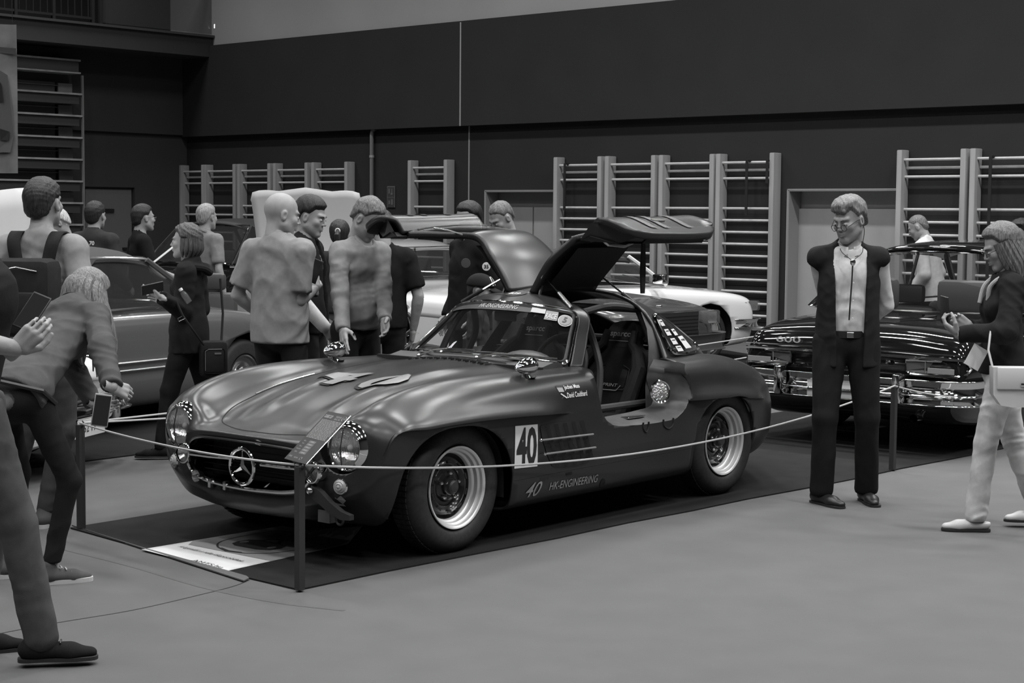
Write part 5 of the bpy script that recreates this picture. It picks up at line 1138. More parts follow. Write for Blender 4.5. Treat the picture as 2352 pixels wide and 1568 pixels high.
# --- 4 pale silver hardtop with louvred rear quarter windows
A4 = WCAR; wr_ = Vector((-1.37, 19.45, 0)); org = wr_+Vector((.644, .765, 0))*2.82+Vector((-.765, .644, 0))*.86
S4 = [(.86,.66,.60,.70,.28,.02),(.80,.74,.70,.84,.24,.04),(.60,.80,.76,.885,.20),(0,.87,.83,.90,.19),(-.6,.92,.865,.895,.19),(-1.2,.94,.885,.89,.19),(-2.82,.94,.89,.89,.20),(-3.3,.90,.86,.88,.22),(-3.75,.82,.78,.84,.28),(-3.80,.6,.58,.82,.34)]
C4 = car('hardtop_coupe', 'pale silver two-door hardtop with louvred rear quarter window behind the raised doors', org, A4, S4, P_LIGHT, (0, -2.82), wr=.32, rim=.2, wstyle='alloy',
         gh=dict(pts=((-.80,.93),(-1.45,1.31),(-2.45,1.30),(-3.12,.94)), wb=.80, wt=.60, bp=[(-2.36,-2.20)], cw=.10, bow=.12, crown=.035, four=True, bpm=CHROME, bpr=.012))
rt = C4['root']
for s in (1, -1):
    for k in range(16):
        t = k/15; xb = lerp(-2.44, -2.98, t); xt = lerp(-2.27, -2.44, t); MB().tube([(xb, s*.800, .955), (lerp(xb, xt, .5), s*.705, 1.11), (xt, s*.612, 1.265)], .0085, 5).build('quarter_louvre', mat('louvre grey', .16, .5), rt)
C4['strip']('door_gap', [(-2.34,.87),(-2.30,.6),(-2.26,.25)], M_SEAM, .004); C4['strip']('side_crease', [(.5,.66),(-1,.68),(-3.4,.67)], M_SEAM, .0025); C4['strip']('rubbing_strip', [(-.4,.45),(-2.4,.45)], CHROME2, .012)
for s in (1, -1):
    p = C4['side'](-2.02, .80, s, .012); MB().box((-2.12, p.y-.014, .785), (-1.92, p.y+.014, .815), bev=.01).build('door_handle', CHROME, rt, smooth=True)
MB().tube([(-1.2,.0,1.36)]*1+[(-1.2,.0,1.37)], .001, 3)
bumper(C4, -3.88, .86, .46, fwd=-1, h=.1); bumper(C4, .95, .87, .44, h=.1)
# --- 5 silver roadster with its hood raised
A5 = math.atan2(.98, .2); D5 = Vector((.2, .98, 0)); N5 = Vector((-.98, .2, 0)); org = Vector((-1.10, 16.6, 0))+N5*.84
S5 = [(.80,.50,.48,.50,.25,.05),(.76,.62,.66,.76,.22,.10),(.62,.68,.74,.83,.20,.04),(.35,.70,.79,.86,.19),(0,.74,.81,.87,.19),(-.5,.82,.80,.86,.19),(-.9,.87,.80,.85,.19),(-1.2,.86,.80,.84,.19),(-1.45,.86,.80,.84,.19)]
C5 = car('roadster', 'silver classic roadster with its hood raised behind the three men', org, A5, S5, P_SILV, (0,), wr=.325, rim=.175, capm=mat('grey wheel cover', .2, .35, .4), arch_r=.36,
         cut_top=[(-1.0,-1),(-1.0,.62),(-1.5,.62),(-1.5,-1)])
rt = C5['root']; lampset(C5, .70, (.62, -.62), .66, .095)
PH = []
for i in range(15):
    t = i/14; row = []
    for j in range(-8, 9):
        u = j/8; w = lerp(.34, .57, t**.8)-.03*max(0, t-.93)/.07; row.append((lerp(-.66, -.42, t)+.05*math.sin(PI*t), w*u, lerp(.88, 1.93, t)+.045*(1-u*u)*(1-t)-.035*(1-abs(2*abs(u)-1))*t-.05*abs(u)**6*(t > .9)))
    PH.append(row)
hp_ = MB().sheet(PH).build('raised_hood', mat('hood underside', .36, .5), rt, smooth=True); solid(hp_, .015); hp_['label'] = 'raised pale hood panel'
MB().tube([(-.60,-.1,.93),(-.47,-.12,1.4),(-.40,-.14,1.90)], .008, 6).build('hood_rib', P_SILV, hp_, smooth=True); MB().tube([(.2,.55,.75),(-.3,.50,1.5)], .006, 6).build('hood_stay', CHROME2, rt)
C5['strip']('door_gap', [(-1.0,.80),(-1.04,.5),(-1.0,.25)], M_SEAM, .003); C5['strip']('sill_strip', [(-.5,.27),(-1.4,.27)], CHROME2, .008)
for s in (1, -1):     # brows over the wheels
    for xc in (0,):
        q = [C5['side'](xc+.42*math.cos(t), .33+.40*math.sin(t), s, .01) for t in np.linspace(.5, 2.5, 9)]; MB().tube(q, [.006, .018, .024, .026, .026, .026, .024, .018, .006], 8).build('wheel_brow', P_SILV, rt, smooth=True)
w5 = MB().sheet([[(lerp(-.92, -1.15, i/4)+.14*(1-(j/6-1)**2), lerp(.60, .50, i/4)*(j/6-1), lerp(.87, 1.18, i/4)) for j in range(13)] for i in range(5)]).build('windscreen', MATS['clear car glass'], rt, smooth=True)
MB().tube([(-1.15+.14*(1-(j/6-1)**2), .5*(j/6-1), 1.18) for j in range(13)], .010, 6).build('screen_frame', CHROME, rt, smooth=True)
bumper(C5, .86, .80, .42, h=.09)
# --- 6 grey cabriolet with its dark soft top up
org = Vector((-2.95, 14.42, 0)); A6 = math.atan2(.866, .5)
S1 = [(.80,.64,.60,.60,.26,.03),(.74,.74,.72,.80,.22,.05),(.4,.82,.80,.86,.19),(0,.90,.86,.875,.19),(-.7,.95,.90,.87,.19),(-1.4,.95,.91,.865,.19),(-2.4,.95,.90,.87,.19),(-2.9,.90,.84,.85,.20),(-3.3,.78,.72,.80,.26),(-3.42,.6,.58,.7,.32)]
CC = car('cabriolet', 'dark grey cabriolet with its soft top up behind the woman with the phone', org, A6, S1, P_GREY, (0, -2.65), wr=.32, rim=.18,
         gh=dict(pts=((-.50,.95),(-.95,1.33),(-1.70,1.35),(-2.35,.93)), wb=.80, wt=.62, bp=[(-1.62,-1.60)], rear=False, cw=.22, bow=.10, crown=.05), roofm=SOFT)
CC['strip']('sill_strip', [(-.5,.54),(-2.25,.54)], CHROME2, .012); CC['strip']('sill_strip', [(-.5,.48),(-2.25,.48)], CHROME2, .012); CC['strip']('door_gap', [(-2.02,.84),(-2.05,.6),(-2.0,.36)], M_SEAM, .003)
bumper(CC, .86, .82, .42, h=.09)
# --- 7 white car at the left whose lamp and bumper show beside the bending woman
org = Vector((-3.62, 10.85, 0)); A7 = math.atan2(-.25, .968); SW = [(a, b-.05, c-.04, w, d, *e) for a, b, c, w, d, *e in S1[:5]]+[(-1.25,.89,.84,.865,.19)]
CW = car('white_saloon', 'white classic car at the left behind the bending woman, lamp and bumper showing', org, A7, SW, P_WHITE, (0,), wr=.32, rim=.18)
lampset(CW, .76, (.66, -.66), .64, .105); bumper(CW, .90, .84, .44, h=.12); rt = CW['root']
for s in (1, -1): MB().box((.88, s*.42-.03, .33), (.97, s*.42+.03, .55), bev=.02).build('overrider', CHROME, rt, smooth=True)
MB().box((.935,-.26,.26),(.945,.26,.37)).build('number_plate', WHITE, rt); text_on('plate_lettering', 'OT 52 19', .07, (.948, 0, .315), (0, 1, 0), (0, 0, 1), BLACK, rt)
g = MB().box((.70,-.30,.38),(.80,.30,.72), bev=.03).build('grille', CHROME, rt, smooth=True); MB().box((.797,-.27,.41),(.803,.27,.69)).build('grille_mesh', BLACK, g)
bp_ = empty('white_panel', (-4.05, 12.0, 0), 0, 'white curved panel at the left edge behind the tall man', 'board')  # separate panel added in place of another car's raised hood
PB = []
for i in range(11):
    for_ = []
    for j in range(13):
        u = j/12; v = i/10; for_.append((lerp(-1.0, .615, u)-.05*(1-v), .12*u+.03*math.sin(3*v), .25+v*(1.62-.05*math.sin(PI*min(1, max(0, (u-.3)/.7)))-.04*(1-u))-(.25*max(0, u-.9)**1.2 if v > .95 else 0)))
    PB.append(for_)
o = MB().sheet(PB).build('panel', WHITE, bp_, smooth=True); solid(o, .02)
for x in (-.7, .3): MB().tube([(x, .12, 0), (x, .10, .4)], .02, 8).build('leg', BLACK, bp_)
# --- 8/9 dark cars at the back left
org = Vector((-3.0, 26.0, 0))
CB = car('dark_saloon', 'black tall saloon far back before the wall bars, left of the raised hood', org, A6, [(a, b+.08, c+.08, w, d) for a, b, c, w, d, *e in S1], P_BLACK, (0, -2.65), wr=.33, rim=.19,
         gh=dict(pts=((-.72,.98),(-1.25,1.50),(-2.45,1.50),(-3.0,.98)), wb=.80, wt=.66, bp=[(-1.8,-1.78)], cw=.2, bow=.10, crown=.06, four=True), roofm=mat('dull black roof', .02, .6))
org = Vector((-4.55, 19.4, 0))
CB2 = car('dark_saloon', 'black car far back at the left, behind the man in the black tee', org, A6, S1, P_BLACK, (0, -2.65), wr=.33, rim=.19,
         gh=dict(pts=((-.72,.90),(-1.25,1.34),(-2.45,1.34),(-3.0,.90)), wb=.80, wt=.64, bp=[(-1.8,-1.78)], cw=.2, bow=.10, crown=.05, four=True))
lampset(CB2, .76, (.66, -.66), .64, .105); bumper(CB2, .88, .84, .44, h=.12); bumper(CB, .88, .84, .46, h=.12)
# ================================================================== people: distance fields meshed with surface nets
def surf_nets(fn, lo, hi, h):
    lo = np.array(lo, float)-2*h; hi = np.array(hi, float)+2*h; n = np.maximum(np.ceil((hi-lo)/h).astype(int)+1, 3)
    n = ((n+3)//4)*4+1; ax = [lo[i]+np.arange(n[i])*h for i in range(3)]
    X, Y, Z = np.meshgrid(*[q[::4] for q in ax], indexing='ij'); C0 = fn(np.stack([X.ravel(), Y.ravel(), Z.ravel()], 1)).reshape(X.shape)
    near = np.abs(C0) < 4*h*1.15+.006; cell = np.zeros(tuple(np.array(C0.shape)-1), bool)
    for i in (0, 1):
        for j in (0, 1):
            for k_ in (0, 1): cell |= near[i:C0.shape[0]-1+i, j:C0.shape[1]-1+j, k_:C0.shape[2]-1+k_]
    up = lambda A: np.repeat(np.repeat(np.repeat(A, 4, 0), 4, 1), 4, 2)
    m = np.zeros(tuple(n), bool); u_ = up(cell); m[:-1, :-1, :-1] |= u_; m[1:, :-1, :-1] |= u_; m[:-1, 1:, :-1] |= u_; m[:-1, :-1, 1:] |= u_; m[1:, 1:, 1:] |= u_; m[1:, 1:, :-1] |= u_; m[1:, :-1, 1:] |= u_; m[:-1, 1:, 1:] |= u_
    D = np.empty(tuple(n)); ix = np.minimum((np.arange(n[0])+2)//4, C0.shape[0]-1); iy = np.minimum((np.arange(n[1])+2)//4, C0.shape[1]-1); iz = np.minimum((np.arange(n[2])+2)//4, C0.shape[2]-1)
    D[:] = C0[np.ix_(ix, iy, iz)]; I = np.argwhere(m); D[m] = fn(lo+I*h)
    S = D < 0; idx = -np.ones(tuple(n-1), int)
    c = [(i, j, k) for i in (0, 1) for j in (0, 1) for k in (0, 1)]
    cnt = sum(S[i:n[0]-1+i, j:n[1]-1+j, k:n[2]-1+k].astype(int) for i, j, k in c); act = (cnt > 0) & (cnt < 8); A = np.argwhere(act)
    if len(A) == 0: return [], []
    idx[tuple(A.T)] = np.arange(len(A)); acc = np.zeros((len(A), 3)); num = np.zeros(len(A))
    for a in c:
        for q in range(3):
            if a[q]: continue
            b = list(a); b[q] = 1; da = D[A[:, 0]+a[0], A[:, 1]+a[1], A[:, 2]+a[2]]; db = D[A[:, 0]+b[0], A[:, 1]+b[1], A[:, 2]+b[2]]
            m = (da < 0) != (db < 0); t = np.where(m, da/np.where(m, da-db, 1), 0); p = np.array(a, float)[None]+np.zeros((len(A), 3)); p[:, q] = t
            acc += p*m[:, None]; num += m
    V = lo+(A+acc/num[:, None])*h; F = []
    for q in range(3):
        u, v = (q+1) % 3, (q+2) % 3; sl = [slice(0, None)]*3; s0 = [slice(1, n[i]-1) for i in range(3)]; s0[q] = slice(0, n[q]-1); s1 = list(s0); s1[q] = slice(1, n[q])
        a, b = S[tuple(s0)], S[tuple(s1)]; E = np.argwhere(a != b)
        if not len(E): continue
        fl = a[tuple(E.T)]; E = E+np.array([1 if i != q else 0 for i in range(3)])
        def g(du, dv):
            e = E.copy(); e[:, u] -= du; e[:, v] -= dv; return idx[tuple(e.T)]
        f = np.stack([g(0, 0), g(1, 0), g(1, 1), g(0, 1)], 1); f[~fl] = f[~fl][:, ::-1]; F.append(f)
    return V, np.concatenate(F)[:, ::-1] if False else np.concatenate(F)
def smin(a, b, k):
    h = np.clip(.5+.5*(b-a)/k, 0, 1); return b+(a-b)*h-k*h*(1-h)
def smax(a, b, k): return -smin(-a, -b, k)
def cone(P, a, b, ra, rb, flat=1.0, lat=None):
    """tapered capsule; flat<1 squeezes it across the direction perpendicular to lat"""
    a = np.asarray(a, float); b = np.asarray(b, float); ab = b-a; L = np.linalg.norm(ab)
    if L < 1e-6: return np.linalg.norm(P-a, axis=1)-ra
    t = np.clip(((P-a)@ab)/(L*L), 0, 1); q = P-(a+t[:, None]*ab); r = ra+(rb-ra)*t
    if flat != 1.0:
        l = np.asarray(lat, float); x = ab/L; l = l-x*(l@x); l /= np.linalg.norm(l); n = np.cross(x, l); qn = q@n; q = q+np.outer(qn*(1/flat-1), n); return (np.linalg.norm(q, axis=1)-r)*(.5+.5*flat)
    return np.linalg.norm(q, axis=1)-r
def ell(P, c, r):
    r = np.asarray(r, float); q = (P-np.asarray(c, float))/r; k = np.linalg.norm(q, axis=1); k2 = np.linalg.norm(q/r, axis=1); return k*(k-1)/np.maximum(k2, 1e-6)
def wrinkle(P, seed, amp, fr=38, sq=(1, 1, 1.6)):
    r = np.random.default_rng(seed); d = np.zeros(len(P)); w0 = np.zeros(len(P))
    for i in range(3): k = r.normal(size=3); w0 += np.sin(P@(k/np.linalg.norm(k)*(9+6*i))+r.uniform(0, 6))
    for i in range(5):
        k = r.normal(size=3)*np.array([1, 1, 1.35]); k /= np.linalg.norm(k); k *= fr*(1.0+.55*i); m = np.clip(.5+.7*np.sin(P@(r.normal(size=3)*7)+r.uniform(0, 6)), 0, 1)
        d += m*(1-1.7*np.abs(np.sin(P@k*.5+r.uniform(0, 6)+w0*(.9+.3*i)))**.8)/(1+.35*i)
    return -d*amp*.75
def rotm(yaw=0, pitch=0, roll=0):   # yaw about z (left +), pitch down +, roll
    Rz = np.array(Matrix.Rotation(yaw, 3, 'Z')); Rx = np.array(Matrix.Rotation(-pitch, 3, 'X')); Ry = np.array(Matrix.Rotation(roll, 3, 'Y')); return Rz@Rx@Ry
SKIN = mat('skin', .30, .48, spec=.35, noise=.06, nscale=30, bump=.12, bscale=350); LIPM = mat('lip skin', .20, .45); EYEW = mat('eye white', .45, .25); IRIS = mat('eye iris', .015, .15)
def cloth(name, c, **k): return mat(name, c, .88, spec=.15, noise=k.get('noise', .10), nscale=k.get('nscale', 25), bump=.25, bscale=600)
def hairmat(name, c): return mat(name, c, .5, spec=.4, noise=.55, nscale=150, bump=.45, bscale=200, stretch=(1, 1, .10))
SHOEB = mat('black shoe leather', .015, .4); SOLE = mat('shoe sole', .02, .7); SOLEW = mat('white shoe sole', .5, .6)
def head_sdf(P, o):
    x = np.abs(P[:, 0]); Q = np.stack([x, P[:, 1], P[:, 2]], 1); f = o.get('fat', 0); w = o.get('wide', 1.0)
    d = ell(P, (0, -.018, .032), (.077*w, .098, .093)); d = smin(d, ell(P, (0, .022, -.038), (.060*w+f, .070, .074)), .03)
    d = smin(d, cone(Q, (.050*w+f, .005, -.055), (.016, .066, -.098), .016+f*.5, .016), .03); d = smin(d, ell(P, (0, .072, -.098), (.022, .018, .017)), .018)
    d = smin(d, cone(Q, (.010, .084, .027), (.042, .071, .030), .010, .008), .018); d = smin(d, ell(Q, (.040, .062, -.018), (.022, .020, .020)), .02)
    d = smax(d, -ell(Q, (.032, .101, .004), (.017, .014, .011)), .010); d = smin(d, ell(Q, (.031, .079, .003), (.0135, .0115, .0095)), .003)
    d = smin(d, cone(P, (0, .086, .018), (0, .106, -.022), .0065, .0095), .010); d = smin(d, ell(Q, (.010, .096, -.027), (.007, .009, .006)), .005)
    d = smin(d, cone(Q, (0, .096, -.050), (.019, .084, -.054), .0065, .004), .006); d = smin(d, cone(Q, (0, .095, -.064), (.017, .084, -.062), .0070, .004), .006)
    d = smax(d, -cone(Q, (0, .106, -.057), (.022, .090, -.058), .0028, .002), .003)
    e = ell(Q, (.079*w, -.008, -.004), (.011, .019, .032)); e = smax(e, -ell(Q, (.089*w, -.003, -.002), (.008, .010, .018)), .005); d = smin(d, e, .006)
    return d
def hair_sdf(P, o, seed):
    st = o['hair']; x = np.abs(P[:, 0]); th = o.get('hth', .012); w = o.get('wide', 1.0)
    hl = o.get('line', .062); y = P[:, 1]; z = P[:, 2]
    lim = np.where(y > .04, hl+(y-.04)*.2, np.where(y > .012, .018+(y-.012)/.028*(hl-.018), np.where(y > -.028, .018, .018+(y+.028)*1.55))); lim = np.maximum(lim, -.085)+o.get('up', 0)
    q = np.clip((z-lim)/.035, 0, 1); q = q*q*(3-2*q); t = -.006+(th+.006)*q+th*.5*np.clip(z/.12, 0, 1)
    d = ell(P, (0, -.018, .032), (.077*w, .098, .093)); d = smin(d, ell(P, (0, -.050, -.025), (.058*w, .055, .070)), .03)-t
    if o.get('fringe'): d = smin(d, cone(P, (-.035, .080, .078), (.038, .076, .086), .012, .014), .03); d = smin(d, ell(P, (0, .015, .112), (.065, .07, .028)), .03)
    d = d+wrinkle(P, seed, o.get('hamp', .004)*.7, 90)
    return d
def blob(fn, lo, hi, h): return surf_nets(fn, lo, hi, h)
def limb_pts(J, n): return J[n]
def hand_sdf(P, side, curl, spread=.12, thumb=.5):
    """hand frame: +z along the fingers, +y palm side, x towards the thumb side*; wrist at origin"""
    Q = P.copy(); Q[:, 0] *= side
    d = cone(Q, (0, 0, -.03), (0, 0, .012), .026, .026, .72, (1, 0, 0)); d = smin(d, cone(Q, (.018, 0, .025), (.026, 0, .082), .019, .015, .8, (0, 0, 1) if False else (1, 0, 0)), .012)
    d = smin(d, cone(Q, (-.016, 0, .022), (-.026, 0, .076), .018, .014), .014); d = smin(d, cone(Q, (0, 0, .02), (0, 0, .08), .018, .015), .012)
    for i, (bx, bz, L) in enumerate(((.030, .088, .073), (.010, .093, .082), (-.011, .090, .075), (-.030, .082, .060))):
        p = np.array([bx, 0, bz]); a = (i-1.5)*-spread*.5; ang = 0; r = .0088-.0006*i*(i > 1)
        c = curl if np.isscalar(curl) else curl[i]
        for s, (fl, cc) in enumerate(((.46, .8), (.31, 1.1), (.23, .8))):
            ang += c*cc; dirv = np.array([math.sin(-a)*math.cos(ang)*-1 if False else math.sin(a*-1), math.sin(ang), math.cos(ang)]); dirv /= np.linalg.norm(dirv); q = p+dirv*L*fl
            d = smin(d, cone(Q, p, q, r, r*.92), .004); p = q; r *= .92
    p = np.array([.026, .004, .018]); q = p+np.array([.028, .012+.02*thumb, .030]); r_ = q+np.array([.012-.012*thumb, .008+.020*thumb, .030]); t = r_+np.array([.002-.010*thumb, .004+.010*thumb, .022])
    d = smin(d, cone(Q, p, q, .017, .012), .012); d = smin(d, cone(Q, q, r_, .0115, .0098), .004); d = smin(d, cone(Q, r_, t, .0098, .0085), .003)
    return d
def frame(o, z, y):   # matrix with z along, y towards
    z = Vector(z).normalized(); y = Vector(y); y = (y-z*y.dot(z)); y = y.normalized() if y.length > 1e-4 else z.orthogonal().normalized(); x = y.cross(z)
    return Matrix(((x.x, y.x, z.x, o[0]), (x.y, y.y, z.y, o[1]), (x.z, y.z, z.z, o[2]), (0, 0, 0, 1)))
def person(label, pos, face, H=1.75, pose=None, top=None, bottom=None, head=None, shoes='dark', build=1.0, seed=1, lean=0.0, sidelean=0.0, hands=((.35, .4), (.35, .4)), female=False, skin=None, group=None, twist=0, legs=True, detail=1.0):
    k = H/1.75; b = build; pose = pose or {}; head = dict(hair='short', hc=('dark hair', .02))|(head or {}); top = dict(c=('shirt', .3), sleeve='short')|(top or {}); bottom = dict(c=('jeans', .035))|(bottom or {})
    pos = Vector(pos); dist = max(pos.length, 5); root = empty('person', (pos.x, pos.y, pos.z), math.radians(face-90), label, 'person', group)
    hh = min(max(dist*.00052, .0042), .0095)/detail; hb = min(max(dist*.00105, .0085), .017)/detail; sk = skin or SKIN; fem = female
    sw = (.148 if fem else .168)*(.5+.5*b)
    J = dict(pelvis=(0, 0, .96), hipL=(-.088, 0, .92), hipR=(.088, 0, .92), kneeL=(-.10, .02, .50), kneeR=(.10, .02, .50), ankL=(-.105, -.01, .085), ankR=(.105, -.01, .085),
             chest=(0, .0, 1.27), neck=(0, -.022, 1.468), head=(0, .012, 1.622), shL=(-sw, -.020, 1.405), shR=(sw, -.020, 1.405))
    J = {a: np.array(q_, float) for a, q_ in J.items()}
    up = ('chest', 'neck', 'head', 'shL', 'shR'); R = rotm(0, lean)
    if sidelean: R = R@np.array(Matrix.Rotation(sidelean, 3, 'Y'))
    if twist: R = R@np.array(Matrix.Rotation(twist, 3, 'Z'))
    for a in up: J[a] = J['pelvis']+R@(J[a]-J['pelvis'])
    J['elL'] = J['shL']+np.array([-.055, -.02, -.285]); J['elR'] = J['shR']+np.array([.055, -.02, -.285]); J['wrL'] = J['elL']+np.array([.0, .06, -.25]); J['wrR'] = J['elR']+np.array([.0, .06, -.25])
    for a, bb_ in pose.items():
        if a in J: J[a] = np.array(bb_, float)
    for s in 'LR':     # keep arm lengths human: put the elbow between shoulder and wrist
        sh, wr = J['sh'+s], J['wr'+s]; U, L_ = .292, .262; v = wr-sh; D = np.linalg.norm(v)
        if D > U+L_-.003: wr = sh+v/D*(U+L_-.003); J['wr'+s] = wr; v = wr-sh; D = np.linalg.norm(v)
        a = (U*U-L_*L_+D*D)/(2*D); hgt = math.sqrt(max(U*U-a*a, 0)); e = v/D; hint = J['el'+s]-sh; hint = hint-e*(hint@e); nn = np.linalg.norm(hint); hint = hint/nn if nn > 1e-4 else np.array([0, -1., 0]); J['el'+s] = sh+e*a+hint*hgt
    for s in 'LR':
        hp, an = J['hip'+s], J['ank'+s]; U, L_ = .425, .420; v = an-hp; D = np.linalg.norm(v)
        if D > U+L_-.002: an = hp+v/D*(U+L_-.002); J['ank'+s] = np.array([an[0], an[1], max(an[2], .07)]); v = J['ank'+s]-hp; D = np.linalg.norm(v)
        a = (U*U-L_*L_+D*D)/(2*D); hgt = math.sqrt(max(U*U-a*a, 0)); e = v/D; hint = J['knee'+s]-hp; hint = hint-e*(hint@e); nn = np.linalg.norm(hint); hint = hint/nn if nn > 1e-4 else np.array([0, 1., 0]); J['knee'+s] = hp+e*a+hint*hgt
    Rt = R; latv = Rt@np.array([1., 0, 0]); bel = top.get('belly', 0)
    hy, hp_ = math.radians(head.get('yaw', 0)), math.radians(head.get('pitch', 0)); HR = rotm(hy, hp_, math.radians(head.get('roll', 0)))
    hc = J['head']+ (HR@np.array([0, .012, 0])); hc = hc+np.array(head.get('off', (0, 0, 0)))
    def toh(P): return (P-hc)@HR/ head.get('size', 1.0)
    def torso(P, g=0.0, hem=None):
        c, pv, nk = J['chest'], J['pelvis'], J['neck']; wst = pv+(c-pv)*.42
        d = cone(P, wst, c+(nk-c)*.10, (.120 if fem else .136)*b+g, (.132 if fem else .152)*b+g, .70, latv)
        d = smin(d, cone(P, pv+(c-pv)*(-.02), wst, (.152 if fem else .142)*b+g, (.128 if fem else .140)*b+g, .72, latv), .05)
        if bel: d = smin(d, ell(P, pv+(c-pv)*.35+Rt@np.array([0, .06, 0]), (.13+bel+g, .09+bel+g, .14+g)), .07)
        if fem:
            for s in (-1, 1): d = smin(d, ell(P, c+Rt@np.array([s*.062, .065, .0]), (.055+g*.5, .048+g*.5, .055+g*.5)), .05)
        tp = nk-(nk-c)*.16
        for s in 'LR': d = smin(d, cone(P, tp, J['sh'+s]-(nk-c)*.02, .060+g, .050*b+g), .045)
        d = smin(d, cone(P, nk-(nk-c)*.22, nk+(nk-c)*.06, .070+g*.6, .056+g*.5, .9, latv), .04)
        return d
    # ---- body (one continuous skin mesh: trunk, neck, arms, legs), plus finer head and hands
    def body_f(P):
        d = torso(P, -.012)
        for s in 'LR':
            d = smin(d, cone(P, J['sh'+s], J['el'+s], .046*b, .037*b), .03); d = smin(d, cone(P, J['el'+s]+(J['wr'+s]-J['el'+s])*.18, J['wr'+s], .041*b, .026), .02); d = smin(d, cone(P, J['el'+s], J['wr'+s], .036*b, .026), .01)
            if legs: d = smin(d, cone(P, J['hip'+s], J['knee'+s], .066*b, .042*b), .03); d = smin(d, cone(P, J['knee'+s], J['ank'+s], .040*b, .028), .02)
        d = smin(d, cone(P, J['neck'], hc+HR@np.array([0, -.028, -.05]), .054*(.9 if fem else 1.05), .050*(.9 if fem else 1.05)), .03)
        return d
    allp = np.array(list(J.values())); V, F = surf_nets(body_f, allp.min(0)-.2, allp.max(0)+.12, hb*1.25)
    V = list(V); F = list(map(tuple, F))
    def addm(V2, F2):
        n = len(V); V.extend(list(V2)); F.extend([tuple(i+n for i in f) for f in F2])
    hs = head.get('size', 1.0)
    def hf(P):
        d = head_sdf(P, head); nb = (J['neck']-hc)@HR/hs; return smin(d, cone(P, (0, -.028, -.045), (nb+np.array([0, -.02, -.085]))*.55+np.array([0, -.01, 0]), .052*(.88 if fem else 1.0), .056*(.88 if fem else 1.0)), .025)
    Vh, Fh = surf_nets(hf, (-.1, -.13, -.17), (.1, .135, .135), hh); addm([hc+HR@(v*hs) for v in Vh], Fh)
    for s, sg, hd in (('L', -1, hands[0]), ('R', 1, hands[1])):
        if hd is None: continue
        w = J['wr'+s]; fwd = w-J['el'+s]; fd = Vector(hd[2]) if len(hd) > 2 else Vector(fwd); pn = Vector(hd[3]) if len(hd) > 3 else Vector((-sg, .1, 0))
        M = frame(w, fd, pn); Vd, Fd = surf_nets(lambda P: hand_sdf(P, (1 if Vector((M[0][0], M[1][0], M[2][0])).dot(Vector(hd[4]) if len(hd) > 4 else Vector((0, 1, .3))) > 0 else -1), hd[0], thumb=hd[1]), (-.06, -.05, -.04), (.075, .10, .19), max(hh*.8, .0036)); addm([np.array(M @ Vector(v)) for v in Vd], Fd)
    body_ = obj('body', [v*k for v in V], F, sk, root)
    # eyes, brows
    if head.get('face', True):
        for s in (-1, 1):
            e = MB().ball(tuple((hc+HR@(np.array([s*.031, .0815, .003])*hs))*k), .0098*hs*k, 10, 8).build('eye', EYEW, root, smooth=True); c2 = (hc+HR@(np.array([s*.031, .0895, .002])*hs))*k
            MB().ball(tuple(c2), .0042*hs*k, 8, 6).build('iris', IRIS, e, smooth=True)
            q = [(hc+HR@(np.array([s*a, y_, z_])*hs))*k for a, y_, z_ in ((.014, .0935, .024), (.028, .0915, .029), (.046, .077, .025))]; MB().tube(q, [.003*k, .0032*k, .0015*k], 6).build('eyebrow', mat(head.get('bc', 'brow hair'), head.get('bcv', .03), .8), root, smooth=True)
    # ---- hair
    hm = hairmat(*head['hc'])
    if head['hair'] != 'bald':
        if head['hair'] == 'stubble': pass
        Vh, Fh = surf_nets(lambda P: hair_sdf(P, head, seed), (-.13, -.17, -.13), (.13, .14, .17), hh*.9)
        extra = head.get('locks')
        hv = [hc+HR@(v*hs) for v in Vh]; obj('hair', [v*k for v in hv], [tuple(f) for f in Fh], hm, root)
    if head.get('locks'):
        for q in head['locks']:   # list of (points, radii, flat)
            pts = catmull(q[0], 4); rad = np.interp(np.linspace(0, 1, len(pts)), np.linspace(0, 1, len(q[1])), q[1])
            MB().tube([tuple((hc+HR@p if not q[2] else p)*k) for p in pts], [float(r)*k for r in rad], 8).build('hair_strand', hm, root, smooth=True)
    # ---- top
    cm = cloth(*top['c']) if isinstance(top['c'], tuple) else top['c']; g = top.get('g', .010); hemz = top.get('hem', .90); sl = top['sleeve']; amp = top.get('amp', .0035)*1.55
    axis = (J['chest']-J['pelvis']); axis = axis/np.linalg.norm(axis)
    def sleeves(P, g, sl):
        ds = None
        for s in 'LR':
            sh, el, wr = J['sh'+s], J['el'+s], J['wr'+s]
            d1 = cone(P, sh, el, .050*b+g, .046*b+g*1.0)
            if sl == 'short': e = (el-sh)/np.linalg.norm(el-sh); d1 = smax(d1-.006, ((P-sh)@e)-.235, .004)
            elif sl == 'none': e = (el-sh)/np.linalg.norm(el-sh); d1 = smax(d1, ((P-sh)@e)-.015, .004)
            else:
                e = (wr-el)/np.linalg.norm(wr-el); L_ = np.linalg.norm(wr-el)*(1.0 if sl == 'long' else .55); d2 = cone(P, el, wr, .043*b+g, .034*b+g*.8); d2 = smax(d2, ((P-el)@e)-L_, .004); d1 = smin(d1, d2, .02)
            ds = d1 if ds is None else np.minimum(ds, d1)
        return ds
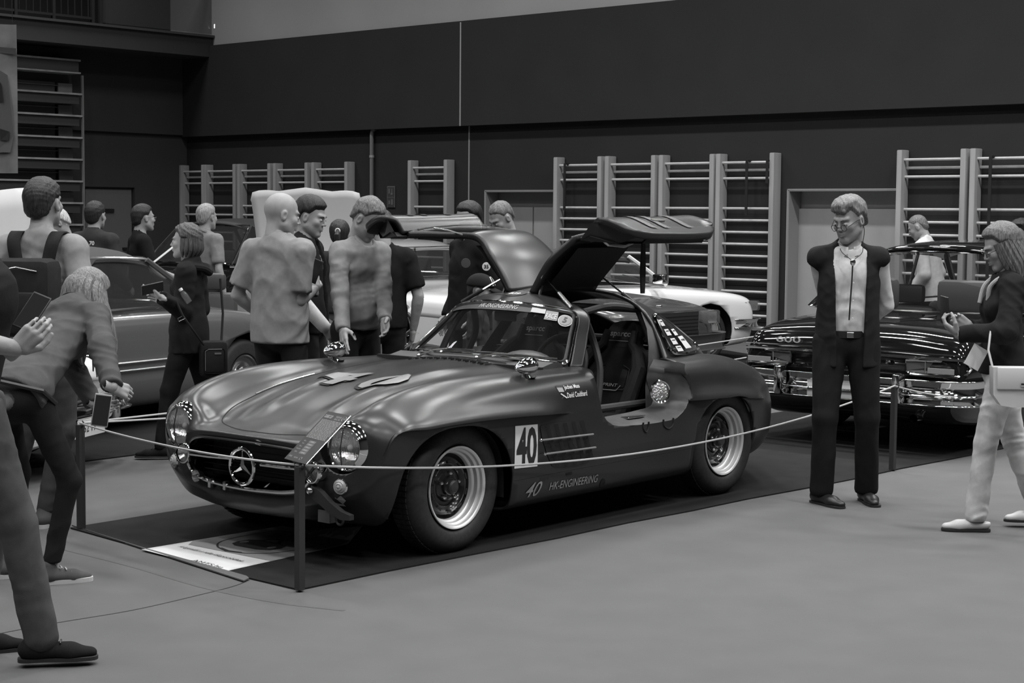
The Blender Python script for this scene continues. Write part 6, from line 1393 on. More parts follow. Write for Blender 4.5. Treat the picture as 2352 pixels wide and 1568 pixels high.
    def top_f(P):
        d = torso(P, g); hz = J['pelvis']+axis*(hemz-.96); ln = (P-hz)@axis
        if hemz < .93: d = smin(d, cone(P, J['pelvis']+axis*(hemz-.96), J['pelvis'], (.150+top.get('flare', 0))*b+g, .150*b+g, .76, latv), .05)
        if top.get('boxy'): d = smin(d, cone(P, J['pelvis']+axis*.26, hz-axis*.1, .142*b+top['boxy'], .152*b+top['boxy'], .76, latv), .04)
        d = smin(d, sleeves(P, g, sl), .03)
        d = d+wrinkle(P, seed, amp, top.get('fr', 30), (1, 1, 1.5))
        d = smax(d, -ln, .004)
        nk = J['neck']; na = (hc-nk); na = na/np.linalg.norm(na); d = smax(d, -cone(P, nk+na*.045+Rt@np.array([0, .022, 0]), nk+na*.25, .068, .13), .006)
        if top.get('open') is not None:    # open front: cut a wedge
            q = (P-J['pelvis'])@Rt; d = smax(d, -(np.maximum(np.abs(q[:, 0])-(top['open'][0]+(q[:, 2]+.1)*top['open'][1]), .03-q[:, 1])), .004)
        return d
    t_ = obj('shirt' if not top.get('n') else top['n'], *(lambda V, F: ([v*k for v in V], [tuple(f) for f in F]))(*surf_nets(top_f, allp.min(0)-.22, allp.max(0)+.14, hb)), cm, root)
    if top.get('l'): t_['label'] = top['l']
    if top.get('under'):
        u = dict(top['under']); 
        def und(P):
            d = torso(P, u.get('g', .006)); d = smin(d, sleeves(P, u.get('g', .006), u.get('sleeve', 'long')), .03)+wrinkle(P, seed+9, u.get('amp', .004), 30, (1, 1, 1.5)); hz = J['pelvis']+axis*(u.get('hem', .95)-.96); d = smax(d, -((P-hz)@axis), .004)
            nk = J['neck']; na = (hc-nk); na = na/np.linalg.norm(na); return smax(d, -cone(P, nk+na*.045+Rt@np.array([0, .03, 0]), nk+na*.25, .066, .13), .005)
        obj(u.get('n', 'undershirt'), *(lambda V, F: ([v*k for v in V], [tuple(f) for f in F]))(*surf_nets(und, allp.min(0)-.2, allp.max(0)+.12, hb)), cloth(*u['c']), root)
    # ---- trousers and shoes
    if legs:
        bm_ = cloth(*bottom['c'], noise=.2, nscale=12); fl = bottom.get('w', 1.0); wz = bottom.get('waist', 1.0)
        def bot(P):
            d = ell(P, J['pelvis']+np.array([0, -.005, -.03]), (.158*b, .112*b+(.012 if fem else 0), .13))
            dl = None
            for s in 'LR':
                q = cone(P, J['hip'+s], J['knee'+s], .088*b*max(fl, .94), .062*b*fl); q = smin(q, cone(P, J['knee'+s], J['ank'+s], .060*b*fl, bottom.get('cuff', .050)), .02); dl = q if dl is None else np.minimum(dl, q)
            d = smin(d, dl, .03)+wrinkle(P, seed+3, bottom.get('amp', .0035), 26, (1, 1, 2.2))
            if lean > .5: d = smin(d, cone(P, J['pelvis']-(J['chest']-J['pelvis'])*.02, J['pelvis']+(J['chest']-J['pelvis'])*.25, (.158 if fem else .150)*b+.008, .145*b, .78, latv), .03)
            d = smax(d, (P-J['pelvis'])@axis-(wz-.96), .004); return smax(d, bottom.get('len', .075)-P[:, 2], .004)
        lo_ = np.array([J[a] for a in ('hipL', 'hipR', 'kneeL', 'kneeR', 'ankL', 'ankR')]); obj('trousers', *(lambda V, F: ([v*k for v in V], [tuple(f) for f in F]))(*surf_nets(bot, lo_.min(0)-.13, lo_.max(0)+.18, hb)), bm_, root)
        for s, sg in (('L', -1), ('R', 1)):
            a = J['ank'+s]; yaw = pose.get('foot'+s, sg*.18*-1); M = np.array(Matrix.Rotation(yaw, 3, 'Z')); bz = max(a[2]-.085, 0.0)
            def shoe(P):
                q = (P-np.array([a[0], a[1], bz]))@M; d = cone(q, (0, -.045, .040), (0, .10, .030), .037, .036, .9, (1, 0, 0)); d = smin(d, cone(q, (0, .10, .026), (sg*-.006, .165, .022), .040, .027, .75, (1, 0, 0)), .02)
                if shoes != 'loafer': d = smin(d, cone(q, (0, -.02, .05), (0, -.012, .088), .042, .038), .025)
                else: d = smax(d, q[:, 2]-.052-.9*np.maximum(q[:, 1]-.02, 0)*1.0, .004)
                return smax(d, .010-q[:, 2], .003)
            sm = {'dark': SHOEB, 'sneaker': cloth('sneaker fabric', .08), 'loafer': mat('pale loafer leather', .50, .45), 'black sneaker': cloth('black sneaker fabric', .013)}[shoes]
            so = obj('shoe', *(lambda V, F: ([v*k for v in V], [tuple(f) for f in F]))(*surf_nets(shoe, a+np.array([-.22, -.22, -.1]), a+np.array([.22, .24, .08]), max(hh*1.1, .005))), sm, root)
            out = [(.0, -.082), (.026, -.075), (.036, -.05), (.033, .0), (.040, .08), (.040, .13), (.026, .185), (.0, .196)]; out = out+[(-x_, y_) for x_, y_ in out[::-1][1:-1]]; out = catmull(out, 3, True)
            MB().prism([tuple(p) for p in out], 0.0, .020 if shoes in ('sneaker',) else .013, lambda x_, y_, h_: tuple((M@np.array([x_, y_, h_])+np.array([a[0], a[1], bz]))*k)).build('sole', SOLEW if shoes == 'sneaker' else SOLE, so)
            if shoes in ('sneaker', 'black sneaker'):
                for i in range(4): MB().tube([tuple((M@np.array([xx, .045+.022*i, .083-.010*i-abs(xx)*.35])+np.array([a[0], a[1], bz]))*k) for xx in (-.024, -.01, .01, .024)], .0035*k, 5).build('lace', SOLEW if shoes == 'sneaker' else SHOEB, so, smooth=True)
    # ---- extras
    if head.get('glasses'):
        gm = mat('glasses frame', .02, .3); G = lambda p: tuple((hc+HR@(np.array(p)*hs))*k); gz = head['glasses'] if not isinstance(head['glasses'], bool) else 0; gl = None; mb = None
        fr = MB(); fr.tube([G((-.010, .108+gz*.2, .006-gz)), G((.010, .108+gz*.2, .006-gz))], .0018*k, 5); gl = fr.build('glasses', gm, root)
        for s in (-1, 1):
            MB().tube([G((s*(.033+.023*math.cos(a)), .106-.010*abs(math.cos(a)) if s*math.cos(a) > 0 else .108, .001-gz+.017*math.sin(a))) for a in np.linspace(0, 2*PI, 17)[:-1]], .0019*k, 5, closed=True).build('rim', gm, gl, smooth=True)
            MB().tube([G((s*.057, .096, .006-gz)), G((s*.080, .03, .010)), G((s*.080, -.012, .006))], .0018*k, 5).build('temple', gm, gl, smooth=True)
    if top.get('collar'):
        c = cloth(*top['collar']); nk = J['neck']; na = (hc-nk)/np.linalg.norm(hc-nk); M = frame(nk, na, Rt@np.array([0, 1., 0])); P = []
        for i, (r, z) in enumerate(((.060, .028), (.066, .032), (.073, .010), (.088, -.014))):
            P.append([tuple((np.array(M @ Vector((r*1.02*math.sin(a), r*math.cos(a)*1.05+.012, z-.018*math.cos(a)*(1 if i > 1 else .6)))))*k) for a in np.linspace(.22, 2*PI-.22, 25)])
        o = MB().sheet(P).build('collar', c, root, smooth=True); solid(o, .004, 0)
    if bottom.get('belt'):
        bb = MB().lathe([(.150*b, .955), (.153*b, .975), (.150*b, .995)], 32, M=Matrix.Scale(k, 4) @ Matrix.Scale(.74, 4, (0, 1, 0))); bb.build('belt', SHOEB, root, smooth=True)
        MB().box((-.02*k, .112*b*k, .958*k), (.02*k, .123*b*k, .990*k), bev=.003).build('belt_buckle', CHROME2, root)
    bpy.context.view_layer.update() if False else None
    return dict(root=root, J=J, k=k, hc=hc, HR=HR, Rt=Rt, M=Matrix.Translation(pos) @ Matrix.Rotation(math.radians(face-90), 4, 'Z'))
def px(x, d, z=0.0):   # ground position: picture column x at depth d
    return Vector(((x-1176)/FPX*d, d, z))
def loc_of(pos, face, H, w):   # world point -> person frame at design size
    v = Matrix.Rotation(-math.radians(face-90), 3, 'Z') @ (Vector(w)-Vector(pos)); k = H/1.75; return (v.x/k, v.y/k, v.z/k)
def held_box(name, label, cat, c, size, rot, m, screen=None):
    r = empty(name, tuple(c), 0, label, cat); r.rotation_euler = rot; s = Vector(size)/2; MB().box(tuple(-s), tuple(s), bev=min(size)*.3).build('case', m, r, smooth=True)
    if screen: MB().box((-s.x*.9, -s.y-.0006, -s.z*.92), (s.x*.9, -s.y+.0002, s.z*.92)).build('screen', screen, r)
    return r
SCR = mat('dark phone screen', .02, .08)
def P3(x, y, d):     # world point of a picture position at depth d (for laying out poses)
    a, b = x-1176, y-784; c, s = math.cos(ROLL), math.sin(ROLL); xr = (a*c+b*s)/FPX; u = -(-a*s+b*c)/FPX
    r = Vector((xr, math.cos(PITCH)+u*math.sin(PITCH), -math.sin(PITCH)+u*math.cos(PITCH))); return Vector((0, 0, CAMH))+r*(d/r.y)
# A: man cut by the left edge
pos = px(14, 6.25); fc = 8; L = lambda w, H=1.84: loc_of(pos, fc, H, w)
hw = P3(84, 768, 6.1)
a = person('man in a dark polo shirt and jeans cut off by the left edge', pos, fc, 1.84, dict(pelvis=(0, -.17, .96), hipR=(.088, -.10, .92), hipL=(-.088, -.12, .92), wrR=L(P3(38, 800, 6.05)), elR=L(P3(30, 860, 5.95)), wrL=(-.24, -.30, .92), elL=(-.34, -.5, 1.2), kneeR=(.09, .16, .5), ankR=(.09, .12, .085), ankL=(-.12, -.16, .085), footR=.05),
           top=dict(c=('black polo cloth', .016), sleeve='short', hem=.84, collar=('black polo cloth', .016)), bottom=dict(c=('dark blue denim', .07), w=1.1, cuff=.062, len=.05), head=dict(hair='short', hc=('brown hair', .04), pitch=25, off=(0, -.03, 0)), shoes='black sneaker', build=1.02, seed=11, lean=-.24,
           hands=((.5, .6, Vector((.9, .3, .5))), (.6, .8, (.15, .75, .7), (-.8, .2, .3))))
held_box('phone', 'black phone held by the man at the left edge', 'phone', P3(74, 716, 6.15), (.075, .009, .155), (math.radians(-35), .35, -.2), BLACK, SCR)
# B: woman in the denim jacket bending over
pos = px(78, 7.7); fc = 78; L = lambda w: loc_of(pos, fc, 1.68, w)
b_ = person('woman with long fair hair in a denim jacket bending forward', pos, fc, 1.68, dict(pelvis=(-.02, -.16, .92), hipL=(-.10, -.16, .89), hipR=(.07, -.16, .89), kneeR=(.7, .15, .52), kneeL=(-.10, .12, .5), ankR=(.13, -.12, .085), ankL=(-.12, -.02, .085), footR=-.9, footL=-.6,
           wrR=L(P3(262, 905, 7.55)), elR=L(P3(238, 862, 7.45)), wrL=L(P3(215, 925, 8.1)), elL=L(P3(190, 880, 8.3))), lean=.93, female=True, build=.97, seed=21,
           top=dict(c=('blue denim jacket', .075), n='denim_jacket', sleeve='long', hem=.885, amp=.0055, g=.020, collar=('blue denim jacket', .075)), bottom=dict(c=('black leggings', .016), w=.92, cuff=.042, len=.10), shoes='sneaker',
           head=dict(hair='long', hc=('fair hair', .17), pitch=38, yaw=-25, off=(0, 0, -.01), hth=.016, line=.07), hands=((.7, .8, (.3, .9, -.3), (.8, .2, .1)), (.6, .8, (.5, .8, -.35), (-.8, .2, -.2))))
J = b_['J']; hcb = b_['hc']; rnd = random.Random(5); k = b_['k']; HRb = b_['HR']; hm = hairmat('fair hair', .17)
for i in range(30):       # long strands falling from the crown
    t = i/29; ang = lerp(-2.6, 2.6, t)+rnd.uniform(-.1, .1); base = hcb+HRb@np.array([.070*math.sin(ang), -.03-.065*math.cos(ang), .085]); out = HRb@np.array([.095*math.sin(ang), -.02-.105*math.cos(ang), .01]); p2 = hcb+out
    ln = rnd.uniform(.30, .42); o2 = out*np.array([1, 1, 0]); o2 = o2/max(np.linalg.norm(o2), 1e-3)
    e1 = p2+o2*.025+np.array([0, 0, -.09]); e2 = p2+o2*.035+np.array([rnd.uniform(-.015, .015), rnd.uniform(-.015, .015), -ln*.6]); e3 = p2+o2*.02+np.array([rnd.uniform(-.03, .03), rnd.uniform(-.03, .03), -ln])
    P = catmull([base, p2, e1, e2, e3], 4); r = np.interp(np.linspace(0, 1, len(P)), [0, .2, .6, 1], [.012, .021, .022, .004]); MB().tube([tuple(p*k) for p in P], [float(q*k) for q in r], 7).build('hair_strand', hm, b_['root'], smooth=True)
held_box('phone', 'phone in a pale case held low by the bending woman', 'phone', P3(233, 942, 7.55), (.075, .01, .15), (.1, .15, .3), mat('pale phone case', .35, .4), SCR)
for z0, y0 in ((.93, .0),): MB().tube([tuple(np.array(p)*k) for p in ((-.16, -.28, .93), (0, -.34, .98), (.16, -.24, .93), (.165, -.12, .86))], .012*k, 6).build('bag_strap', SHOEB, b_['root'], smooth=True)
# C: tall man with a backpack seen from behind
pos = px(98, 8.95); fc = 84
c_ = person('tall dark-haired man seen from behind with a backpack over a grey tee', pos, fc, 1.86, dict(wrL=(-.22, .12, .98), wrR=(.22, .12, .98), ankR=(.0, .0, .085), ankL=(-.2, .0, .085)), top=dict(c=('light grey tee', .26), sleeve='short', hem=.88), bottom=dict(c=('blue jeans', .06)), head=dict(hair='short', hc=('dark brown hair', .028), yaw=-10, pitch=-4), build=1.05, seed=31, shoes='sneaker')
M_BP = cloth('backpack cloth', .022); r = c_['root']; k = c_['k']
r2 = empty('backpack', tuple(pos), math.radians(fc-90), 'dark backpack worn by the tall man at the left', 'backpack')
MB().box((-.16*k, -.33*k, .98*k), (.16*k, -.13*k, 1.36*k), bev=.05).build('bag', M_BP, r2, smooth=True); MB().box((-.12*k, -.37*k, 1.0*k), (.12*k, -.32*k, 1.2*k), bev=.02).build('front_pocket', M_BP, r2, smooth=True)
MB().tube([(-.1*k, -.335*k, 1.30*k), (0, -.345*k, 1.32*k), (.1*k, -.335*k, 1.30*k)], .004, 5).build('zip', CHROME2, r2)
for s in (-1, 1):
    P = catmull([(s*.08, -.14, 1.34), (s*.10, -.125, 1.44), (s*.105, -.06, 1.485), (s*.115, .06, 1.44), (s*.13, .13, 1.30), (s*.16, .10, 1.10), (s*.17, -.10, 1.0)], 5)
    o = MB().sheet([[tuple((p+np.array([d_, 0, 0]))*k) for p in P] for d_ in (-.032, .032)]).build('shoulder_strap', M_BP, r2, smooth=True); solid(o, .012, 0)
# D E F H: visitors at the back left
person('white-haired man with glasses looking down, half hidden at the left', px(158, 15.0), 195, 1.71, top=dict(c=('grey green shirt', .06)), head=dict(hair='short', hc=('white hair', .50), pitch=32, yaw=10, glasses=True), lean=.12, seed=41)
e_ = person('dark-haired man in a dark long-sleeved work shirt seen from behind', px(214, 15.3), 78, 1.77, dict(wrL=(-.18, .25, 1.05), wrR=(.24, .20, .98)), top=dict(c=('dark work shirt', .035), sleeve='long', g=.020), head=dict(hair='short', hc=('black hair', .015), yaw=-5), seed=42, lean=.05)
text_on('shirt_logo', '70', .05, (.05, -.135, 1.40), (1, 0, 0), (0, .15, 1), WHITE, e_['root'], bold=.03)
person('young man with dark glasses and a black tee looking right', px(325, 15.9), 25, 1.75, dict(wrR=(.20, .30, 1.06), elR=(.26, .05, 1.12)), top=dict(c=('black tee', .010)), head=dict(hair='short', hc=('dark hair', .02), yaw=10, glasses=True, fat=.004), build=1.05, seed=43)
f_ = MB().box((-.002, -.09, -.12), (.002, .09, .12)).build('paper_sheet', WHITE); f_.location = P3(376, 584, 15.5); f_.rotation_euler = (0, .9, .3); tag(f_, 'white paper held by the man in the black tee', 'paper')
person('grey-haired man in a grey polo shirt seen from behind at the wall bars', px(472, 16.6), 55, 1.76, top=dict(c=('grey polo', .20), collar=('grey polo', .22)), head=dict(hair='short', hc=('grey hair', .26)), seed=44)
# G: woman with the hoodie and phone
pos = px(432, 11.5); fc = 176; L = lambda w: loc_of(pos, fc, 1.60, w)
g_ = person('woman in a black hooded jacket walking left with a phone in her hand', pos, fc, 1.60, dict(ankR=(.06, -.28, .10), kneeR=(.08, .0, .5), ankL=(-.08, .20, .085), kneeL=(-.09, .25, .5), wrL=L(P3(372, 684, 11.15)), elL=(-.22, .02, 1.02), wrR=L(P3(385, 690, 11.7)), elR=(.2, -.06, 1.02)), female=True, build=1.08, seed=51,
            top=dict(c=('black hooded jacket', .014), n='hooded_jacket', sleeve='long', hem=.80, g=.022, amp=.005, flare=.01), bottom=dict(c=('black trousers', .013), w=1.05), shoes='black sneaker', head=dict(hair='short', hc=('brown grey hair', .07), line=.066, hth=.017, hamp=.006),
            hands=((.25, .2, (.1, .85, .35), (.2, -.1, .9)), (.5, .5)))
k = g_['k']; HRg = g_['HR']; hcg = g_['hc']
for i in range(12):
    t = i/11; ang = lerp(-1.9, 1.9, t); b0 = hcg+HRg@np.array([.082*math.sin(ang), -.03-.085*math.cos(ang), .03]); b1 = hcg+HRg@np.array([.088*math.sin(ang), -.03-.09*math.cos(ang), -.05]); b2 = hcg+HRg@np.array([.07*math.sin(ang), -.02-.075*math.cos(ang), -.11])
    MB().tube([tuple(p*k) for p in catmull([b0, b1, b2], 4)], [float(q*k) for q in np.interp(np.linspace(0, 1, 9), [0, .5, 1], [.02, .021, .006])], 7).build('hair_strand', hairmat('brown grey hair', .07), g_['root'], smooth=True)
MB().tube([tuple(np.array(p)*k) for p in catmull([(-.10, .07, 1.40), (-.13, -.04, 1.44), (-.07, -.13, 1.43), (0, -.155, 1.40), (.07, -.13, 1.43), (.13, -.04, 1.44), (.10, .07, 1.40)], 4)], .030*k, 10).build('hood', cloth('black hooded jacket', .014), g_['root'], smooth=True)
MB().ball(tuple((hcg+HRg@np.array([-.084, -.004, -.042]))*k), .006, 8, 6).build('earring', CHROME, g_['root'], smooth=True)
held_box('phone', 'phone lying in the raised hand of the woman in the hooded jacket', 'phone', P3(350, 662, 11.1), (.15, .01, .075), (.5, -.2, .5), BLACK, SCR)
bo = empty('water_bottle', tuple(P3(424, 678, 11.25)), 0, 'small clear bottle with a white cap beside the woman in the hooded jacket', 'bottle'); bo.rotation_euler = (0, -.6, 0)
MB().lathe([(0, -.06), (.020, -.058), (.022, 0), (.018, .02), (.010, .035), (.010, .04)], 20).build('bottle', LENS, bo, smooth=True); MB().lathe([(.014, .036), (.014, .054), (0, .056)], 16).build('cap', WHITE, bo, smooth=True)
bg = empty('shoulder_bag', tuple(P3(490, 822, 11.4)), .3, 'black shoulder bag hanging at the hip of the woman in the hooded jacket', 'bag'); M_BAG = cloth('black bag cloth', .018)
MB().box((-.095, -.05, -.13), (.095, .05, .12), bev=.035).build('bag', M_BAG, bg, smooth=True); MB().box((-.07, -.068, -.10), (.07, -.045, .07), bev=.02).build('front_pocket', M_BAG, bg, smooth=True)
MB().tube([(-.062, -.069, -.08), (-.062, -.069, .05), (-.04, -.069, .065), (.05, -.069, .065)], .0025, 5).build('zip', mat('bag zip', .12, .5), bg); MB().box((.0, -.072, .03), (.045, -.068, .042)).build('bag_label', mat('bag zip', .12, .5), bg)
c0 = Vector(P3(490, 822, 11.4)); Mi = Matrix.Rotation(-.3, 3, 'Z')
MB().tube([tuple(Mi @ (Vector(P3(x, y, d))-c0)) for x, y, d in ((468, 792, 11.3), (445, 760, 11.22), (420, 725, 11.18), (404, 690, 11.2))], .008, 6).build('bag_strap', M_BAG, bg, smooth=True)
MB().tube([tuple(Mi @ (Vector(P3(x, y, d))-c0)) for x, y, d in ((508, 790, 11.42), (512, 720, 11.55), (506, 640, 11.6))], .008, 6).build('bag_strap', M_BAG, bg, smooth=True)
MB().tube([tuple(Mi @ (Vector(P3(x, y, 11.18))-c0)) for x, y in ((411, 738), (425, 731), (422, 724), (408, 731))], .0028, 5, closed=True).build('strap_buckle', CHROME2, bg)
# I: bald man from behind
pos = px(641, 10.45); fc = 62; L = lambda w: loc_of(pos, fc, 1.81, w)
i_ = person('bald man in a light grey tee seen from behind, phone in hand', pos, fc, 1.81, dict(wrR=L(P3(722, 664, 10.62)), elR=L(P3(688, 780, 10.40)), wrL=(-.20, .14, .98), elL=(-.27, -.05, 1.12)), top=dict(c=('light grey cotton tee', .24), sleeve='short', hem=.855, g=.020, boxy=.024, amp=.005, fr=34), bottom=dict(c=('dark denim', .022)),
            head=dict(hair='bald', hc=('dark hair', .02), yaw=-42, pitch=14, fat=.008, wide=1.04, size=1.04, face=True), build=1.03, seed=61, hands=((.4, .4), (.8, .7, (-.35, .35, .85), (-.6, .5, .2))))
held_box('phone', 'black phone in the hand of the bald man', 'phone', P3(722, 622, 10.5), (.075, .010, .15), (-.1, .35, -.3), BLACK, SCR)
# J: dark-haired man in the vest behind him
pos = px(706, 11.3); fc = -8
j_ = person('dark-haired man in a black vest over a white shirt beside the bald man', pos, fc, 1.795, dict(wrR=(.20, .16, .92)), top=dict(c=('black vest cloth', .012), n='vest', sleeve='none', hem=.86, g=.024, open=(.03, .02)), bottom=dict(c=('dark trousers', .02)), head=dict(hair='short', hc=('black hair', .015), yaw=-8, pitch=16, fat=.006, hth=.016, line=.058, bcv=.015), build=1.0, seed=62)
J = j_['J']; k = j_['k']
def sub(P): 
    d = None
    for s in 'LR':
        q = smin(cone(P, J['sh'+s], J['el'+s], .062, .056), cone(P, J['el'+s], J['wr'+s], .052, .044), .02); d = q if d is None else np.minimum(d, q)
    return d+wrinkle(P, 5, .004, 30)
ap = np.array(list(J.values())); V_, F_ = surf_nets(sub, ap.min(0)-.1, ap.max(0)+.1, .012); obj('shirt_sleeves', [v*k for v in V_], [tuple(f) for f in F_], cloth('white shirt cloth', .50), j_['root'])
# K L: behind the hood
k_ = person('dark-haired person with a ponytail seen from behind between the men', px(778, 14.4), 88, 1.62, top=dict(c=('dark top', .03)), head=dict(hair='long', hc=('black hair', .015), hth=.016, face=False, up=-.02), female=True, seed=63, legs=False)
hc = k_['hc']; kk = k_['k']; MB().tube([tuple((hc+np.array(p))*kk) for p in ((0, -.13, .04), (0, -.17, .0), (.005, -.17, -.08), (.01, -.15, -.18))], [.016, .028, .026, .008], 8).build('ponytail', hairmat('black hair', .015), k_['root'], smooth=True)
MB().tube([tuple((hc+np.array([.02*math.cos(a), -.135, .04+.02*math.sin(a)]))*kk) for a in np.linspace(0, 2*PI, 13)[:-1]], .006, 6, closed=True).build('hair_band', WHITE, k_['root'], smooth=True)
person('white-haired person behind the raised pale hood', px(813, 18.3), 80, 1.83, top=dict(c=('light top', .3)), head=dict(hair='short', hc=('white hair', .50), hth=.018, face=False), seed=64, legs=False)
# M: man in the grey long-sleeved shirt with a hand on the far fender
pos = px(815, 10.75); fc = -44; L = lambda w: loc_of(pos, fc, 1.80, w)
m_ = person('grey-haired man in a grey long-sleeved shirt, hand on the far fender', pos, fc, 1.80, dict(wrR=L(P3(789, 773, 10.25)), elR=L(P3(768, 690, 10.55)), wrL=L(P3(884, 738, 10.45)), elL=L(P3(880, 655, 10.75))), top=dict(c=('grey jersey', .22), sleeve='long', hem=.945, g=.012, amp=.0055, fr=34, belly=.02), bottom=dict(c=('dark denim', .022), belt=True),
            head=dict(hair='short', hc=('greying hair', .13), yaw=12, pitch=40, fat=.007, size=1.02, hth=.011, line=.070, hamp=.004, bc='grey brow', bcv=.08), build=1.0, seed=71, lean=.15, hands=((.30, .3), (.12, .2)))
J = m_['J']; k = m_['k']; w = J['wrL']; dv = Vector(w-J['elL']).normalized()
MB().lathe([(.034, -.012), (.036, 0), (.034, .012), (.031, .010), (.031, -.010)], 24, M=Matrix.Scale(k, 4) @ frame(w-np.array(dv)*.02, dv, (0, 1, 0))).build('wrist_watch', CHROME2, m_['root'], smooth=True)
person('person in a black tee hidden behind the man in the long-sleeved shirt', px(876, 12.0), 110, 1.71, dict(wrR=(.24, .0, .88)), top=dict(c=('black tee', .010), g=.018), bottom=dict(c=('dark trousers', .02)), head=dict(hair='short', hc=('dark hair', .02), pitch=25, face=False), build=1.1, seed=72)
# O P Q: behind the coupe
o_ = person('dark-haired man in a black jacket with a round 35 badge', px(1078, 12.5), 212, 1.78, dict(wrR=(.22, .06, .90), wrL=(-.22, .06, .90)), top=dict(c=('black jacket', .010), n='jacket', sleeve='long', g=.028, boxy=.035, hem=.82), bottom=dict(c=('dark trousers', .02)), head=dict(hair='short', hc=('black hair', .015), yaw=12, pitch=8, line=.055, bcv=.015), build=1.04, seed=73)
def badge(P, px_, py_, d, rad, m, txt=None):
    c = P3(px_, py_, d); n = (Vector((0, 0, CAMH))-c).normalized(); q = Matrix.Rotation(-math.radians(P['face']-90), 3, 'Z')
for bx, by, br, mm, tt in ((1117, 612, .030, WHITE, '35'), (1070, 604, .034, mat('dark badge', .05, .6), None)):
    c = P3(bx, by, 12.18); n = (Vector((0, 0, CAMH))-c).normalized(); n.z = 0; n.normalize(); Mw = Matrix.Translation(c) @ n.to_track_quat('Z', 'Y').to_matrix().to_4x4()
    Ml = (Matrix.Translation(o_['root'].location) @ Matrix.Rotation(o_['root'].rotation_euler.z, 4, 'Z')).inverted() @ Mw
    bdg = MB().lathe([(br, -.03), (br, .002), (0, .003)], 24, M=Ml).build('badge', mm, o_['root'])
    if tt: V_, F_ = text_mesh(tt, 1.0, 0, .03); cc = (V_.max(0)+V_.min(0))/2; obj('badge_number', [Ml @ Vector(((x-cc[0])*.036, (y-cc[1])*.036, .005)) for x, y in V_], F_, BLACK, o_['root'], smooth=False)
pos = px(1172, 13.4); fc = 205
person('grey-haired man in a washed denim shirt behind the coupe roof', pos, fc, 1.80, dict(wrL=(-.16, .26, .95), wrR=(.16, .28, .98)), top=dict(c=('washed denim shirt', .14), sleeve='long', g=.018, hem=.84, collar=('washed denim shirt', .15)), bottom=dict(c=('grey jeans', .08)), head=dict(hair='short', hc=('greying hair', .13), pitch=36, yaw=14, hth=.007, face=True), build=1.0, seed=74, lean=.10)
pos = px(1098, 11.35); fc = 2
q_ = person('boy with a dark baseball cap looking into the coupe', pos, fc, 1.27, dict(), top=dict(c=('dark top', .03), g=.014), bottom=dict(c=('dark trousers', .02)), head=dict(hair='short', hc=('dark brown hair', .028), size=1.18, pitch=12, yaw=-14, hth=.001, hamp=.001), build=.95, seed=75)
k = q_['k']; hc = q_['hc']; HRq = q_['HR']; CAP = cloth('navy cap cloth', .016)
V_, F_ = surf_nets(lambda P: smax(ell(P, (0, -.012, .040), (.092, .116, .098)), .036-P[:, 2]+.12*P[:, 1], .008), (-.13, -.16, 0), (.13, .14, .17), .007)
cap = empty('baseball_cap', tuple(pos), math.radians(fc-90), 'dark baseball cap with a white front patch worn by the boy', 'cap')
obj('crown', [(hc+HRq@(v*1.18))*k for v in V_], [tuple(f) for f in F_], CAP, cap)
P = [[tuple((hc+HRq@(np.array([.078*math.sin(a)*(1-.10*r), .085+.10*r*math.cos(a)+.0, .052-.020*r+.012*math.cos(a*1.5)*0-.018*abs(math.sin(a))])*1.18))*k) for a in np.linspace(-1.35, 1.35, 13)] for r in (0, .5, 1)]
o = MB().sheet(P).build('visor', CAP, cap, smooth=True); solid(o, .004)
def capp(u, v): 
    a = u; z = v; r_ = math.sqrt(max(1-((z-.040)/.098)**2, 0)); return (hc+HRq@(np.array([.094*r_*math.sin(a), -.012+.119*r_*math.cos(a), z])*1.18))*k
MB().tube([tuple(capp(u, v)) for u, v in ((-.42, .066), (.42, .066), (.46, .10), (.36, .122), (-.36, .122), (-.46, .10))], .004, 6, closed=True).build('front_patch', WHITE, cap); 
V_, F_ = text_mesh('Classic', 1.0, .2, .02); cc = (V_.max(0)+V_.min(0))/2; obj('patch_lettering', [tuple(capp(-(x-cc[0])*-.17, .092+(y-cc[1])*.030)) for x, y in V_], F_, WHITE, cap, smooth=False)
# R: older man in the vest
pos = (fp(1886, 1152)+fp(1998, 1163))/2; pos.z = 0; pos += Vector((0, .06, 0)); fc = -93
L = lambda w: loc_of(pos, fc, 1.81, w)
r_ = person('older man in a dark open vest and light shirt, hands behind his back', pos, fc, 1.81, dict(ankR=(.135, .06, .085), ankL=(-.135, -.03, .085), kneeR=(.13, .1, .5), kneeL=(-.12, .1, .5), hipR=(.095, 0, .92), wrR=(.02, -.21, .88), elR=(.12, -.32, 1.12), wrL=(-.06, -.19, .95), elL=(-.34, -.12, 1.12), footR=.55, footL=.15),
            top=dict(c=('dark vest cloth', .016), n='vest', sleeve='none', hem=.79, boxy=.030, g=.016, amp=.003, open=(.075, .03), flare=.015, under=dict(n='shirt', c=('light striped shirt', .52), g=.006, hem=.955, sleeve='long', amp=.0065), collar=('light striped shirt', .52)),
            bottom=dict(c=('black trousers', .012), w=1.18, cuff=.068, len=.05, belt=True), head=dict(hair='short', hc=('sandy grey hair', .16), yaw=-44, pitch=18, line=.066, hth=.014, fringe=True, hamp=.004, glasses=.014, fat=.004, bc='grey brow', bcv=.1), build=.98, seed=81, detail=1.25)
k = r_['k']; hc = r_['hc']; HRr = r_['HR']; rt = r_['root']
G = lambda p: tuple((hc+HRr@np.array(p))*k)
MB().tube([tuple(v) for v in catmull([G((.080, -.01, .004)), G((.088, .01, -.06)), G((.075, .02, -.12)), (.055*k, .09*k, 1.44*k), (.01*k, .135*k, 1.40*k)], 4)], .0022, 5).build('glasses_cord', BLACK, rt, smooth=True)
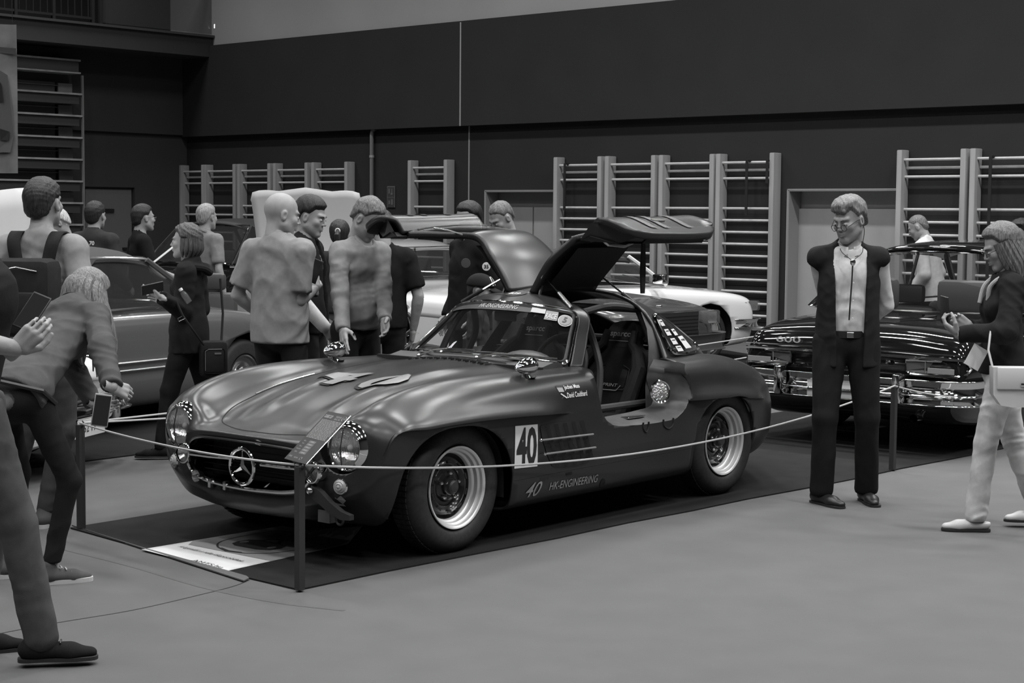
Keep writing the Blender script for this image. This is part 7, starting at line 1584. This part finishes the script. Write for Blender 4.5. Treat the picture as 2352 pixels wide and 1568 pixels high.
MB().tube([tuple(v) for v in catmull([G((-.080, -.01, .004)), G((-.092, .0, -.06)), G((-.085, .02, -.12)), (-.06*k, .09*k, 1.44*k), (-.01*k, .135*k, 1.40*k)], 4)], .0022, 5).build('glasses_cord', BLACK, rt, smooth=True)
MB().tube([(0, .142*k, 1.37*k), (.004, .152*k, 1.28*k), (.010, .150*k, 1.16*k), (.014, .148*k, 1.06*k)], .0045, 6).build('bolo_cord', BLACK, rt, smooth=True)
MB().ball((0, .148*k, 1.385*k), (.016, .010, .022), 12, 8).build('bolo_clasp', CHROME, rt, smooth=True)
for z in (1.27, 1.17, 1.07): MB().lathe([(.006, 0), (.006, .002), (0, .003)], 10, 'y', c=(-.006, .148*k, z*k)).build('shirt_button', WHITE, rt)
# S: woman with the white bag
pos = px(2302, 9.15); pos.y = 9.12; fc = 176; L = lambda w: loc_of(pos, fc, 1.66, w)
s_ = person('woman in a dark jacket and white trousers with a white handbag at the right', pos, fc, 1.66, dict(ankR=(.08, -.26, .085), kneeR=(.10, -.02, .5), ankL=(-.10, .14, .085), kneeL=(-.10, .16, .5), wrL=L(P3(2202, 768, 8.95)), elL=L(P3(2262, 800, 8.85)), wrR=L(P3(2228, 752, 9.15)), elR=L(P3(2290, 800, 9.3)), footL=.0, footR=.0),
            top=dict(c=('black jacket cloth', .014), n='jacket', sleeve='long', hem=.90, g=.020, amp=.004, under=dict(n='white_blouse', c=('white blouse cloth', .5), g=.010, hem=.86)), bottom=dict(c=('white trousers cloth', .48), w=1.12, cuff=.062, len=.06, amp=.0055), shoes='loafer', female=True, build=.98,
            head=dict(hair='long', hc=('blond grey hair', .12), yaw=4, pitch=24, line=.070, hth=.018, glasses=True), seed=91, hands=((.75, .7, (.25, .75, .55), (.2, -.2, .9)), (.7, .8, (-.1, .8, .5), (-.7, .3, .2))), detail=1.2)
k = s_['k']; HRs = s_['HR']; hcs = s_['hc']; rnd = random.Random(8)
for i in range(18):
    t = i/17; ang = lerp(-2.25, 2.25, t); c_, s__ = math.cos(ang), math.sin(ang); b0 = hcs+HRs@np.array([.080*s__, -.02-.085*c_, .04]); b1 = hcs+HRs@np.array([.090*s__, -.025-.092*c_, -.05]); b2 = hcs+HRs@np.array([.095*s__, -.03-.085*c_, -.14]); b3 = b2+np.array([.01*s__, -.01+rnd.uniform(-.02, .02), -.09+rnd.uniform(-.02, .02)])
    MB().tube([tuple(p*k) for p in catmull([b0, b1, b2, b3], 4)], [float(q*k) for q in np.interp(np.linspace(0, 1, 13), [0, .5, 1], [.018, .021, .005])], 7).build('hair_strand', hairmat('blond grey hair', .12), s_['root'], smooth=True)
held_box('phone', 'dark phone held up by the woman with the white handbag', 'phone', P3(2170, 712, 9.0), (.012, .078, .15), (.1, -.12, .25), BLACK)
hb_ = empty('handbag', tuple(P3(2322, 892, 8.78)), -.05, 'white leather handbag with a metal clasp at the right edge', 'handbag'); M_WB = mat('white leather', .55, .4)
MB().prism([(-.105, .115), (.16, .115), (.17, -.09), (.0, -.095), (-.06, -.085), (-.10, -.03)], -.045, .045, lambda x, y, h: (x, h, y)).build('bag', M_WB, hb_, smooth=True); MB().box((-.085, -.058, -.0), (.15, -.044, .115), bev=.006).build('flap', M_WB, hb_, smooth=True)
MB().box((.035, -.066, .015), (.085, -.056, .035), bev=.003).build('clasp', CHROME, hb_, smooth=True); MB().tube([(-.10, 0, .115), (-.118, .02, .20), (-.10, .06, .30)], .006, 6).build('strap', M_WB, hb_, smooth=True)
pt = MB().box((-.045, -.002, -.06), (.045, .002, .06)).build('paper_sheet', WHITE); pt.location = P3(2242, 820, 8.9); pt.rotation_euler = (0, .5, .2); tag(pt, 'small white paper held below the jacket of the woman at the right', 'paper')
sc = cloth('pale scarf', .35); MB().tube([tuple(np.array(p)*k) for p in catmull([(-.05, .10, 1.32), (-.06, .09, 1.40), (-.07, .02, 1.46), (0, -.07, 1.47), (.07, .02, 1.46), (.05, .10, 1.40), (.03, .13, 1.30)], 4)], .013*k, 8).build('scarf', sc, s_['root'], smooth=True)
# T U: behind the limousine
person('balding man in a white shirt bending over behind the black limousine', px(2140, 17.2), 150, 1.74, dict(wrL=(-.22, .18, .92), wrR=(.22, .15, .92)), top=dict(c=('white shirt cloth', .50), sleeve='long', g=.022, boxy=.03, hem=.80, amp=.005), bottom=dict(c=('dark trousers', .02)), head=dict(hair='short', hc=('greying hair', .13), up=-.0, pitch=30, hth=.002, yaw=10), build=1.0, seed=95, lean=.22)
person('curly dark-haired person behind the woman with the handbag', px(2342, 17.3), 205, 1.66, top=dict(c=('grey patterned top', .12), sleeve='long'), head=dict(hair='short', hc=('dark brown hair', .028), hth=.030, hamp=.012), female=True, seed=96)
# hanging poster with a car print at the far left
r = empty('hanging_poster', tuple(hall(-6.9, 4.72, 0)), WA, 'hanging poster with a picture of a car at the upper left edge', 'poster')
pc0 = Vector(P3(-60, 60, 20.0)); pc1 = Vector(P3(37, 58, 20.0)); pz1 = P3(40, 398, 20.0).z; r.location = (0, 0, 0); r.rotation_euler = (0, 0, 0)
a0, a1 = pc0, pc1; a0.z = a1.z = 3.86
def po(u, v, l=0): p = a0.lerp(a1, u); return (p.x, p.y-l-.02*math.sin(u*9+v*3), lerp(pz1, a0.z, v))
MB().sheet([[po(u/8, v/10) for v in range(11)] for u in range(9)]).build('sheet', mat('poster grey sheet', .16, .6, noise=.35, nscale=3), r, smooth=True)
def pq(pts, m, n): MB().add([po(u, v, .03) for u, v in pts], [tuple(range(len(pts)))]).build(n, m, r)
pq([(.45, .72), (.80, .66), (.90, .45), (.93, .25), (.85, .14), (.45, .14)], mat('poster car print', .09, .5), 'printed_car'); pq([(.45, .66), (.66, .60), (.70, .48), (.45, .48)], BLACK, 'printed_window'); pq([(.6, .22), (.8, .22), (.84, .28), (.6, .30)], BLACK, 'printed_grille'); pq([(0, .86), (1, .84), (1, .80), (0, .82)], mat('poster dark band', .05, .6), 'printed_band')
for x in (.2, .9): MB().tube([po(x, 1), tuple(Vector(po(x, 1))+Vector((0, 0, 4.6)))], .004, 4).build('hanging_wire', BLACK, r)
